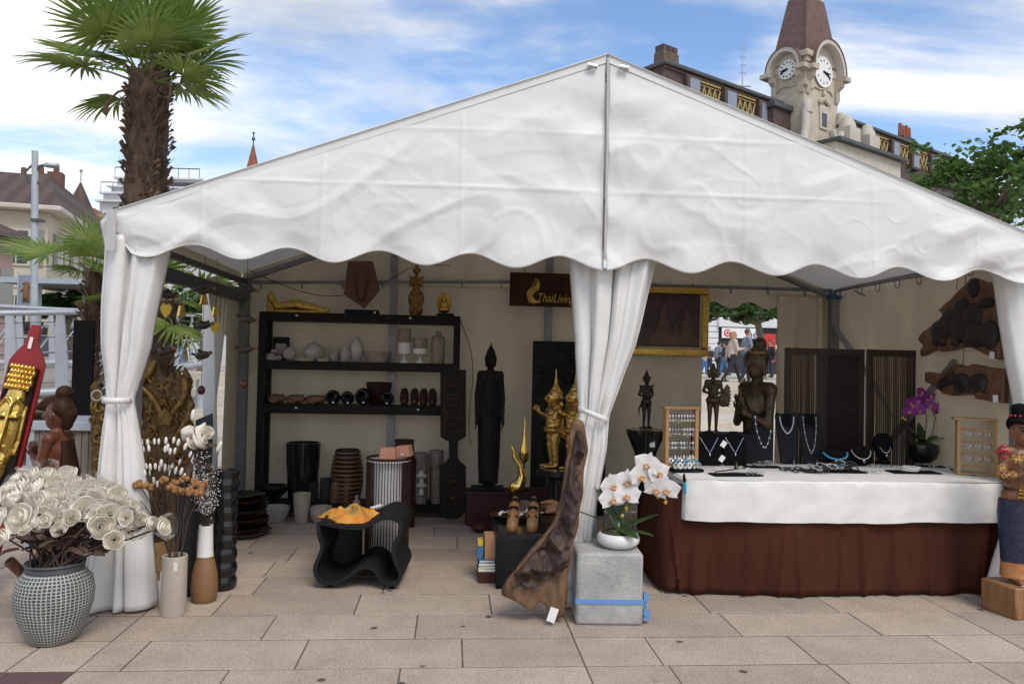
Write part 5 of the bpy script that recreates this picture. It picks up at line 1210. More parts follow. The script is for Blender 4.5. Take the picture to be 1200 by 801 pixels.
pm_ = at(424, 336, 7.76); t = thing('wooden_shield_carving', 'dark wooden five sided carving hung on the rear rail above the shelf', 'carving', pm_)
Z = [at(x, y, 7.76)-pm_ for x, y in ((408, 306), (437, 306), (445, 340), (427, 361), (403, 345))]
MB().prism([(p.x, p.z) for p in Z], -.02, .02).build('panel', 'brown_wood', t, bevel=.006)
m = MB(); m.ball((0, -.02, .12), (.05, .03, .06)); m.tube([(0, -.02, .05), (0, -.02, -.1)], [.07, .05], 10, True); m.tube([(-.06, -.02, .03), (-.02, -.04, -.05), (.04, -.035, -.06)], .02, 8, True); m.blob('relief', 'brown_wood', t, vox=.009)
MB().tube([(0, .0, Z[0].z), (0, .0, 2.345-pm_.z)], .003, 5).build('cord', 'cable', t)
t = thing('black_plinth', 'low black plinth on the shelf top beneath the hung wooden carving', 'plinth', on(0, 423)); MB().bb(-.165, .165, -.06, .06, 0, .045).build('block', 'black_matte', t, bevel=.005); MB().box((.13, -.062, .02), (.022, .003, .022)).build('price_tag', 'paper', t)
def statue(name, label, h, pos, mt, pose='pray', rz=0, extra=None, vox=None, wide=1.0, skirt=True, face=True, sy_=1.0, hs=1.2):
    J = joints(0, (pose, pose) if isinstance(pose, str) else pose); J['hs'] = hs; m = body_caps(MB(), h, J)
    if skirt: m.lathe([(.085*h*wide, 0), (.10*h*wide, .02*h), (.088*h*wide, .25*h), (.098*h*wide, .48*h), (.07*h, .60*h)], 16, sy=.72)
    if extra: extra(m, h, J)
    if face:
        hx, hy, hz_ = (c*h for c in J['head'])
        g = h*hs
        for s in (-1, 1): m.ball((hx+s*.018*g, hy-.050*g, hz_+.006*g), (.011*g, .006*g, .006*g), 8, 6); m.tube([(hx+s*.006*g, hy-.054*g, hz_+.018*g), (hx+s*.032*g, hy-.046*g, hz_+.02*g)], .005*g, 6, True)
        m.tube([(hx-.016*g, hy-.047*g, hz_-.034*g), (hx, hy-.053*g, hz_-.036*g), (hx+.016*g, hy-.047*g, hz_-.034*g)], .006*g, 6, True)
    o = m.blob(name, mt, vox=vox or h*.009, smooth=2)
    b = bmesh.new(); b.from_mesh(o.data); f_ = MB(); body_caps(f_, h, J, 0, 'fingers'); tm = f_.mesh('f', None); b.from_mesh(tm); b.to_mesh(o.data); b.free(); bpy.data.meshes.remove(tm)
    o.data.polygons.foreach_set('use_smooth', [True]*len(o.data.polygons))
    o.location = pos; o.rotation_euler = (0, 0, rz); tag(o, label, 'statue'); return o
def spire(m, h, J, k=1.0, flare=True):
    hx, hy, hz_ = (c*h for c in J['head']); hz_ += .015*h
    m.lathe([(.066*h, 0), (.062*h, .02*h), (.045*h, .05*h), (.048*h, .06*h), (.03*h, .085*h), (.033*h, .095*h), (.018*h, .13*h), (.008*h*k, .2*h*k), (.004*h, .28*h*k)], 14, (hx, hy+.01*h, hz_+.035*h))
    if flare:
        for s in (-1, 1): m.tube([(hx+s*.06*h, hy+.01*h, hz_-.02*h), (hx+s*.085*h, hy+.01*h, hz_+.03*h), (hx+s*.08*h, hy, hz_+.07*h)], [.018*h, .014*h, .004*h], 6, True)
def ex_gold(m, h, J):
    spire(m, h, J, .8); 
    for s in (-1, 1): m.ball((s*.085*h, -.0, .36*h), (.085*h, .09*h, .17*h)); m.ball((s*.08*h, -.02, .12*h), (.07*h, .08*h, .12*h)); m.tube([(s*.12*h, 0, .80*h), (s*.17*h, 0, .86*h)], [.03*h, .005*h], 6, True)
statue('gilded_praying_figure', 'gilded figure with pressed palms and pointed crown standing on the shelf top', .47, on(0, 486), 'aged_gold', extra=ex_gold, vox=.0055)
t = thing('gilded_oval_plaque', 'small gilded oval plaque of a seated deity on a black base at the shelf end', 'plaque', on(0, 519))
m = MB(); m.ball((0, 0, .13), (.068, .03, .10)); m.ball((0, -.03, .17), (.028, .03, .03)); m.ball((0, -.03, .11), (.045, .035, .04)); m.ball((0, -.035, .065), (.06, .035, .025))
for k in range(14): m.ball((.066*cos(k*.45), -.0, .13+.098*sin(k*.45)), .014, 8, 6)
m.blob('plaque', 'gold', t, vox=.005); MB().bb(-.07, .10, -.05, .05, 0, .03).build('base', 'black_matte', t, bevel=.004)
# -- first board
q = on(1, 329, SY+.20); t = thing('black_picture_frame', 'small black square frame with a grey centre behind the stone dish', 'frame', q)
MB().bb(-.08, .08, 0, .02, 0, .23).build('frame', 'black_matte', t, bevel=.004); MB().bb(-.052, .052, -.006, -.001, .055, .165).build('picture', 'stone_white', t)
q = on(1, 321, SY+.08); lat('stone_dish', 'flat round cream stone dish at the left end of the upper board', 'dish', q, [(.01, 0), (8, 0), (10.5, 2.5), (10, 3.5), (7, 2.4), (.01, 2.2)], 'stone_white')
for k, (dx_, dz, r_, lb) in enumerate(((-.035, .048, .05, 'lower grey pebble lying in the flat stone dish'), (.0, .095, .034, 'small cream pebble balanced on the lower pebble'), (.045, .04, .032, 'small round pebble at the rim of the flat stone dish'))):
    o = MB().ball((0, 0, 0), (r_, r_*.8, r_*.6), 14, 9).build('pebble', 'stone_white', loc=(q.x+dx_, q.y, q.z+dz-.008)); tag(o, lb, 'pebble')
q = on(1, 339, SY+.08); o = MB().ball((0, 0, 0), .066, 24, 16).build('stone_ball', 'stone_white', loc=(q.x, q.y, q.z+.066)); tag(o, 'pale stone ball between the stone dish and the onion shaped vase', 'ball')
lat('low_dish', 'thin low cream dish in front of the onion shaped vase', 'dish', on(1, 358, SY+.05), [(.01, 0), (10, 0), (11.3, 2.8), (10.6, 3.2), (.01, 1.5)], 'cream')
lat('low_dish', 'smaller low cream dish in front of the grey cup', 'dish', on(1, 379, SY+.05), [(.01, 0), (7, 0), (8, 2.6), (7.3, 3), (.01, 1.5)], 'cream')
mat('two_tone', (.50, .48, .45), (.36, .33, .30), scale=6, rough=.5)
lat('onion_vase', 'squat onion shaped grey vase with a tiny pointed neck', 'vase', on(1, 368, SY+.16), [(.01, 0), (7, 0), (11, 4), (12.5, 9), (11.5, 14), (6, 19), (2, 21.5), (1.2, 25), (1.7, 26), (.6, 26), (.5, 22)], 'two_tone')
lat('grey_cup', 'short grey tapering cup behind the small egg vase', 'cup', on(1, 392, SY+.16), [(.01, 0), (5.5, 0), (7, 11), (6.3, 11), (5, 2), (.01, 2)], 'stone_white')
lat('egg_vase', 'small cream egg shaped vase', 'vase', on(1, 404.5, SY+.08), [(.01, 0), (3.6, 0), (6, 6), (6.6, 11), (5.2, 16.5), (2.2, 19.5), (1.8, 21), (1.2, 20.5)], 'stone_white')
lat('egg_vase', 'larger grey egg shaped vase with a dimpled neck right of the small one', 'vase', on(1, 417.5, SY+.13), [(.01, 0), (4.5, 0), (8, 8), (8.7, 15), (7, 22), (3, 26), (2, 29.5), (1.2, 28.5)], 'two_tone')
lat('speckled_bowl', 'wide low bowl with a speckled brown band and pale rim', 'bowl', on(1, 442, SY+.13), [(.01, 0), (13.5, 0), (15, 11), (15, 12.8), (14, 12.8), (13.2, 2), (.01, 2)], 'marble_crackle')
for px, hh, wr, lb in ((473.5, 40, 7.4, 'tall footed candle cup with a speckled upper half'), (492, 29, 8, 'short footed candle cup with a speckled band, right of the taller one')):
    t = lat('footed_candle_cup', lb, 'candle holder', on(1, px, SY+.12), [(.01, 0), (5.5, 0), (4, 2), (1.6, 4), (1.6, 7), (5, 9.5), (wr, 11), (wr, hh*.58)], 'vase_white'); s_ = K(SY+.12)
    MB().lathe([(wr*s_, hh*.58*s_+.0005), (wr*1.02*s_, hh*.6*s_), (wr*1.02*s_, hh*s_), (wr*.9*s_, hh*s_), (.001, hh*.8*s_)], 26).build('speckled_band', 'marble_crackle', t)
lat('patterned_bottle', 'grey patterned bottle vase with a narrow neck at the right end of the upper board', 'vase', on(1, 513, SY+.13), [(.01, 0), (7.6, 0), (8, 1), (8, 29), (6.5, 31.5), (3.2, 32.5), (2.8, 36), (3.8, 38), (2.6, 38), (2, 33)], 'marble_crackle')
# -- second board
for k, (px, w_) in enumerate(((325, 10), (347, 11.5), (371, 13))):
    s_ = K(SY+.1); q = on(2, px, SY+.1); t = thing('carved_frog', ('striped wooden frog at the left end of the middle board', 'striped wooden frog in the middle of the three', 'longest striped wooden frog, next to the dark round bowls')[k], 'carving', q)
    m = MB(); m.ball((0, 0, 5.5*s_), (w_*s_, 6*s_, 5.5*s_)); m.ball((w_*.6*s_, -2*s_, 6*s_), (5*s_, 5*s_, 4.5*s_))
    for s in (-1, 1): m.ball((w_*.7*s_, s*3*s_, 10*s_), 1.6*s_, 8, 6); m.tube([(-w_*.5*s_, s*5*s_, 4*s_), (0, s*7*s_, 1.5*s_)], [3*s_, 1.6*s_], 8, True)
    m.blob('body', 'frog_wood', t, vox=.007)
mat('bowl_dark', (.014, .013, .012), rough=.22)
for k, (px, r_, lb) in enumerate(((391.5, 8.6, 'dark glossy round bowl tipped on edge, first after the striped frogs'), (408.5, 8, 'dark glossy round bowl tipped on edge, between two others'), (427, 10, 'largest dark glossy round bowl tipped on edge before the brown planter'), (454, 8.5, 'dark glossy round bowl in front of the brown planter'))):
    s_ = K(SY+.08); q = on(2, px, SY+.08); t = thing('round_bowl', lb, 'bowl', q, 0, 'dark round bowls on the middle board')
    MB().lathe([(.001, -.9*r_*s_), (.5*r_*s_, -.86*r_*s_), (.9*r_*s_, -.45*r_*s_), (r_*s_, 0), (.85*r_*s_, .55*r_*s_), (.55*r_*s_, .80*r_*s_), (.48*r_*s_, .78*r_*s_), (.7*r_*s_, .3*r_*s_), (.01, -.5*r_*s_)], 26).build('body', 'bowl_dark', t, loc=(0, 0, r_*s_), rot=(radians(70), 0, radians(-15+25*(k % 2))))
    MB().box((.01, -r_*s_*.9, r_*s_*.35), (.02, .004, .014)).build('price_tag', 'paper', t)
lat('brown_planter', 'dark brown flared wooden planter behind the round bowls', 'planter', on(2, 445, SY+.2), [(.01, 0), (11, 0), (15, 26), (13.8, 26), (10, 3), (.01, 3)], 'dark_brown', n=4)
for k, px in enumerate((475, 487, 497.5, 508)):
    s_ = K(SY+.1); q = on(2, px, SY+.1); t = thing('wooden_foot_carving', ('dark oval wooden carving with a hollow face, first of four beside the planter', 'dark oval wooden carving with a hollow face, second of four', 'dark oval wooden carving with a hollow face, third of four', 'dark oval wooden carving with a hollow face, last before the double panel')[k], 'carving', q, 0, 'oval carvings on the middle board')
    MB().lathe([(.001, 0), (3.6*s_, 1*s_), (5*s_, 6*s_), (4.8*s_, 14*s_), (3.4*s_, 19*s_), (1.2*s_, 20.5*s_), (.001, 20.6*s_)], 18).build('body', 'dark_brown', t)
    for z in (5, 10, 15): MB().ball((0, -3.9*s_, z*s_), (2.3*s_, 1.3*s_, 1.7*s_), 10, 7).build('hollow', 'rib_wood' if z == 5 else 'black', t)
# -- lower board and floor in front of it
lat('footed_bowl', 'wide black footed bowl on the lowest board, left end', 'bowl', on(3, 325, SY+.14), [(.01, 0), (6, 0), (7, 3), (15, 11), (18, 16), (17, 17), (12, 12), (.01, 8)], 'gloss_black')
t = lat('black_planter', 'tall glossy black planter standing on the lowest board', 'planter', on(3, 358.5, SY+.17), [(.01, 0), (15, 0), (16, 4), (19, 48), (19.4, 66), (17.4, 66), (16.5, 40), (.01, 20)], 'gloss_black')
s_ = K(SY+.17); t = thing('ribbed_pot', 'barrel pot of stacked brown and black wooden rings on the lowest board', 'pot', on(3, 410, SY+.17)); 
for k in range(12):
    z = k*4.9; r_ = 13.5+5.3*sin(pi*(k+2)/14.); MB().lathe([((r_-2)*s_, z*s_), (r_*s_, (z+.4)*s_), (r_*1.01*s_, (z+1.6)*s_), ((r_-.2)*s_, (z+3.1)*s_), ((r_-2)*s_, (z+3.4)*s_)], 28).build('ring', 'rib_wood', t)
MB().lathe([(.001, 0), (11*s_, 0), (14.5*s_, 25*s_), (13*s_, 58.5*s_), (11.5*s_, 58.5*s_), (.001, 45*s_)], 28).build('core', 'black', t)
lat('squat_black_vase', 'small matt black vase with a woven lower half in front of the black planter', 'vase', on(3, 371, SY+.06), [(.01, 0), (6, 0), (6.4, 11), (5.5, 13), (5.8, 24), (4.6, 24), (.01, 15)], 'black_weave')
lat('patterned_vase', 'slim black vase with a pale dotted pattern', 'vase', on(3, 385, SY+.06), [(.01, 0), (5.4, 0), (6, 3), (6, 21), (5.8, 28), (4.8, 28), (.01, 15)], 'wicker_dark')
lat('brown_jar', 'short brown turned jar beside the dotted vase', 'jar', on(3, 397, SY+.06), [(.01, 0), (6, 0), (6.6, 6), (5.6, 12), (6.2, 16), (4.8, 24), (3.8, 24.5), (.01, 20)], 'rib_wood')
lat('brown_jar', 'taller brown bottle shaped jar before the ringed barrel pot', 'jar', on(3, 410.5, SY+.05), [(.01, 0), (4.6, 0), (5, 12), (4.4, 19), (3, 22), (3, 30), (3.8, 32), (.01, 32)], 'brown_wood')
lat('cream_candlestick', 'stubby cream candlestick next to the brown jars', 'candle holder', on(3, 422, SY+.04), [(.01, 0), (4.5, 0), (4, 2.5), (1.8, 4), (2, 9), (.01, 9)], 'cream')
def flr(px, py): return G(px, py)
lat('white_bowl', 'small white wooden bowl on the paving before the shelf', 'bowl', V((at(323, 600, 7.4).x, 7.38, 0.004)), [(.01, 0), (11, 0), (16.5, 14), (16.5, 16.5), (14.8, 16.5), (10, 4), (.01, 4)], 'stone_white')
lat('cream_vase', 'cream wooden vase with a slanting rim on the paving', 'vase', V((at(354, 600, 7.36).x, 7.34, .004)), [(.01, 0), (7.2, 0), (9.2, 18), (10, 33), (9, 32.5), (6, 12), (.01, 10)], 'cream')
lat('beige_bowl', 'beige wooden bowl with a slanted lip beside the cream vase', 'bowl', V((at(377, 600, 7.36).x, 7.34, .004)), [(.01, 0), (8, 0), (12, 6), (13, 15), (12, 18), (11, 14), (.01, 5)], 'cream')
lat('glass_basket', 'dark wire basket with glints behind the orange cloth', 'basket', V((at(412, 590, 7.2).x, 7.15, .004)), [(.01, 0), (12, 0), (15, 14), (14.5, 24), (13.5, 24), (.01, 4)], 'wicker_dark')
# marble cylinders, spool
lat('crackle_cylinder', 'tall crackled marble cylinder behind the white spool stand', 'vase', on(3, 496, SY+.2), [(.01, 0), (8.6, 0), (9, 55), (8, 55), (.01, 50)], 'marble_crackle')
lat('crackle_cylinder', 'second tall brownish marble cylinder behind the hanging panel', 'vase', on(3, 514, SY+.22), [(.01, 0), (7.6, 0), (8, 58), (7, 58), (.01, 54)], 'marble_crackle')
lat('crackle_cylinder', 'shorter marble cylinder with a white top, in front of the brownish one', 'vase', on(3, 517, SY+.08), [(.01, 0), (8.2, 0), (8.6, 40), (.01, 41)], 'marble_crackle')
t = lat('spool_candle_stand', 'white turned candle stand with two discs and speckled ends', 'candle holder', on(3, 497.5, SY+.05), [(.01, 10), (3, 10), (2.4, 17), (6.3, 20), (6.3, 21.5), (3, 23), (2.2, 28), (6.3, 31), (6.3, 32.5), (3.4, 34.5), (3, 38), (5, 38.5), (.01, 38.5)], 'vase_white')
s_ = K(SY+.05)
for z0, z1 in ((0, 10), (38.6, 47)): MB().lathe([(.001, z0*s_), (6*s_, z0*s_), (6*s_, z1*s_), (.001, z1*s_)], 22).build('end_block', 'marble_crackle', t)
# -- striped floor lamp with wire cage, pink cartons on it
lp_ = V((at(454, 600, 6.0).x, 6.0, 0)); t = thing('striped_floor_lamp', 'tall cylindrical lamp with white striped shade inside a dark rod cage, behind the wavy bench', 'lamp', lp_)
hl = at(454, 536, 6.0).z
MB().lathe([(.001, .10), (.108, .10), (.108, hl-.03), (.001, hl-.028)], 40).build('shade', 'vase_white', t)
m = MB()
for k in range(46):
    a = 2*pi*k/46; m.tube([(.165*cos(a), .165*sin(a), 0), (.165*cos(a), .165*sin(a), hl)], .0036, 5)
m.build('rod_cage', 'dark_brown', t)
for z in (.01, hl*.52, hl): MB().tube([(.167*cos(a), .167*sin(a), z) for a in [k*2*pi/32 for k in range(33)]], .009, 6).build('hoop', 'dark_brown', t)
MB().lathe([(.001, hl-.02), (.167, hl-.02), (.167, hl-.012), (.001, hl-.012)], 32).build('top_disc', 'vase_white', t)
for px, rz_, lb in ((454.5, .12, 'pink carton with a slanting lid on the lamp top, left one'), (474, -.25, 'pink carton tipped up on the lamp edge beside the other carton')):
    t2 = thing('pink_carton', lb, 'box', (at(px, 530, 6.0).x, 5.93 if px < 460 else 5.97, hl+.004), rz_)
    MB().prism([(-.062, 0), (.062, 0), (.055, .085), (-.05, .085)], -.05, .05).build('carton', 'pink_card', t2, bevel=.004, rot=(0, -.12 if px > 460 else 0, 0), loc=(0, 0, .01 if px > 460 else 0))
    if px > 460: MB().box((.0, -.053, .035), (.02, .003, .012)).build('price_tag', 'paper', t2)
bp_ = V((at(472, 600, 7.2).x, 7.2, 0)); t = thing('dark_barrel_lamp', 'dark slatted barrel lamp standing behind the striped lamp', 'lamp', bp_); hb_ = at(473, 515, 7.2).z
MB().lathe([(.001, 0), (.11, 0), (.115, hb_-.18), (.10, hb_-.16), (.085, hb_-.02), (.08, hb_), (.001, hb_)], 26, fn=lambda a, z: 1+.02*sin(a*26)).build('body', 'dark_brown', t); MB().tube([(.083*cos(a), .083*sin(a), hb_-.01) for a in [k*2*pi/24 for k in range(25)]], .012, 6).build('rim', 'dark_brown', t)
# -- hanging paddle-shaped carved panel
PY = 7.28; o0 = at(530, 608, PY); t = thing('carved_double_panel', 'dark carved wooden panel of two rectangles joined by a narrow neck, before the shelf end', 'carving', (o0.x, PY, 0))
OP = [(530, 608), (521, 606), (515, 598), (515, 546), (522, 541), (526, 536), (526, 517), (520, 514), (516, 511), (516, 433), (524, 433), (527, 429), (531, 432), (535, 429), (538, 433), (546, 433), (546, 511), (541, 514), (536, 517), (536, 536), (540, 541), (546, 546), (546, 598), (539, 606)]
MB().prism([((p.x-o0.x), max(.01, p.z)) for p in [at(x, y, PY) for x, y in OP]], -.02, .02).build('panel', 'black_wood', t, bevel=.004)
for (x0, y0, x1, y1) in ((520, 571, 542, 556), (520, 591, 542, 575), (520, 462, 542, 442), (520, 484, 542, 466), (520, 506, 542, 488)):
    a, b = at(x0, y0, PY), at(x1, y1, PY); f_ = MB(); w_ = .012
    x0_, x1_, z0_, z1_ = a.x-o0.x, b.x-o0.x, a.z, b.z
    f_.bb(x0_, x1_, -.034, -.0202, z0_, z0_+w_).bb(x0_, x1_, -.034, -.0202, z1_-w_, z1_).bb(x0_, x0_+w_, -.033, -.0202, z0_+w_, z1_-w_).bb(x1_-w_, x1_, -.033, -.0202, z0_+w_, z1_-w_)
    f_.ball(((x0_+x1_)/2, -.022, (z0_+z1_)/2), (.045, .02, .03), 10, 7); f_.build('carved_frame', 'dark_brown', t)
# -- tall black standing Buddha
BY = 7.35; b0 = at(572, 566, BY); t0_ = at(573, 399, BY); hh = t0_.z-b0.z
def ex_b(m, h, J):
    hx, hy, hz_ = (c*h for c in J['head']); m.ball((hx, hy+.01*h, hz_+.06*h), (.028*h, .028*h, .03*h)); m.lathe([(.012*h, 0), (.008*h, .03*h), (.002*h, .055*h)], 10, (hx, hy+.01*h, hz_+.08*h))
    for s in (-1, 1): m.tube([(hx+s*.048*h, hy, hz_), (hx+s*.05*h, hy, hz_-.055*h)], [.012*h, .01*h], 8, True)
    m.lathe([(.10*h, .0), (.115*h, .2*h), (.12*h, .5*h), (.11*h, .72*h), (.05*h, .80*h)], 16, sy=.45)
o = statue('standing_figure', 'slim black wooden standing figure with a topknot, arms at its sides, on a black stand', hh*.95, (b0.x, BY, b0.z), 'black_wood', pose='down', extra=ex_b, skirt=True); o.scale = (.72, .8, 1)
sd2 = thing('statue_stand', 'black stand on the dark red box carrying the slim standing figure', 'stand', (b0.x, BY, at(572, 573, BY).z)); z1 = b0.z-at(572, 573, BY).z
MB().bb(-.16, .15, -.08, .08, 0, z1*.55).build('base', 'black_matte', sd2, bevel=.004); MB().bb(-.05, .05, -.035, .035, z1*.55+.001, z1).build('peg', 'black_matte', sd2)
zr_ = at(572, 573.3, BY).z; xa, xb = at(546, 590, BY-.12).x, at(600, 590, BY-.12).x
t = thing('dark_red_box', 'dark red lacquered box on the paving under the standing figure', 'box', ((xa+xb)/2, BY, 0)); MB().bb(-(xb-xa)/2, (xb-xa)/2, -.12, .12, 0, zr_-.03).build('box', 'dark_red', t, bevel=.005); MB().bb(-(xb-xa)/2-.008, (xb-xa)/2+.008, -.128, .128, zr_-.029, zr_-.001).build('lid', 'dark_red', t, bevel=.004)
q = G(562, 606); t = thing('red_cushion', 'glossy dark red ribbed cushion on the paving in front of the red box', 'cushion', (q.x, 7.0, 0)); MB().lathe([(.001, 0), (.07, .005), (.105, .04), (.10, .075), (.06, .10), (.001, .09)], 40, fn=lambda a, z: 1+.06*abs(sin(a*7))).build('cushion', 'dark_red', t); MB().ball((0, 0, .098), .014, 10, 7).build('button', 'dark_red', t)
# -- black relief panel with a haloed head
RY = 7.62; a, b = at(621, 590, RY), at(712, 401, RY); t = thing('black_relief_panel', 'large black carved relief panel with a haloed head, behind the gilded couple', 'carving', ((a.x+b.x)/2, RY, 0)); wd = (b.x-a.x)/2
MB().bb(-wd, wd, 0, .04, .02, b.z).build('panel', 'black_wood', t, bevel=.004)
m = MB()
for r_ in (.20, .25, .30): m.tube([(-.02+r_*cos(a_), -.004, 1.22+r_*1.1*sin(a_)) for a_ in [k*pi/20 for k in range(21)]], .014, 6)
m.ball((-.02, -.0, 1.18), (.13, .07, .18)); m.ball((-.02, -.0, 1.38), (.06, .05, .05)); m.ball((-.02, 0, .75), (.25, .07, .30))
RR = random.Random(2)
for k in range(26): m.ball((RR.uniform(-wd+.04, wd-.04), 0, RR.uniform(1.45, b.z-.05)), (.03, .02, .03), 8, 6)
m.build('relief', 'black_wood', t)
# -- gilded ornaments on a dark low table
TZ = at(612, 575, 6.75).z; xa, xb = at(600, 600, 6.6).x, at(668, 600, 6.6).x
t = thing('low_black_table', 'low black table behind the black box bench carrying gilded ornaments', 'table', ((xa+xb)/2, 6.75, 0)); w_ = (xb-xa)/2
MB().bb(-w_, w_, -.22, .22, TZ-.04, TZ-.001).build('tabletop', 'dark_brown', t, bevel=.004)
for sx2 in (-1, 1):
    for sy2 in (-1, 1): MB().box((sx2*(w_-.04), sy2*.18, (TZ-.041)/2), (.05, .05, TZ-.041)).build('leg', 'dark_brown', t)
q = V((at(606, 570, 6.62).x, 6.62, TZ)); t = thing('gilded_swan_neck', 'gilded swan necked ornament curling upward from a rounded base', 'ornament', q); s_ = K(6.62)
m = MB(); m.ball((0, 0, 8*s_), (9*s_, 6*s_, 8*s_)); m.tube([(2*s_, 0, 8*s_), (6*s_, 0, 20*s_), (3*s_, 0, 32*s_), (-4*s_, 0, 42*s_), (-5*s_, 0, 50*s_), (-8*s_, 0, 57*s_)], [7*s_, 5*s_, 3.4*s_, 2.6*s_, 2*s_, .8*s_], 12, True); m.blob('body', 'bright_gold', t, vox=.006)
q = V((at(614, 570, 6.75).x, 6.78, TZ)); t = thing('gilded_flame_finial', 'gilded teardrop finial on a thin black rod beside the swan necked ornament', 'ornament', q)
MB().tube([(0, 0, 0), (0, 0, 36*s_)], 1*s_, 8).lathe([(.001, 0), (6*s_, 0), (5*s_, 2*s_), (.001, 2.4*s_)], 18).build('rod', 'black', t); MB().lathe([(.001, 32*s_), (4*s_, 35*s_), (6.4*s_, 42*s_), (5*s_, 50*s_), (2.4*s_, 60*s_), (1.6*s_, 68*s_), (.9*s_, 80*s_), (.001, 88*s_)], 20).build('teardrop', 'bright_gold', t)
# -- gilded couple
GY = 6.15; g0 = at(655, 549, GY); t = thing('black_statue_plinth', 'round topped black plinth under the gilded couple', 'plinth', (at(658, 549, GY).x, GY, 0))
MB().lathe([(.001, 0), (.2, 0), (.2, .03), (.12, .06), (.12, g0.z-.07), (.2, g0.z-.04), (.2, g0.z), (.001, g0.z)], 30).build('body', 'gloss_black', t)
mat('gold_pattern', (.78, .52, .15), (.28, .15, .04), scale=45, rough=.3, metal=.85, bump=.3, bscale=60, detail=2)
def ex_c(m, h, J):
    spire(m, h, J, 1.25)
    for s in (-1, 1): m.tube([(s*.11*h, 0, .80*h), (s*.155*h, .01*h, .84*h), (s*.17*h, .0, .89*h)], [.035*h, .022*h, .006*h], 8, True); m.tube([(s*.08*h, .02*h, .50*h), (s*.12*h, .10*h, .42*h), (s*.11*h, .17*h, .30*h)], [.03*h, .02*h, .006*h], 8, True)
    m.ball((0, -.01*h, .50*h), (.12*h, .09*h, .06*h))
hc_ = (at(670, 438, GY).z-g0.z)/1.22
fA = statue('gilded_couple_figure', 'gilded crowned figure of the couple nearer the tied curtain, palms raised', hc_, (at(672, 549, GY).x, GY-.03, g0.z), 'gold_pattern', rz=-pi*.40, extra=ex_c, vox=.006, skirt=False, pose='offer', hs=1.4); fA.scale = (1.5, 1.5, 1)
fB = statue('gilded_couple_figure', 'gilded crowned figure of the couple further back, leaning spire and palms raised', hc_*.98, (at(649, 549, GY+.1).x, GY+.10, g0.z), 'gold_pattern', rz=-pi*.44, extra=ex_c, vox=.006, skirt=False, pose='offer', hs=1.4); fB.scale = (1.5, 1.5, 1)
MB().tube([(-.02, .05, .30), (.0, .20, .20), (.0, .28, .16)], [.01, .012, .004], 6).build('tail', 'bright_gold', fB); 
MB().box((at(660, 549, GY).x-.0, GY+.04, g0.z-.004), (.01, .01, .001)) 
# -- black box bench with carvings
XA, XB = at(581, 690, 5.27).x, at(690, 690, 5.27).x; ZB = at(600, 626, 5.27).z
t = thing('black_box_bench', 'black open box bench with a curved front beside the carved root slab', 'bench', ((XA+XB)/2, 5.27, 0)); w_ = (XB-XA)/2
m = MB().grid(lambda u, v: (lerp(-w_, w_, u), .0-.02*sin(pi*v), lerp(.0, ZB, v)), 4, 12); m.build('front_panel', 'black_matte', t, fix=False, solid=.02)
MB().bb(-w_, w_, .015, .72, ZB-.03, ZB).build('seat', 'gloss_black', t, bevel=.006); [MB().bb(x_, x_+.03, .015, .72, 0, ZB-.031).build('side_panel', 'black_matte', t) for x_ in (-w_, w_-.03)]
for px, lb in ((601, 'curved brown wooden candle holder with three dark hollows, left one on the bench'), (624, 'curved brown wooden candle holder with three dark hollows, nearer the root slab')):
    q = V((at(px, 620, 5.4).x, 5.42, ZB)); t = thing('hollowed_candle_holder', lb, 'candle holder', q, radians(-8)); 
    m = MB().tube([(0, -.06, .035), (0, .06, .075), (0, .18, .13), (0, .26, .15)], [.055, .056, .054, .04], 18, True, flat=.75); m.build('body', 'mid_wood', t)
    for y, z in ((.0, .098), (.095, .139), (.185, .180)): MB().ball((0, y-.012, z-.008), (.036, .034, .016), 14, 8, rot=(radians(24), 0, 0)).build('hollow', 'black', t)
q = V((at(608, 600, 5.85).x, 5.82, ZB)); t = thing('shell_tray', 'brown tray of white petals and shells behind the two candle holders', 'tray', q)
MB().lathe([(.001, 0), (.15, 0), (.2, .03), (.19, .035), (.001, .01)], 30, sx=1.15, sy=.7).build('tray', 'dark_brown', t)
m = MB(); RR = random.Random(15)
for k in range(60): 
    a = RR.uniform(0, 6.3); r_ = RR.uniform(0, 1); leafquad(m, V((.18*r_*cos(a), .11*r_*sin(a), .02+.03*RR.random())), RR.uniform(.025, .045), V((RR.gauss(0, .5), RR.gauss(0, .5), 1)).normalized(), RR.uniform(0, 6))
m.build('petals', 'bud_white', t, fix=False)
q = V((at(643, 592, 5.75).x, 5.7, ZB)); t = thing('wooden_hand_carving', 'pale carved wooden hand with curled fingers lying beside the root slab', 'carving', q); s_ = K(5.7)
MB().bb(-12*s_, 14*s_, -8*s_, 8*s_, 0, .05).build('base', 'dark_brown', t); m = MB(); m.ball((2*s_, 0, .05+9*s_), (11*s_, 8*s_, 9*s_))
for k in range(4): m.tube([(8*s_, -4*s_+k*2.6*s_, .05+(13-k*.6)*s_), (-4*s_, -6*s_+k*2.6*s_, .05+(16-3.2*k)*s_), (-11*s_, -7*s_+k*2.6*s_, .05+(15-3.6*k)*s_)], [2.6*s_, 2.4*s_, 1.8*s_], 10, True)
m.tube([(4*s_, -7*s_, .05+6*s_), (-5*s_, -9*s_, .05+5*s_)], [2.8*s_, 2*s_], 10, True); m.blob('hand', 'mid_wood', t, vox=.0045, smooth=2)
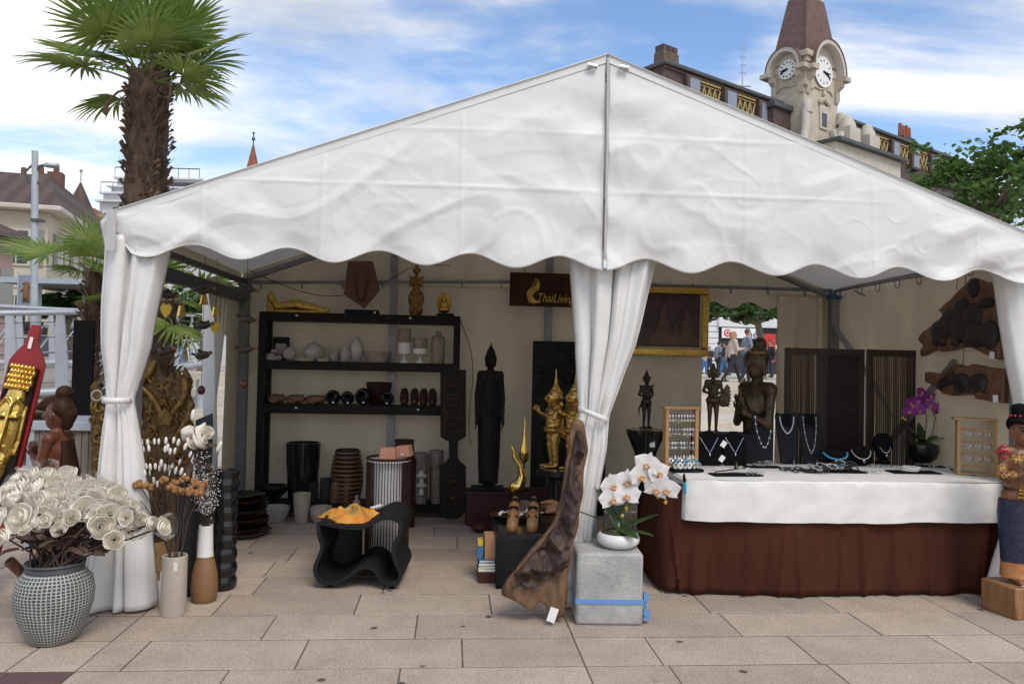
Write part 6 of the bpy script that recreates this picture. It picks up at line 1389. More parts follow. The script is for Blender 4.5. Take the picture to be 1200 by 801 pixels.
# books and blocks
bx = at(570, 682, 5.38).x; z = 0
for nm, lb, ct, w_, d_, hh, mt in (('dark_red_crate', 'small dark red wooden crate at the bottom of the book pile', 'crate', .125, .22, .075, 'dark_red'), ('paperback_book', 'yellow paperback book on the dark red crate', 'book', .12, .2, .022, 'book_yellow'), ('paperback_book', 'white paperback book above the yellow one', 'book', .115, .19, .018, 'book_white'), ('paperback_book', 'black covered book in the pile', 'book', .118, .2, .025, 'black_matte'), ('paperback_book', 'thin blue book under the wooden block', 'book', .11, .19, .016, 'book_blue'), ('wooden_block', 'tall pinkish wooden block on top of the book pile', 'block', .075, .16, .165, 'block_wood')):
    t = thing(nm, lb, ct, (bx+R.uniform(-.006, .006)+(.022 if nm == 'wooden_block' else 0), 5.5, z+.0005), R.uniform(-.05, .05))
    MB().bb(-w_/2, w_/2, -d_/2, d_/2, 0, hh-.001).build('cover' if 'book' in nm else 'body', mt, t, bevel=.002)
    if 'book' in nm: MB().bb(-w_/2+.003, w_/2-.003, -d_/2-.002, d_/2+.002-.004, .003, hh-.004).build('pages', 'paper', t)
    z += hh
t = thing('leaflet_holder', 'narrow blue and yellow leaflet box beside the wooden block', 'box', (bx-.045, 5.5, z-.165+.001)); MB().bb(-.02, .02, -.06, .06, 0, .09).build('box', 'book_blue', t); MB().bb(-.018, .018, -.05, .05, .0905, .125).build('leaflets', 'book_yellow', t)
# -- carved root slab
def rs_pt(zx, zy): 
    py = 480+zy/3.08; return at(500+zx/3.08, py, lerp(4.68, 4.58, min(1, (py-490)/235)))
RO = [(525, 40), (548, 34), (566, 38), (578, 90), (580, 150), (568, 230), (560, 300), (548, 400), (532, 480), (520, 540), (508, 600), (516, 650), (506, 700), (490, 738), (452, 762), (440, 730), (428, 696), (400, 690), (388, 712), (370, 722), (345, 700), (320, 690), (290, 676), (265, 664), (285, 620), (300, 600), (350, 540), (400, 480), (432, 440), (470, 380), (486, 320), (492, 260), (500, 200), (512, 150), (516, 90)]
base = rs_pt(420, 730); t = thing('carved_root_slab', 'tall slab of root wood carved with dark animals, pale bark edge, propped on the centre curtain', 'carving', (base.x, base.y, 0)); TB = V((base.x, base.y, 0))
pts = [rs_pt(*p)-TB for p in RO]
m = MB(); n = len(pts); vs = [p+V((0, -.03, 0)) for p in pts]+[p+V((0, .03, 0)) for p in pts]
for p in vs: p.z = max(p.z, .005)
m.add(vs, [tuple(range(n)), tuple(range(2*n-1, n-1, -1))]+[(i, i+n, (i+1) % n+n, (i+1) % n) for i in range(n)])
m.blob('slab', 'root_light', t, vox=.012, smooth=3)
for me_ in [t.children[0].data]:
    for v in me_.vertices:
        c_ = v.co; d_ = .03*abs(nz(c_.x*9, c_.z*5, c_.y*9))+.014*nz(c_.x*25, c_.z*9); c_.y += d_; c_.x += .012*nz(c_.z*8, c_.x*6, 4)
DKO = [(536, 70), (552, 76), (560, 110), (556, 180), (552, 240), (544, 300), (534, 380), (520, 450), (508, 510), (496, 560), (484, 582), (470, 560), (455, 596), (436, 590), (420, 612), (402, 600), (396, 632), (372, 622), (352, 640), (338, 618), (310, 640), (296, 616), (310, 590), (352, 548), (400, 492), (440, 440), (476, 392), (494, 330), (500, 270), (510, 200), (524, 150), (528, 100)]
m = MB(); pts = [rs_pt(*p)-TB for p in DKO]; n = len(pts); vs = [p+V((0, -.075, 0)) for p in pts]+[p+V((0, -.02, 0)) for p in pts]
m.add(vs, [tuple(range(n)), tuple(range(2*n-1, n-1, -1))]+[(i, i+n, (i+1) % n+n, (i+1) % n) for i in range(n)])
o = m.blob('carved_animals', 'root_dark', t, vox=.008, smooth=4)
for v in o.data.vertices:
    c_ = v.co
    if c_.y-.10*c_.z/1.2 < -.04:
        a_ = abs(nz(c_.x*7+3, c_.z*6, 1)); b_ = abs(nz(c_.x*13, c_.z*11+5, 2)); c2_ = nz(c_.x*30, c_.z*24, 4)
        c_.y += -.06+.19*min(.5, a_)+.09*min(.4, b_)+.014*c2_
    c_.x += .012*nz(c_.z*14, c_.x*12, 7)
p = rs_pt(450, 728)-TB; MB().box((p.x, p.y-.055, p.z), (.05, .004, .085), (0, radians(18), 0)).build('price_tag', 'paper', t)
# -- wavy wicker bench
WY = 5.24; ZO = [(392, 497), (470, 507), (560, 512), (610, 492), (655, 470), (705, 474), (738, 500), (732, 550), (708, 600), (715, 650), (736, 700), (724, 742), (690, 765), (652, 748), (625, 705), (595, 686), (560, 694), (520, 725), (470, 752), (425, 760), (385, 740), (368, 690), (385, 640), (398, 600), (384, 548)]
c0 = at(420, 690, WY); t = thing('wavy_wicker_bench', 'black woven bench with a wavy closed loop profile on small pads', 'bench', (c0.x, WY, 0), radians(-4)); TBn = V((c0.x, WY, 0))
def spline(P, k=6):
    out = []; n = len(P)
    for i in range(n):
        p0, p1, p2, p3 = P[i-1], P[i], P[(i+1) % n], P[(i+2) % n]
        for j in range(k):
            u = j/k; out.append(tuple(.5*((2*p1[q])+(-p0[q]+p2[q])*u+(2*p0[q]-5*p1[q]+4*p2[q]-p3[q])*u*u+(-p0[q]+3*p1[q]-3*p2[q]+p3[q])*u**3) for q in (0, 1)))
    return out
pl_ = spline([((at(260+x/3.48, 470+y/3.48, WY)-TBn).x, max(.03, (at(260+x/3.48, 470+y/3.48, WY)).z+.006)) for x, y in ZO])
n = len(pl_); th = .026; inn = []
for i in range(n):
    a, b = V(pl_[i-1]), V(pl_[(i+1) % n]); d = (b-a).normalized(); inn.append(tuple(V(pl_[i])+V((d.y, -d.x))*th*(1)))
area = sum(pl_[i][0]*pl_[(i+1) % n][1]-pl_[(i+1) % n][0]*pl_[i][1] for i in range(n))
if area > 0: inn = [tuple(2*V(p)-V(q)) for p, q in zip(pl_, inn)]
DD = .52; m = MB(); ring = lambda P, y: [(p[0], y, p[1]) for p in P]
vs = ring(pl_, 0)+ring(inn, 0)+ring(pl_, DD)+ring(inn, DD)
m.add(vs, [f for i in range(n) for j in [(i+1) % n] for f in ((i, j, n+j, n+i), (2*n+i, 3*n+i, 3*n+j, 2*n+j), (i, 2*n+i, 2*n+j, j), (n+i, n+j, 3*n+j, 3*n+i))])
m.build('woven_loop', 'bench_wicker', t, bevel=.006)
for zx in (430, 690):
    p = at(260+zx/3.48, 688, WY)-TBn
    for y in (.06, DD-.06): MB().lathe([(.001, 0), (.016, 0), (.018, .03), (.001, .032)], 10, (p.x, y, 0)).build('pad', 'black', t)
q = V((at(401, 650, 5.9).x, 5.86, 0)); t = thing('wicker_basket', 'tall dark wicker basket standing behind the wavy bench, seen through its loop', 'basket', q); MB().lathe([(.001, 0), (.13, 0), (.155, .06), (.15, .33), (.14, .335), (.13, .1), (.001, .05)], 30).build('body', 'wicker_dark', t); MB().tube([(.152*cos(a), .152*sin(a), .335) for a in [k*2*pi/24 for k in range(25)]], .01, 6).build('rim', 'dark_brown', t)
# orange cloth in folds
zt_ = .43; q = at(412, 600, 5.45); zb_ = at(412, 603, 5.45).z
def cloth(u, v):
    a = 2*pi*u; r_ = v; rag = 1+.12*sin(3*a)+.08*sin(7*a+1)
    x = .205*r_*cos(a)*rag*1.05; y = .16*r_*sin(a)*rag; h_ = .066*(1-r_**2.2)*(1+.55*nz(x*11, y*11, 3))+.022*sin(9*r_+3*a)*(1-r_*.6)+.03*abs(nz(x*18, y*18, 8))
    z = zb_-.028+.0+max(.004, h_)-.35*x*0
    return (q.x+x, 5.46+y, z+.10*x*x*0-(.12*x if x > 0 else .0)+.06*max(0, x))
o = MB().grid(cloth, 72, 26).build('orange_shawl', 'orange_cloth', fix=False, solid=.004); tag(o, 'orange and gold patterned shawl heaped on the wavy bench', 'shawl')
q = at(441, 592, 5.6); o = MB().box((0, 0, 0), (.08, .06, .003), (0, -.25, .3)).build('paper_note', 'paper', loc=(q.x, 5.58, at(441, 593, 5.58).z)); tag(o, 'white paper slip lying on the wavy bench next to the shawl', 'paper')
# -- stall sign
SGY = 7.74; a, b = at(597, 358, SGY), at(712, 322, SGY); t = thing('stall_sign', 'dark brown sign board with gold flame emblem and italic lettering on the rear rail', 'sign', (a.x, SGY, a.z)); W_, H_ = b.x-a.x, b.z-a.z
MB().bb(0, W_, 0, .025, 0, H_).build('board', 'dark_brown', t, bevel=.003)
def sp_(px, py): p = at(px, py, SGY-.006); return (p.x-a.x, p.z-a.z)
text_mesh('lettering', 'ThaiLiving', .125, 'gold_paint' if 'gold_paint' in M else 'gold', t, (sp_(628.5, 353)[0], -.006, sp_(628.5, 353)[1]), (pi/2, radians(1.5), 0), .003, sx=.76, shear=.28, align='LEFT')
fm = [(618, 349), (617, 343), (620, 338), (626, 336), (629, 331), (630, 326), (633, 333), (631, 340), (626, 343), (624, 347), (627, 351), (632, 353), (634, 354), (626, 355.5), (620, 354)]
MB().prism([sp_(*p) for p in fm], -.008, -.001).build('flame_emblem', 'gold', t)
MB().tube([(*sp_(623, 336)[:1], -.004, sp_(623, 336)[1]), (sp_(627, 330)[0], -.004, sp_(627, 330)[1]), (sp_(628, 326)[0], -.004, sp_(628, 326)[1])], .008, 6).build('flame_stroke', 'gold', t)
for x in (.15, W_-.15): MB().tube([(x, .01, H_), (x, .01, H_+.04)], .004, 5).build('hanger', 'cable', t)
# -- framed painting
FY = 7.78; a, b = at(738, 416, FY), at(830.5, 337.5, FY); t = thing('framed_painting', 'dark temple painting in a broad gilded frame beside the tent opening', 'painting', (a.x, FY, a.z)); W_, H_ = b.x-a.x, b.z-a.z; fw_ = .075
for k, (x0, x1, z0, z1) in enumerate(((0, W_, 0, fw_), (0, W_, H_-fw_, H_), (0, fw_, fw_, H_-fw_), (W_-fw_, W_, fw_, H_-fw_))):
    f_ = MB().bb(x0, x1, -.03, .02, z0, z1); 
    if k == 0: f_.bb(-.0, W_, -.045, -.0301, .0, .02)
    f_.build('frame', 'gold', t, bevel=.015)
f_ = MB().bb(fw_, W_-fw_, -.022, -.0, fw_, fw_+.02).bb(W_-fw_-.02, W_-fw_, -.022, -.0, fw_+.02, H_-fw_).build('inner_slip', 'cream', t)
mat('canvas_dark', (.03, .014, .010), (.075, .035, .02), scale=5, rough=.4); mat('canvas_brown', (.16, .075, .035), (.08, .035, .02), scale=14, rough=.4)
MB().bb(fw_, W_-fw_, -.008, .01, fw_, H_-fw_).build('canvas', 'canvas_dark', t)
m = MB()
for x, w_, h_, y_ in ((W_*.72, .13, .40, 0), (W_*.42, .16, .46, .0012), (W_*.58, .06, .24, .0024)):
    m.prism([(x-w_, fw_+.04), (x+w_, fw_+.04), (x+w_*.8, fw_+h_*.3), (x+w_*.45, fw_+h_*.38), (x+w_*.3, fw_+h_*.6), (x+.015, fw_+h_*1.0), (x-.015, fw_+h_), (x-w_*.3, fw_+h_*.6), (x-w_*.45, fw_+h_*.38), (x-w_*.8, fw_+h_*.3)], -.012-y_, -.0085-y_*.3)
m.build('painted_towers', 'canvas_brown', t)
# ================================================================ concrete block, orchids, jewellery table, right side
mat('white_linen', (.76, .75, .71), (.71, .70, .66), scale=5, rough=.85, bump=.3, bscale=4); mat('brown_linen', (.075, .026, .016), (.055, .018, .011), scale=4, rough=.9, bump=.3, bscale=3.5, spec=.1, stretch=(1, 1, .5))
mat('petal_white', (.80, .79, .77), (.76, .72, .70), scale=12, rough=.5, transl=.2); mat('petal_lip', (.55, .22, .16), (.62, .45, .12), scale=40, rough=.5); mat('petal_purple', (.42, .06, .42), (.30, .03, .32), scale=14, rough=.5, transl=.2)
mat('strap_blue', (.12, .28, .55), rough=.5); mat('silver_bead', (.62, .62, .64), rough=.22, metal=.9); mat('pearl', (.72, .70, .68), rough=.25); mat('turquoise', (.03, .33, .50), rough=.3); mat('bead_dark', (.02, .02, .022), rough=.2); mat('bead_mix', (.62, .55, .46), (.10, .20, .24), scale=70, rough=.25, lo=.45, hi=.55)
mat('screen_brown', (.022, .012, .009), (.04, .022, .014), scale=30, rough=.5, bump=.2, stretch=(6, 6, .3)); mat('screen_reed', (.085, .05, .028), (.035, .019, .012), scale=24, rough=.5, stretch=(5, 5, .3)); mat('screen_plaid', (.016, .007, .008), (.03, .012, .014), scale=14, rough=.8)
mat('carved_brown', (.19, .095, .048), (.12, .06, .03), scale=9, rough=.55, bump=.3); mat('face_wood', (.235, .10, .045), (.16, .065, .03), scale=8, rough=.35)
mat('gold_sequin', (.55, .33, .12), (.12, .05, .03), scale=70, rough=.3, metal=.6, bump=.6, bscale=80, detail=1); mat('blue_brocade', (.007, .010, .032), (.02, .028, .065), scale=55, rough=.6, bump=.4, bscale=60, detail=1); mat('rust_brocade', (.36, .10, .03), (.5, .27, .09), scale=26, rough=.6, stretch=(.3, .3, 4)); mat('red_flower', (.35, .03, .05), rough=.5)
# ---- concrete block with strap
o0 = G(677, 733); bw = G(755, 733).x-o0.x; bh = at(680, 648, o0.y).z
t = thing('concrete_block', 'worn grey concrete ballast block with a blue strap, carrying the white orchids', 'block', (o0.x+bw/2, o0.y+.21, 0), radians(-3))
b = MB(); NB = 10
b.bb(-bw/2, bw/2, -.21, .21, 0, bh); o = b.build('block', 'concrete', t, bevel=.018)
for z in (bh*.33,):
    m = MB(); m.bb(-bw/2-.004, bw/2+.004, -.2145, .2145, z-.014, z+.014); m.build('strap', 'strap_blue', t)
m = MB().tube([(bw/2+.012, -.16, bh*.33), (bw/2+.03, -.17, bh*.25), (bw/2+.015, -.18, bh*.14), (bw/2+.035, -.17, .035)], .013, 8); m.box((bw/2+.025, -.17, bh*.38), (.03, .03, .05)).box((bw/2+.03, -.17, bh*.12), (.04, .03, .05)); m.build('strap_buckle', 'strap_blue', t)
bc = V((o0.x+bw/2, o0.y+.21, bh))
oc = V((at(725, 650, bc.y-.07).x, bc.y-.05, bh))
t = thing('white_bowl_planter', 'low round white ceramic bowl on the concrete block', 'planter', oc)
MB().lathe([(.001, 0), (.085, 0), (.125, .03), (.132, .055), (.122, .082), (.108, .09), (.104, .084), (.11, .06), (.001, .05)], 40).build('bowl', 'vase_white', t)
MB().lathe([(.108, .07), (.09, .095), (.05, .11), (.001, .112)], 24, fn=lambda a, z: 1+.04*sin(a*5)).build('moss', 'mossy', t)
def petal(m, L_, W_, ang, cup, rotm):
    def fn(u, v):
        w_ = W_*sin(pi*min(.985, .06+.94*u)**.75)*(v-.5)*2; x = L_*u; z = cup*u*u*L_-.18*abs(v-.5)*W_
        p = V((x*cos(ang)-w_*sin(ang), x*sin(ang)+w_*cos(ang), z)); return rotm @ p
    m.grid(fn, 7, 5)
def orchid_flower(par, p, d, s_, mt, lipm):
    q = d.to_track_quat('Z', 'Y').to_matrix(); tilt = Matrix.Rotation(R.uniform(-.3, .3), 3, 'Z'); q = q @ tilt
    m = MB()
    for a, l, w_ in ((90, .5, .17), (210, .5, .16), (330, .5, .16)): petal(m, l*s_, w_*s_, radians(a), .12, q)
    for a in (15, 165): petal(m, .56*s_, .33*s_, radians(a), .18, q)
    f_ = m.build('flower', mt, par, loc=p, fix=False)
    l = MB(); l.ball(tuple(q @ V((0, 0, .09*s_))), .055*s_, 10, 7); l.ball(tuple(q @ V((0, -.12*s_, .12*s_))), (.09*s_, .07*s_, .07*s_), 10, 7)
    for s in (-1, 1): l.ball(tuple(q @ V((s*.10*s_, -.05*s_, .10*s_))), .05*s_, 8, 6)
    l.build('lip', lipm, f_)
def strap_leaf(par, a, L_, W_, rise, droop, mt='orchid_leaf', base=V((0, 0, .1))):
    def fn(u, v):
        x = L_*u*cos(rise*(1-u*.5)); z = L_*u*sin(rise)-droop*L_*u*u; w_ = W_*sin(pi*min(.98, .10+.9*u))**.7*(v-.5)*2
        return base+V((x*cos(a)-w_*sin(a), x*sin(a)+w_*cos(a), z+.25*abs(v-.5)*W_))
    MB().grid(fn, 12, 4).build('leaf', mt, par, fix=False, solid=.002)
t = thing('white_orchid', 'white orchid with two arching sprays and yellow buds in the low white bowl', 'orchid', oc)
for a, L_, W_, r_, d_ in ((pi*.98, .27, .035, .55, .1), (.15, .27, .035, .45, .1), (-1.2, .2, .04, .15, .2), (1.7, .24, .035, 1.2, .05), (2.2, .25, .035, 1.25, 0), (-.5, .22, .035, .15, .2), (1.2, .2, .03, 1.1, .05)): strap_leaf(t, a, L_, W_, r_, d_)
FW = [(668, 272), (668, 322), (722, 310), (723, 260), (797, 198), (772, 238), (835, 228), (830, 285), (865, 288)]
for k, (zx, zy) in enumerate(FW):
    p = at(500+zx/3.08, 480+zy/3.08, oc.y-.03-.015*(k % 3))-oc; orchid_flower(t, p, V((R.uniform(-.5, .5), -1, R.uniform(-.1, .3))).normalized(), .165, 'petal_white', 'petal_lip')
def px_(zx, zy, dy=.0): return at(500+zx/3.08, 480+zy/3.08, oc.y+dy)-oc
MB().tube([(.0, 0, .09), px_(725, 420), px_(735, 340), px_(765, 270), px_(800, 225), px_(835, 260), px_(850, 300), px_(862, 330)], .004, 6).build('stem', 'leaf_green', t)
MB().tube([(-.02, 0, .09), px_(705, 420), px_(708, 340), px_(690, 270), px_(672, 290), px_(700, 350)], .004, 6).build('stem', 'leaf_green', t)
for zx, zy in ((641, 460), (744, 440)): MB().tube([px_(zx-3, 560, .03), px_(zx, zy-180 if zx < 700 else zy-60, .03)], .0035, 5).build('support_stick', 'stem_brown', t)
for zx, zy in ((720, 355), (706, 382), (835, 312), (862, 333)): MB().ball(px_(zx, zy), (.012, .01, .015), 8, 6).build('bud', 'leaf_yellow', t)
# ---- jewellery table
TBZ = .786; TX0, TX1, TY0, TY1 = 1.60, 3.99, 5.10, 5.86
t = thing('jewellery_table', 'long jewellery table on folding legs hidden under white and brown cloths', 'table', ((TX0+TX1)/2, (TY0+TY1)/2, 0)); tw_, td_ = (TX1-TX0)/2, (TY1-TY0)/2
MB().bb(-tw_, tw_, -td_, td_, TBZ-.035, TBZ-.006).build('tabletop', 'light_wood', t)
for sx2 in (-1, 1):
    for sy2 in (-1, 1): MB().tube([(sx2*(tw_-.1), sy2*(td_-.1), 0), (sx2*(tw_-.1), sy2*(td_-.1), TBZ-.036)], .016, 8).build('leg', 'dark_metal', t)
def path_cloth(pts, n):
    L_ = [0]
    for a, b in zip(pts, pts[1:]): L_.append(L_[-1]+(V(b)-V(a)).length)
    out = []
    for i in range(n+1):
        s_ = L_[-1]*i/n
        for k in range(len(pts)-1):
            if s_ <= L_[k+1]+1e-9: f_ = (s_-L_[k])/(L_[k+1]-L_[k]); out.append(V(pts[k]).lerp(V(pts[k+1]), f_)); break
    return out
# brown skirt
PTS = [(1.47, 5.95, 0), (1.44, 5.25, 0), (1.47, 5.19, 0), (1.58, 5.14, 0), (2.2, 5.06, 0), (3.0, 5.07, 0), (3.9, 5.13, 0), (3.99, 5.17, 0), (4.02, 5.3, 0), (4.02, 5.9, 0)]
pp = path_cloth(PTS, 150)
RF = random.Random(21); FOLDS = [(RF.uniform(.05, .95), RF.uniform(.004, .012), RF.uniform(.008, .026)*RF.choice((1, 1, -.6)), RF.uniform(-.03, .03)) for _ in range(30)]
def skirt(u, v):
    uu_ = min(149.999, u*150); p = pp[int(uu_)].lerp(pp[int(uu_)+1], uu_-int(uu_)); z = lerp(.745, .015+.012*nz(u*14, 1), v); e = .014*v*sin(u*52+sin(u*19)*2)+.05*v*abs(nz(u*17, v*.6, 4))-.018*v*abs(nz(u*40, v*.4, 8))-sum(am*v**.8*max(0, 1-abs(u-fu-sl*(1-v))/fw_) for fu, fw_, am, sl in FOLDS)
    top = V((max(TX0, min(TX1, p.x)) if v < .02 else p.x, p.y, 0))
    return (p.x+e*.3+(.10*(1-v)**2 if u < .16 else 0), p.y+e-.02*v, z)
o = MB().grid(skirt, 300, 16).build('brown_skirt_cloth', 'brown_linen', fix=False, solid=.003); tag(o, 'dark brown cloth skirting the jewellery table down to the paving', 'tablecloth')
# white cloth over the top, short drop in front and at the left end
PT2 = [(1.585, 5.90, 0), (1.585, 5.13, 0), (1.60, 5.09, 0), (1.66, 5.075, 0), (2.3, 5.045, 0), (3.2, 5.045, 0), (3.95, 5.085, 0), (4.005, 5.10, 0), (4.01, 5.9, 0)]
p2_ = path_cloth(PT2, 150); m = MB()
def drop(u, v):
    p = p2_[round(u*150)]; r_ = min(1, v/.12); z = TBZ-.004-.012*(1-cos(r_*pi/2))-(.275+.012*nz(u*9, 3))*max(0, v-.04); inn = .02*(1-sin(r_*pi/2)); cx_ = (TX0+TX1)/2
    e = .010*v*sin(u*40+2*sin(u*13))+.03*v*abs(nz(u*14+v*.5, v*.7, 9))-.012*abs(nz(u*34+v, v*2, 3))
    return (p.x+(inn if p.x < cx_ else -inn)*(1 if u < .2 or u > .85 else 0)-.012*v*(1 if u < .28 else 0)+e*.3, p.y+inn*(1 if .25 < u < .85 else 0)+e-.02*v, z)
m.grid(drop, 150, 14)
m.grid(lambda u, v: (lerp(1.60, 3.995, u), lerp(5.06+.03*abs(2*u-1)**4, 5.90, v), TBZ-.004+.0015*nz(u*9, v*5)), 40, 8)
o = m.build('white_tablecloth', 'white_linen', fix=False); tag(o, 'white cloth over the jewellery table top, hanging short above the brown skirt', 'tablecloth')
lb_ = G(1107, 692); t = thing('folded_carton', 'strip of folded yellow carton poking out under the brown skirt', 'carton', (lb_.x, lb_.y-.005, 0)); MB().bb(-.20, .16, 0, .2, 0, .012).build('sheet', 'light_wood', t)
def on_t(px, py): return G(px, py, TBZ)
# earring stand (left)
q = on_t(797, 546); k_ = q.y/900; H_ = 70*k_; t = thing('earring_stand', 'open light wood stand hung with rows of earrings at the left table end', 'stand', q, radians(8)); w_ = 19*k_
for s in (-1, 1): MB().bb(s*w_-.013, s*w_+.013, -.03, .03, .012, H_-.011).build('side_post', 'light_wood', t, bevel=.002)
MB().bb(-w_-.03, w_+.03, -.04, .04, H_-.01, H_+.008).build('top_board', 'light_wood', t, bevel=.002); MB().bb(-w_-.02, w_+.02, -.045, .045, 0, .011).build('base_board', 'light_wood', t, bevel=.002)
RR = random.Random(3)
for r_ in range(4):
    z = H_*(.86-.23*r_); MB().bb(-w_+.0131, w_-.0131, -.012, .006, z-.012, z+.012).build('card_rail', 'black_matte', t)
    for k in range(9):
        x = -w_+.025+k*(2*w_-.05)/8; m = MB().box((x, -.0135, z), (.016, .002, .02)); m.tube([(x, -.016, z-.008), (x, -.018, z-.03)], .001, 4); 
        if RR.random() < .6: m.ball((x, -.018, z-.036), (.009, .005, .010), 8, 6)
        else: m.tube([(x+.009*cos(a), -.018, z-.04+.011*sin(a)) for a in [i*pi/5 for i in range(11)]], .0018, 5)
        m.build('earring', RR.choice(['silver_bead', 'pearl', 'bead_mix', 'paper']), t)
q = on_t(802, 552); t = thing('bracelet_roll_tray', 'sloping black tray packed with rows of bead bracelets before the left earring stand', 'tray', q, radians(10))
MB().prism([(-.11, 0), (.13, 0), (.13, .02), (-.11, .02)], -.05, .07).build('tray', 'black_velvet', t, bevel=.003)
for r_ in range(3):
    for k in range(6):
        a = MB().tube([(-.085+k*.036+.013*cos(t_), -.03+r_*.038, .045+r_*.012+.019*sin(t_)) for t_ in [i*pi/6 for i in range(13)]], .0075, 7); a.build('bracelet', ['bead_mix', 'silver_bead', 'pearl', 'turquoise'][(k*2+r_) % 4] if (k+r_) % 5 else 'bead_mix', t)
# pendant easels
for px, lb, col in ((832, 'round shouldered black pendant easel with a thin chain next to the earring stand', 'silver_bead'), (862, 'second round shouldered black pendant easel, before the large praying figure', 'silver_bead')):
    q = on_t(px, 545); k_ = q.y/900; t = thing('pendant_easel', lb, 'jewellery stand', q); w_ = 15*k_; h_ = 41*k_
    MB().prism([(-w_*.9, 0), (w_*.9, 0), (w_, h_*.5), (w_*.75, h_*.85), (w_*.3, h_), (-w_*.3, h_), (-w_*.75, h_*.85), (-w_, h_*.5)], -.006, .006).build('board', 'black_velvet', t, rot=(radians(-12), 0, 0), bevel=.003)
    m = MB(); ch = [(w_*.75*(1-2*u), -.012+.03*.9*0+.0*u+(h_*(.35+.45*abs(1-2*u)))*.2126, h_*(.35+.45*abs(1-2*u))) for u in [i/12 for i in range(13)]]; m.tube(ch, .0022, 5); m.ball((0, ch[6][1]-.004, ch[6][2]-.012), (.006, .004, .012), 8, 6)
    n_ = m.build('chain', col); n_.location = q; n_.name = 'pendant_necklace'; tag(n_, 'fine silver chain with a small pendant on the '+('first' if px < 850 else 'second')+' round shouldered easel', 'necklace')
    MB().bb(-.012, .012, .05, .065, 0, h_*.6).build('strut', 'black', t)
for px, py, lb in ((848, 520, 'white tag propped between the two pendant easels, upper one'), (846, 537, 'white tag lying low between the two pendant easels')):
    p = at(px, py, 5.33); o = MB().box((0, 0, 0), (.035, .003, .045), (0, .6, 0)).build('price_tag', 'paper', loc=p); tag(o, lb, 'tag')
# tall black busts with necklaces
for i, (px, lb, nl) in enumerate(((898, 'tall black necklace bust, leftmost of three beside the large praying figure', 'necklace of spaced white squares on the leftmost tall bust'), (926, 'tall black necklace bust in the middle of three, with a pearl string', 'short string of white pearls on the middle tall bust'), (953, 'tall black necklace bust, rightmost of three, next to the blue beads', 'long sparse white bead necklace on the rightmost tall bust'))):
    q = on_t(px, 543); q.y += .03; k_ = q.y/900; t = thing('necklace_bust', lb, 'jewellery stand', q, 0, 'tall necklace busts'); w_ = 14*k_; h_ = 61*k_
    m = MB().prism([(-w_*.72, 0), (w_*.72, 0), (w_*1.0, h_*.93), (w_*.85, h_), (w_*.35, h_*.97), (0, h_*.86), (-w_*.35, h_*.97), (-w_*.85, h_), (-w_*1.0, h_*.93)], -.008, .008); m.build('board', 'black_matte', t, rot=(radians(-9), 0, 0), bevel=.003); MB().bb(-.015, .015, .08, .1, 0, h_*.5).build('strut', 'black', t)
    MB().prism([(-w_*.45, h_*.72), (w_*.45, h_*.72), (w_*.38, h_*.98), (-w_*.38, h_*.98)], -.001, .001).build('neck_inset', 'black_velvet', t, rot=(radians(-9), 0, 0), loc=(0, -.011, 0))
    m = MB(); lo = (.30, .58, .20)[i]; N_ = (11, 26, 12)[i]; wd_ = (.72, .62, .58)[i]
    pt = lambda u: (w_*wd_*cos(pi*u), -.013+(h_*(lo+(.9-lo)*(1-sin(pi*u))**.8))*.158, h_*(lo+(.9-lo)*(1-sin(pi*u))**.8))
    m.tube([pt(j/24) for j in range(25)], .0016, 5)
    for j in range(N_+1):
        p = pt(j/N_); 
        if i == 0: m.box(p, (.012, .007, .012))
        else: m.ball(p, .0065 if i == 1 else .0052, 8, 6)
    o = m.build('bead_necklace', 'pearl', loc=q); tag(o, nl, 'necklace')
# low busts
for i, (px, py, lb, nl, col, tall) in enumerate(((978, 545, 'low black neck form carrying turquoise beads', 'string of turquoise beads on the low neck form', 'turquoise', 20), (1008, 545, 'low black neck form with a silver collar, beside the turquoise one', 'silver bead collar with a small drop on the low neck form', 'silver_bead', 24), (1034, 543, 'egg shaped black bust with a heart pendant, before the reed screen', 'silver chain with a heart pendant on the egg shaped bust', 'silver_bead', 37))):
    q = on_t(px, py); k_ = q.y/900; t = thing('neck_form', lb, 'jewellery stand', q); h_ = tall*k_; w_ = (15, 12, 13)[i]*k_
    MB().lathe([(.001, 0), (w_*.7, 0), (w_*.75, h_*.08), (w_*.35, h_*.14), (w_*.6, h_*.28), (w_, h_*.62), (w_*.85, h_*.85), (w_*.4, h_), (.001, h_)], 24, sy=.55).build('form', 'black_velvet', t)
    m = MB(); N_ = 20 if i != 2 else 26
    for j in range(N_+1):
        u = j/N_; a = pi*(.02+.96*u); rx = w_*(.98 if i < 2 else .62); z = h_*(.78 if i < 2 else .9)-h_*(.35 if i == 0 else .42 if i == 1 else .52)*sin(a)**(1.0 if i < 2 else .8); p = (rx*cos(a), -w_*.58*sin(a)-.006, z); m.ball(p, (.0085, .006, .0045)[i], 8, 6)
    if i: m.ball((0, -w_*.6-.012, h_*(.30 if i == 1 else .30)), (.010, .006, .013), 8, 6)
    o = m.build('bead_necklace', col, loc=q); tag(o, nl, 'necklace')
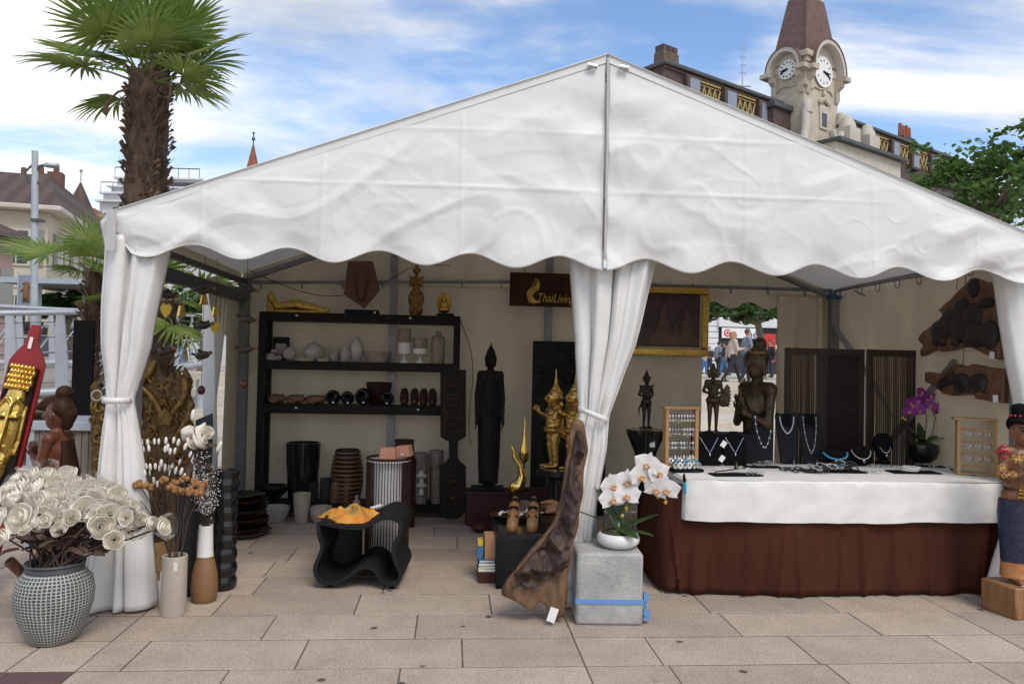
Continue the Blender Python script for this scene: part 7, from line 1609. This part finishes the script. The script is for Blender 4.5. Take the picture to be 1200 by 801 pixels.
# flat black trays and what lies on them
def tray(px, py, w_, d_, lb, rz=0): 
    q = on_t(px, py); t = thing('flat_tray', lb, 'tray', q, rz); MB().bb(-w_/2, w_/2, -d_/2, d_/2, 0, .006).build('pad', 'black_velvet', t, bevel=.002); return q
qa = tray(862, 556, .36, .13, 'flat black tray with rods and small rings at the left front of the table', .06)
qb = tray(893, 547, .28, .09, 'flat black tray with wide bangles before the tall busts')
qc = tray(976, 552, .46, .16, 'flat black tray heaped with dark bead bracelets')
qd = tray(1070, 553, .36, .15, 'flat black tray with pale bracelets, front right of the table', -.04)
qe = tray(1083, 546, .30, .07, 'narrow black tray with silver bars in front of the purple orchid', -.25)
def bangle(px, py, r_, mt, lb, group=None, beads=True, lift=.01, tilt=0):
    q = on_t(px, py); m = MB(); n_ = max(14, int(r_*2*pi/.011))
    if beads:
        for j in range(n_): a = 2*pi*j/n_; m.ball((r_*cos(a), r_*sin(a), .006+tilt*r_*(1+sin(a))), .0058, 8, 6)
    else: m.tube([(r_*cos(2*pi*j/24), r_*sin(2*pi*j/24), .004+tilt*r_*(1+sin(2*pi*j/24))) for j in range(25)], .0042, 6)
    o = m.build('bracelet', mt, loc=(q.x, q.y, q.z+lift)); return tag(o, lb, 'bracelet', group)
bangle(812, 552, .05, 'bead_dark', 'thin dark bracelet lying before the bracelet roll tray', lift=.0)
for k, (px, py) in enumerate(((890, 546), (896, 545.5), (903, 546))): bangle(px, py, .058, 'silver_bead', 'thin pale bangle lying on the tray before the tall busts', 'overlapping bangles on the tray', False, .007+.008*k, .05)
bangle(845, 551, .045, 'pearl', 'pale bead ring lying on the left front tray', lift=.007)
bangle(1027, 546, .05, 'bead_mix', 'grey bracelet lying on the white cloth before the egg shaped bust', lift=.0); bangle(1040, 546.5, .03, 'bead_mix', 'small grey bracelet right of the larger grey one', lift=.0); bangle(1023, 553, .052, 'silver_bead', 'silver bracelet lying at the front edge of the white cloth', lift=.0)
for k in range(3): bangle(1066+k, 552.5, .058, 'pearl', 'white pearl bracelet stacked on the front right tray', 'pearl bracelets stacked on the tray', True, .007+.011*k)
RR = random.Random(8); gb = 'dark bracelets heaped on the tray'
for k in range(26):
    px, py = RR.uniform(948, 1003), RR.uniform(548, 555); bangle(px, py, RR.uniform(.024, .036), RR.choice(['bead_dark', 'bead_dark', 'bead_dark', 'bead_mix', 'silver_bead', 'turquoise']) if k % 3 else 'bead_dark', 'small bead bracelet in the dark heap on the long black tray', gb, True, .007+.012*(k % 3), RR.uniform(0, .5))
for k in range(6): bangle(918+k*4.5, 552+RR.uniform(-2, 2), RR.uniform(.022, .032), 'bead_dark', 'small black bracelet lying left of the dark heap', 'black bracelets beside the heap', True, .0, .2)
for k in range(4):
    q = on_t(852+k*5, 554.5-k*.6); o = MB().tube([(-.09, -.01, 0), (.09, .045, .012)], .0045, 6).build('silver_rod', 'silver_bead' if k % 2 else 'bead_dark', loc=(q.x, q.y, q.z+.013)); tag(o, 'slim rod bracelet lying slantwise on the left front tray', 'bracelet', 'slim rods on the left front tray')
for k in range(7):
    q = on_t(876+k*3, 557-(k % 2)*2); o = MB().tube([(.010*cos(a), .003, .010+.010*sin(a)) for a in [i*pi/6 for i in range(13)]], .003, 6).ball((0, .003, .022), .005, 8, 6).build('ring', 'silver_bead', loc=(q.x, q.y, q.z+.007)); tag(o, 'small finger ring standing on the left front tray', 'ring', 'finger rings on the left front tray')
for k in range(4):
    q = on_t(1072+k*7, 545.5); o = MB().tube([(-.02, -.03, 0), (.05, .035, .004)], .004, 6).build('silver_bar', 'silver_bead', loc=(q.x, q.y, q.z+.01)); tag(o, 'slim silver bar on the narrow tray before the purple orchid', 'bracelet', 'silver bars on the narrow tray')
for k, (px, py) in enumerate(((1095, 547), (1117, 551), (1110, 547), (1130, 549))):
    q = on_t(px, py); m = MB()
    for i in range(7): m.ball((R.gauss(0, .02), R.gauss(0, .012), .006+.006*(i % 2)), .007, 8, 6)
    o = m.build('bead_cluster', ('silver_bead', 'bead_dark', 'pearl', 'pearl')[k], loc=q); tag(o, ('silver bead cluster on the narrow tray before the orchid bowl', 'black bead cluster left of the right earring cabinet', 'pale bead cluster behind the black one', 'pale bead cluster touching the right earring cabinet')[k], 'beads')
for px, py in ((930, 543), (951, 541), (957, 544), (863, 548)):
    q = on_t(px, py); o = MB().lathe([(.001, 0), (.02, 0), (.006, .03), (.008, .034), (.001, .036)], 12).ball((0, 0, .04), .010, 8, 6).build('ring_cone', 'bead_dark' if px != 951 else 'silver_bead', loc=q); tag(o, {930: 'tiny ring cone before the middle tall bust', 951: 'silver tipped ring cone before the rightmost tall bust', 957: 'small dark ring cone just in front of the silver tipped one', 863: 'small dark ring cone below the second pendant easel'}[px], 'ring stand')
q = at(803, 566, 5.03); t = thing('pliers', 'pliers with a turquoise and black handle hung on the white cloth edge', 'pliers', (q.x, 5.045, q.z)); MB().tube([(-.004, 0, .055), (0, 0, .0)], [.008, .013], 8, True).build('jaw', 'black', t); MB().tube([(0, -.002, -.001), (.004, -.002, -.065)], [.013, .010], 8, True).build('handle', 'turquoise', t)
# earring cabinet (right)
q = on_t(1147, 556); q.y += .03; k_ = q.y/900; H_ = 68*k_; t = thing('earring_cabinet', 'light wood open cabinet with three tiers of pale earrings at the right table end', 'cabinet', q, radians(-24)); w_ = 20*k_
for s in (-1, 1): MB().bb(s*w_-.012, s*w_+.012, -.05, .05, .012, H_-.012).build('side_panel', 'light_wood', t, bevel=.002)
MB().bb(-w_-.035, w_+.035, -.065, .065, H_-.011, H_+.006).build('top_board', 'light_wood', t, bevel=.002); MB().bb(-w_-.02, w_+.02, -.06, .06, 0, .011).build('base_board', 'light_wood', t, bevel=.002)
MB().bb(w_+.0125, w_+.02, -.02, .02, H_*.42, H_*.55).build('handle_cutout', 'black', t)
for r_ in range(4):
    z = H_*(.80-.22*r_); MB().bb(-w_+.0121, w_-.0121, -.006, .01, z-.007, z+.007).build('rail', 'light_wood', t)
    if r_ < 3:
        for k in range(7):
            x = -w_+.03+k*(2*w_-.06)/6; MB().tube([(x, -.012, z), (x, -.014, z-.022)], .0012, 4).tube([(x+.011*cos(a), -.014, z-.034+.013*sin(a)) for a in [i*pi/5 for i in range(11)]], .0022, 5).build('earring', 'pearl' if k % 2 else 'silver_bead', t)
# purple orchid in a dark bowl
q = on_t(1088, 543); q.y += .08; k_ = q.y/900; t = thing('dark_bowl_planter', 'dark glassy round bowl holding the purple orchid on the table', 'planter', q); MB().lathe([(.001, 0), (10*k_, 0), (16*k_, 6*k_), (18.5*k_, 14*k_), (17.5*k_, 22*k_), (15.8*k_, 22*k_), (16*k_, 14*k_), (.001, 17*k_)], 32).build('bowl', 'gloss_black', t); MB().lathe([(15.7*k_, 20*k_), (10*k_, 25*k_), (.001, 26*k_)], 22).build('moss', 'mossy', t)
t = thing('purple_orchid', 'purple orchid spray with yellow buds rising from the dark glassy bowl', 'orchid', q)
for zx, zy in ((478, 640), (520, 655), (462, 678), (522, 700), (468, 725), (425, 690), (418, 728), (560, 720), (500, 665), (440, 700)):
    p = at(960+zx/4, 300+zy/4, q.y-.02)-q; orchid_flower(t, p, V((R.uniform(-.5, .5), -1, R.uniform(-.1, .3))).normalized(), .115, 'petal_purple', 'petal_lip')
for a, L_, r_ in ((.1, .30, .55), (pi, .2, .9), (1.2, .2, 1.2), (-.6, .22, .5), (2.4, .24, 1.2), (-2.2, .18, .5)): strap_leaf(t, a, L_, .032, r_, .12, base=V((0, 0, 22*k_)))
def pq(zx, zy): return at(960+zx/4, 300+zy/4, q.y)-q
MB().tube([(0, 0, 22*k_), pq(498, 830), pq(505, 760), pq(480, 650)], .004, 6).build('stem', 'leaf_green', t); MB().tube([(.01, 0, 22*k_), pq(530, 830), pq(545, 760), pq(520, 700), pq(430, 720), pq(395, 758)], .004, 6).build('stem', 'leaf_green', t)
for zx, zy in ((392, 758), (404, 765), (497, 765), (515, 750), (585, 742)): MB().ball(pq(zx, zy), (.010, .009, .013), 8, 6).build('bud', 'leaf_yellow', t)
MB().box(pq(562, 775), (.03, .003, .035)).build('price_tag', 'paper', t)
# ---- bronze figures behind the table
sp0 = at(757, 500, 6.0); t = thing('trumpet_stand', 'black trumpet shaped stand with a white tag under the left bronze dancer', 'stand', (sp0.x, 6.0, 0))
zt_ = at(757, 503, 6.0).z; MB().lathe([(.001, 0), (.12, 0), (.12, .03), (.06, .06), (.055, zt_-.38), (.09, zt_-.18), (.15, zt_-.04), (.155, zt_), (.001, zt_)], 24).build('stand', 'gloss_black', t); MB().box((.02, -.125, zt_-.10), (.04, .004, .05)).build('price_tag', 'paper', t)
def ex_d(m, h, J):
    spire(m, h, J, .9); 
    m.lathe([(.14*h, 0), (.14*h, .03*h), (.001, .031*h)], 16, (0, 0, -.02*h)); m.ball((0, 0, .50*h), (.12*h, .085*h, .06*h))
    for s in (-1, 1): m.tube([(s*.11*h, 0, .8*h), (s*.17*h, 0, .86*h)], [.03*h, .006*h], 8, True); m.tube([(s*.06*h, .03*h, .5*h), (s*.12*h, .08*h, .36*h), (s*.10*h, .1*h, .2*h)], [.03*h, .02*h, .008*h], 8, True)
statue('bronze_dancer', 'slim dark bronze dancer with joined hands on the black trumpet stand', (at(757, 436, 6.0).z-zt_)/1.12, (sp0.x, 6.0, zt_+.015), 'dark_bronze', pose='bent', rz=.2, extra=ex_d, skirt=False, vox=.005)
kz = at(838, 507, 5.98); t = thing('black_plinth', 'black plinth behind the table carrying the winged bronze figure', 'plinth', (at(850, 507, 6).x, 6.02, 0)); MB().bb(-.24, .24, -.10, .12, 0, kz.z-.001).build('block', 'black_matte', t, bevel=.006)
def ex_k(m, h, J):
    m.lathe([(.13*h, 0), (.13*h, .035*h), (.001, .036*h)], 16, (0, -.02*h, -.03*h))
    hx, hy, hz_ = (c*h for c in J['head']); m.ball((hx, hy+.01*h, hz_+.06*h), (.06*h, .06*h, .04*h)); m.ball((hx, hy+.02*h, hz_+.12*h), (.035*h, .035*h, .05*h)); m.ball((0, 0, .50*h), (.12*h, .10*h, .07*h))
    # fan tail at its side
    for k in range(9):
        a = -.9+k*.28; m.tube([(.13*h, .03*h, .52*h), (.13*h+.10*h*cos(a*.8), .05*h, .52*h+.13*h*sin(a)), (.13*h+.17*h*cos(a*.7), .05*h, .56*h+.20*h*sin(a))], [.028*h, .024*h, .010*h], 8, True)
    m.ball((.17*h, .03*h, .50*h), (.10*h, .04*h, .11*h))
    for s in (-1, 1): m.ball((s*.07*h, -.015*h, .92*h), (.03*h, .03*h, .07*h))
statue('winged_bronze_figure', 'bronze bird figure with thin legs and a fanned tail, on the black plinth', (at(836, 428, 5.98).z-kz.z)/1.08, (at(835, 507, 5.98).x, 5.98, kz.z+.012), 'bronze', pose='bent', rz=-.15, extra=ex_k, skirt=False, vox=.005)
def ex_big(m, h, J):
    hx, hy, hz_ = (c*h for c in J['head'])
    m.ball((hx, hy+.012*h, hz_+.022*h), (.056*h, .062*h, .062*h)); m.ball((hx, hy+.02*h, hz_+.085*h), (.04*h, .042*h, .035*h))
    for s in (-1, 1): m.tube([(hx+s*.052*h, hy+.005*h, hz_+.01*h), (hx+s*.056*h, hy+.005*h, hz_-.06*h)], [.013*h, .010*h], 8, True)
    m.tube([(hx+.055*h*cos(a), hy+.006*h-.062*h*sin(a), hz_+.042*h) for a in [i*pi/12-.2 for i in range(15)]], .009*h, 6)
    m.tube([(-.09*h, -.03*h, .81*h), (0, -.075*h, .74*h), (.08*h, -.06*h, .62*h)], [.02*h, .022*h, .02*h], 8, True)
bo = at(888, 424, 6.12); hB = bo.z/.925
o = statue('praying_bronze_figure', 'large bronze praying figure with headband and low bun, behind the table', hB, (bo.x, 6.12, 0), 'bronze', pose='pray', rz=-pi*.36, extra=ex_big, vox=.012); o.scale = (.78, .85, 1)
J = joints(0, 'pray'); hx, hy, hz_ = 0, -.005*hB, .925*hB
MB().tube([(hx+.058*hB*cos(a), hy+.006*hB-.066*hB*sin(a), hz_+.043*hB+.004*sin(a)) for a in [i*pi/16 for i in range(17)]], .007*hB, 6).build('headband', 'aged_gold', o)
MB().tube([(-.10*hB, -.045*hB, .805*hB), (-.02*hB, -.098*hB, .74*hB), (.06*hB, -.09*hB, .64*hB)], .009*hB, 6).build('sash_edge', 'aged_gold', o)
# ---- folding screen
SCY = 6.38; t = thing('folding_screen', 'dark three panel folding screen of reeds standing behind the necklace busts', 'screen', (at(998, 500, SCY).x, SCY, 0)); tx_ = t.location.x
for i, (x0, x1, y0, y1) in enumerate(((921, 964, 407, 407), (966, 1015, 408, 409), (1017, 1076, 409, 412))):
    a, b = at(x0, y0, SCY), at(x1, y1, SCY); A_, B_ = a.x-tx_, b.x-tx_; z1 = a.z; yy = .02*(i % 2)
    f_ = MB(); f_.bb(A_, A_+.045, yy, yy+.03, .02, z1).bb(B_-.045, B_, yy, yy+.03, .02, z1).bb(A_+.045, B_-.045, yy+.002, yy+.028, z1-.06, z1-.001).bb(A_+.045, B_-.045, yy+.002, yy+.028, .03, .10)
    p = f_.build('panel', 'screen_brown', t, bevel=.003)
    if i == 1:
        m = MB().bb(A_+.0451, B_-.0451, yy+.006, yy+.02, .10, z1-.06); 
        m.build('infill', 'screen_plaid', p); sl = MB()
        for k in range(14): sl.bb(A_+.046, B_-.046, yy+.0, yy+.005, .15+k*.115, .165+k*.115)
        sl.build('slats', 'screen_plaid', p)
    else:
        m = MB(); n_ = int((B_-A_-.09)/.017); RR = random.Random(i)
        for k in range(n_): x = A_+.053+k*.017; m.tube([(x, yy+.013, .10), (x+RR.uniform(-.003, .003), yy+.013, .9), (x, yy+.013, z1-.06)], RR.uniform(.006, .0083), 6)
        m.build('reeds', 'screen_reed', p)
mat('elephant_dark', (.016, .013, .011), (.03, .024, .02), scale=12, rough=.6, bump=.4)
# ---- wood carvings on the right wall
WX = 3.93
def atx(px, py, X=WX):
    d = fw*FOC + rt*(px-600) - up*(py-400.5); t_ = X/d.x; return EYE+d*t_
def wall_carving(label, O, D, tags, holes=()):
    c = atx(960+sum(p[0] for p in O)/len(O)/4, 300+sum(p[1] for p in O)/len(O)/4); t = thing('root_wood_carving', label, 'carving', c)
    q = [atx(960+x/4, 300+y/4)-c for x, y in O]; q2 = [(p.y, p.z) for p in q]
    m = MB().prism(q2, -.03, .03, 'x'); m.blob('slab', 'carved_brown', t, vox=.012, smooth=2)
    for v in t.children[0].data.vertices: v.co.x += .014*nz(v.co.y*10, v.co.z*9, 2)
    m = MB()
    for x, y, rx, rz2 in D: p = atx(960+x/4, 300+y/4)-c; ky = abs((atx(960+(x+40)/4, 300+y/4)-c-p).y)/40; kz2 = abs((atx(960+x/4, 300+(y+40)/4)-c-p).z)/40; m.ball((p.x-.03, p.y, p.z), (.045, rx*ky, rz2*kz2), 14, 9)
    m.blob('carved_elephants', 'elephant_dark', t, vox=.011, smooth=2)
    for x, y in tags: p = atx(960+x/4, 300+y/4)-c; MB().box((p.x-.045, p.y, p.z), (.004, .05, .05)).build('price_tag', 'paper', t)
    m = MB().tube([(0, 0, max(p.z for p in q)*.8), (.03, .02, 2.33-c.z)], .003, 5); m.build('cord', 'cable', t)
    return t
wall_carving('large triangular root wood carving of dark elephants hung high on the right wall', [(475, 390), (500, 350), (560, 310), (592, 272), (570, 255), (640, 190), (730, 100), (780, 122), (850, 130), (862, 300), (860, 490), (800, 465), (700, 420), (640, 440), (580, 450), (570, 430), (490, 470), (485, 440), (500, 420)],
             [(590, 350, 50, 55), (640, 300, 50, 60), (690, 330, 60, 80), (690, 240, 40, 40), (760, 370, 60, 60), (820, 370, 45, 70), (740, 280, 50, 60), (745, 150, 26, 45), (800, 220, 40, 26), (600, 400, 16, 26), (660, 400, 16, 28), (720, 400, 16, 30), (570, 400, 12, 24)], [(838, 465)])
wall_carving('long narrow root wood carving with a row of dark elephants below the triangular one', [(505, 540), (580, 555), (600, 535), (640, 510), (660, 505), (690, 520), (730, 505), (800, 520), (880, 530), (880, 690), (745, 670), (740, 650), (700, 650), (640, 655), (590, 645), (560, 610), (510, 590)],
             [(610, 590, 26, 26), (640, 575, 34, 30), (690, 590, 45, 42), (675, 625, 14, 18), (720, 620, 14, 20), (770, 590, 45, 42), (750, 622, 13, 20), (795, 622, 13, 20), (590, 610, 8, 22)], [(855, 668)])
# ---- carved lady in blue at the right edge
ly = at(1195, 700, 4.72); t0_ = at(1192, 474, 4.72).z
t = thing('statue_block', 'stained wooden block under the carved lady in blue', 'block', (ly.x, 4.72, 0), radians(12)); zb_ = at(1190, 681, 4.72).z
MB().bb(-.17, .17, -.12, .14, 0, zb_-.001).build('block', 'mid_wood', t, bevel=.012); MB().box((-.06, -.10, zb_+.003), (.075, .05, .003)).build('price_tag', 'paper', t)
hL = (t0_-zb_)/1.085
def ex_l(m, h, J):
    m.ball((0, 0, .525*h), (.115*h, .085*h, .07*h))
o = statue('carved_lady', 'carved wooden lady in blue brocade skirt with pressed palms, at the right edge', hL, (ly.x, 4.72, zb_), 'face_wood', pose='pray', rz=-.12, extra=ex_l, skirt=False, vox=.008, hs=1.4)
h = hL; hz_ = .945*h
m = MB().ball((0, .022*h, hz_+.02*h), (.070*h, .068*h, .062*h)); m.ball((0, -.008*h, hz_+.038*h), (.075*h, .084*h, .022*h)); m.tube([(0, .008*h, hz_+.05*h), (0, .012*h, hz_+.10*h)], .048*h, 14); m.ball((0, .012*h, hz_+.115*h), (.05*h, .05*h, .035*h)); m.blob('hair', 'black_velvet', o, vox=.006, smooth=2)
m = MB()
for k in range(12): a = 2*pi*k/12; m.ball((.052*h*cos(a), .01*h+.052*h*sin(a), hz_+.072*h), .008*h, 8, 6)
m.build('hair_beads', 'red_flower', o)
g = 1.4*h; hyL = -.005*h; hzL = .925*h
for s in (-1, 1):
    MB().ball((s*.018*g, hyL-.053*g, hzL+.004*g), (.012*g, .005*g, .005*g), 10, 6).build('eye', 'black', o)
    MB().tube([(s*.006*g, hyL-.057*g, hzL+.016*g), (s*.02*g, hyL-.056*g, hzL+.021*g), (s*.034*g, hyL-.047*g, hzL+.016*g)], .003*g, 6, True).build('eyebrow', 'black', o)
MB().tube([(-.016*g, hyL-.048*g, hzL-.036*g), (0, hyL-.055*g, hzL-.039*g), (.016*g, hyL-.048*g, hzL-.036*g)], .005*g, 6, True).build('lips', 'red_flower', o)
m = MB(); m.tube([(0, .008*h, .56*h), (0, 0, .66*h), (0, 0, .78*h)], [.085*h, .082*h, .098*h], 18, flat=.75); m.ball((0, -.02*h, .74*h), (.09*h, .06*h, .06*h)); 
for s in (-1, 1): m.tube([(s*.128*h, -.02*h, .70*h), (s*.127*h, -.038*h, .645*h), (s*.085*h, -.07*h, .66*h)], [.036*h, .036*h, .031*h], 12, True)
m.blob('sequin_top', 'gold_sequin', o, vox=.007, smooth=1)
for s in (-1, 1):
    m = MB()
    for k in range(3): m.tube([(s*(.03+.004*k)*h+.013*h*cos(a)*1.6, (-.085-.0*k)*h+.02*h*sin(a), (.575-.022*k)*h) for a in [i*pi/6 for i in range(13)]], .008*h, 6)
    m.build('bangles', 'bright_gold', o)
MB().lathe([(.122*h, .505*h), (.128*h, .42*h), (.115*h, .25*h), (.108*h, .125*h), (.07*h, .125*h), (.06*h, .56*h), (.105*h, .575*h)], 26, sy=.74, fn=lambda a, z: 1+.03*sin(a*8)).build('skirt', 'blue_brocade', o)
MB().lathe([(.109*h, .1249*h), (.112*h, .03*h), (.09*h, .03*h), (.08*h, .1249*h)], 26, sy=.75, fn=lambda a, z: 1+.03*sin(a*8)).build('skirt_hem', 'rust_brocade', o)
MB().tube([(.10*h, -.06*h, .80*h), (.115*h, -.085*h, .6*h), (.11*h, -.09*h, .40*h)], [.03*h, .028*h, .03*h], 10, flat=.4).build('sash', 'rust_brocade', o)
m = MB()
for k in range(9): m.ball((-.115*h+R.gauss(0, .014)*h, -.02*h+R.gauss(0, .02)*h, .80*h+R.gauss(0, .014)*h), .016*h, 8, 6)
m.build('shoulder_flowers', 'red_flower', o)
# ================================================================ sky, sun, output
w = bpy.data.worlds.new('World'); S.world = w; w.use_nodes = True
nt = w.node_tree; L = nt.links.new; bg = nt.nodes['Background']
sky = node(nt, 'ShaderNodeTexSky', sky_type='NISHITA'); sky.sun_disc = False
SUN_EL, SUN_AZ = radians(52), radians(158)   # azimuth clockwise from +Y
sky.sun_elevation = SUN_EL; sky.sun_rotation = SUN_AZ; sky.ozone_density = 2.0; sky.altitude = 400; sky.dust_density = .6
tc = node(nt, 'ShaderNodeTexCoord'); sx = node(nt, 'ShaderNodeSeparateXYZ'); L(tc.outputs['Generated'], sx.inputs[0])
zz = node(nt, 'ShaderNodeMath', operation='MAXIMUM'); zz.inputs[1].default_value = 0.0; L(sx.outputs['Z'], zz.inputs[0])
za = node(nt, 'ShaderNodeMath', operation='ADD'); za.inputs[1].default_value = .22; L(zz.outputs[0], za.inputs[0])
dx = node(nt, 'ShaderNodeMath', operation='DIVIDE'); L(sx.outputs['X'], dx.inputs[0]); L(za.outputs[0], dx.inputs[1])
dy = node(nt, 'ShaderNodeMath', operation='DIVIDE'); L(sx.outputs['Y'], dy.inputs[0]); L(za.outputs[0], dy.inputs[1])
cv = node(nt, 'ShaderNodeCombineXYZ'); L(dx.outputs[0], cv.inputs[0]); L(dy.outputs[0], cv.inputs[1])
mp = node(nt, 'ShaderNodeMapping'); mp.inputs['Location'].default_value = (CLX, CLY, 3.1); mp.inputs['Rotation'].default_value = (0, 0, .35); mp.inputs['Scale'].default_value = (1.0, 1.6, 1); L(cv.outputs[0], mp.inputs['Vector'])
n1 = node(nt, 'ShaderNodeTexNoise', Scale=.85, Detail=9.0, Roughness=.56, Distortion=.4); L(mp.outputs[0], n1.inputs['Vector'])
ra = node(nt, 'ShaderNodeValToRGB'); e = ra.color_ramp.elements; e[0].position = .39; e[1].position = .62; ra.color_ramp.interpolation = 'EASE'
# more cloud near the horizon
hz = node(nt, 'ShaderNodeMapRange'); hz.inputs['From Min'].default_value = .05; hz.inputs['From Max'].default_value = .5; hz.inputs['To Min'].default_value = .15; hz.inputs['To Max'].default_value = -.05; L(zz.outputs[0], hz.inputs['Value'])
a2 = node(nt, 'ShaderNodeMath', operation='ADD'); L(n1.outputs['Fac'], a2.inputs[0]); L(hz.outputs[0], a2.inputs[1]); L(a2.outputs[0], ra.inputs['Fac'])
# cloud brightness: denser cores greyer
n2 = node(nt, 'ShaderNodeTexNoise', Scale=1.5, Detail=7.0, Roughness=.5); mp2 = node(nt, 'ShaderNodeMapping'); mp2.inputs['Location'].default_value = (CL2X, CL2Y, 0); L(cv.outputs[0], mp2.inputs['Vector']); L(mp2.outputs[0], n2.inputs['Vector'])
rb = node(nt, 'ShaderNodeValToRGB'); e = rb.color_ramp.elements; e[0].position = .40; e[1].position = .54
e[0].color = (5.4, 5.7, 6.2, 1); e[1].color = (10.2, 9.8, 9.2, 1); L(n2.outputs['Fac'], rb.inputs['Fac'])
# the clouds stand in a blue sky
sb = node(nt, 'ShaderNodeMix', data_type='RGBA', blend_type='MULTIPLY'); sb.inputs[0].default_value = 1; L(sky.outputs[0], sb.inputs[6]); sb.inputs[7].default_value = (1.5*SKB, 1.6*SKB, 1.68*SKB, 1)
mx = node(nt, 'ShaderNodeMix', data_type='RGBA'); L(ra.outputs['Color'], mx.inputs[0]); L(sb.outputs[2], mx.inputs[6]); L(rb.outputs['Color'], mx.inputs[7])
L(mx.outputs[2], bg.inputs['Color']); bg.inputs['Strength'].default_value = .1
sd = bpy.data.lights.new('sun', 'SUN'); so = bpy.data.objects.new('sun', sd); C.objects.link(so)
sd.energy = 1.6; sd.angle = radians(26); sd.color = (1, .91, .79)
dirv = V((sin(SUN_AZ)*cos(SUN_EL), cos(SUN_AZ)*cos(SUN_EL), sin(SUN_EL)))
so.rotation_euler = dirv.to_track_quat('Z', 'Y').to_euler()
vs = S.view_settings; vs.view_transform = 'Standard'; vs.look = 'None'; vs.gamma = 1; vs.use_curve_mapping = False; vs.exposure = 0.36
S.display_settings.display_device = 'sRGB'
S.cycles.max_bounces = 8; S.cycles.diffuse_bounces = 4; S.cycles.transparent_max_bounces = 8; S.cycles.use_denoising = True
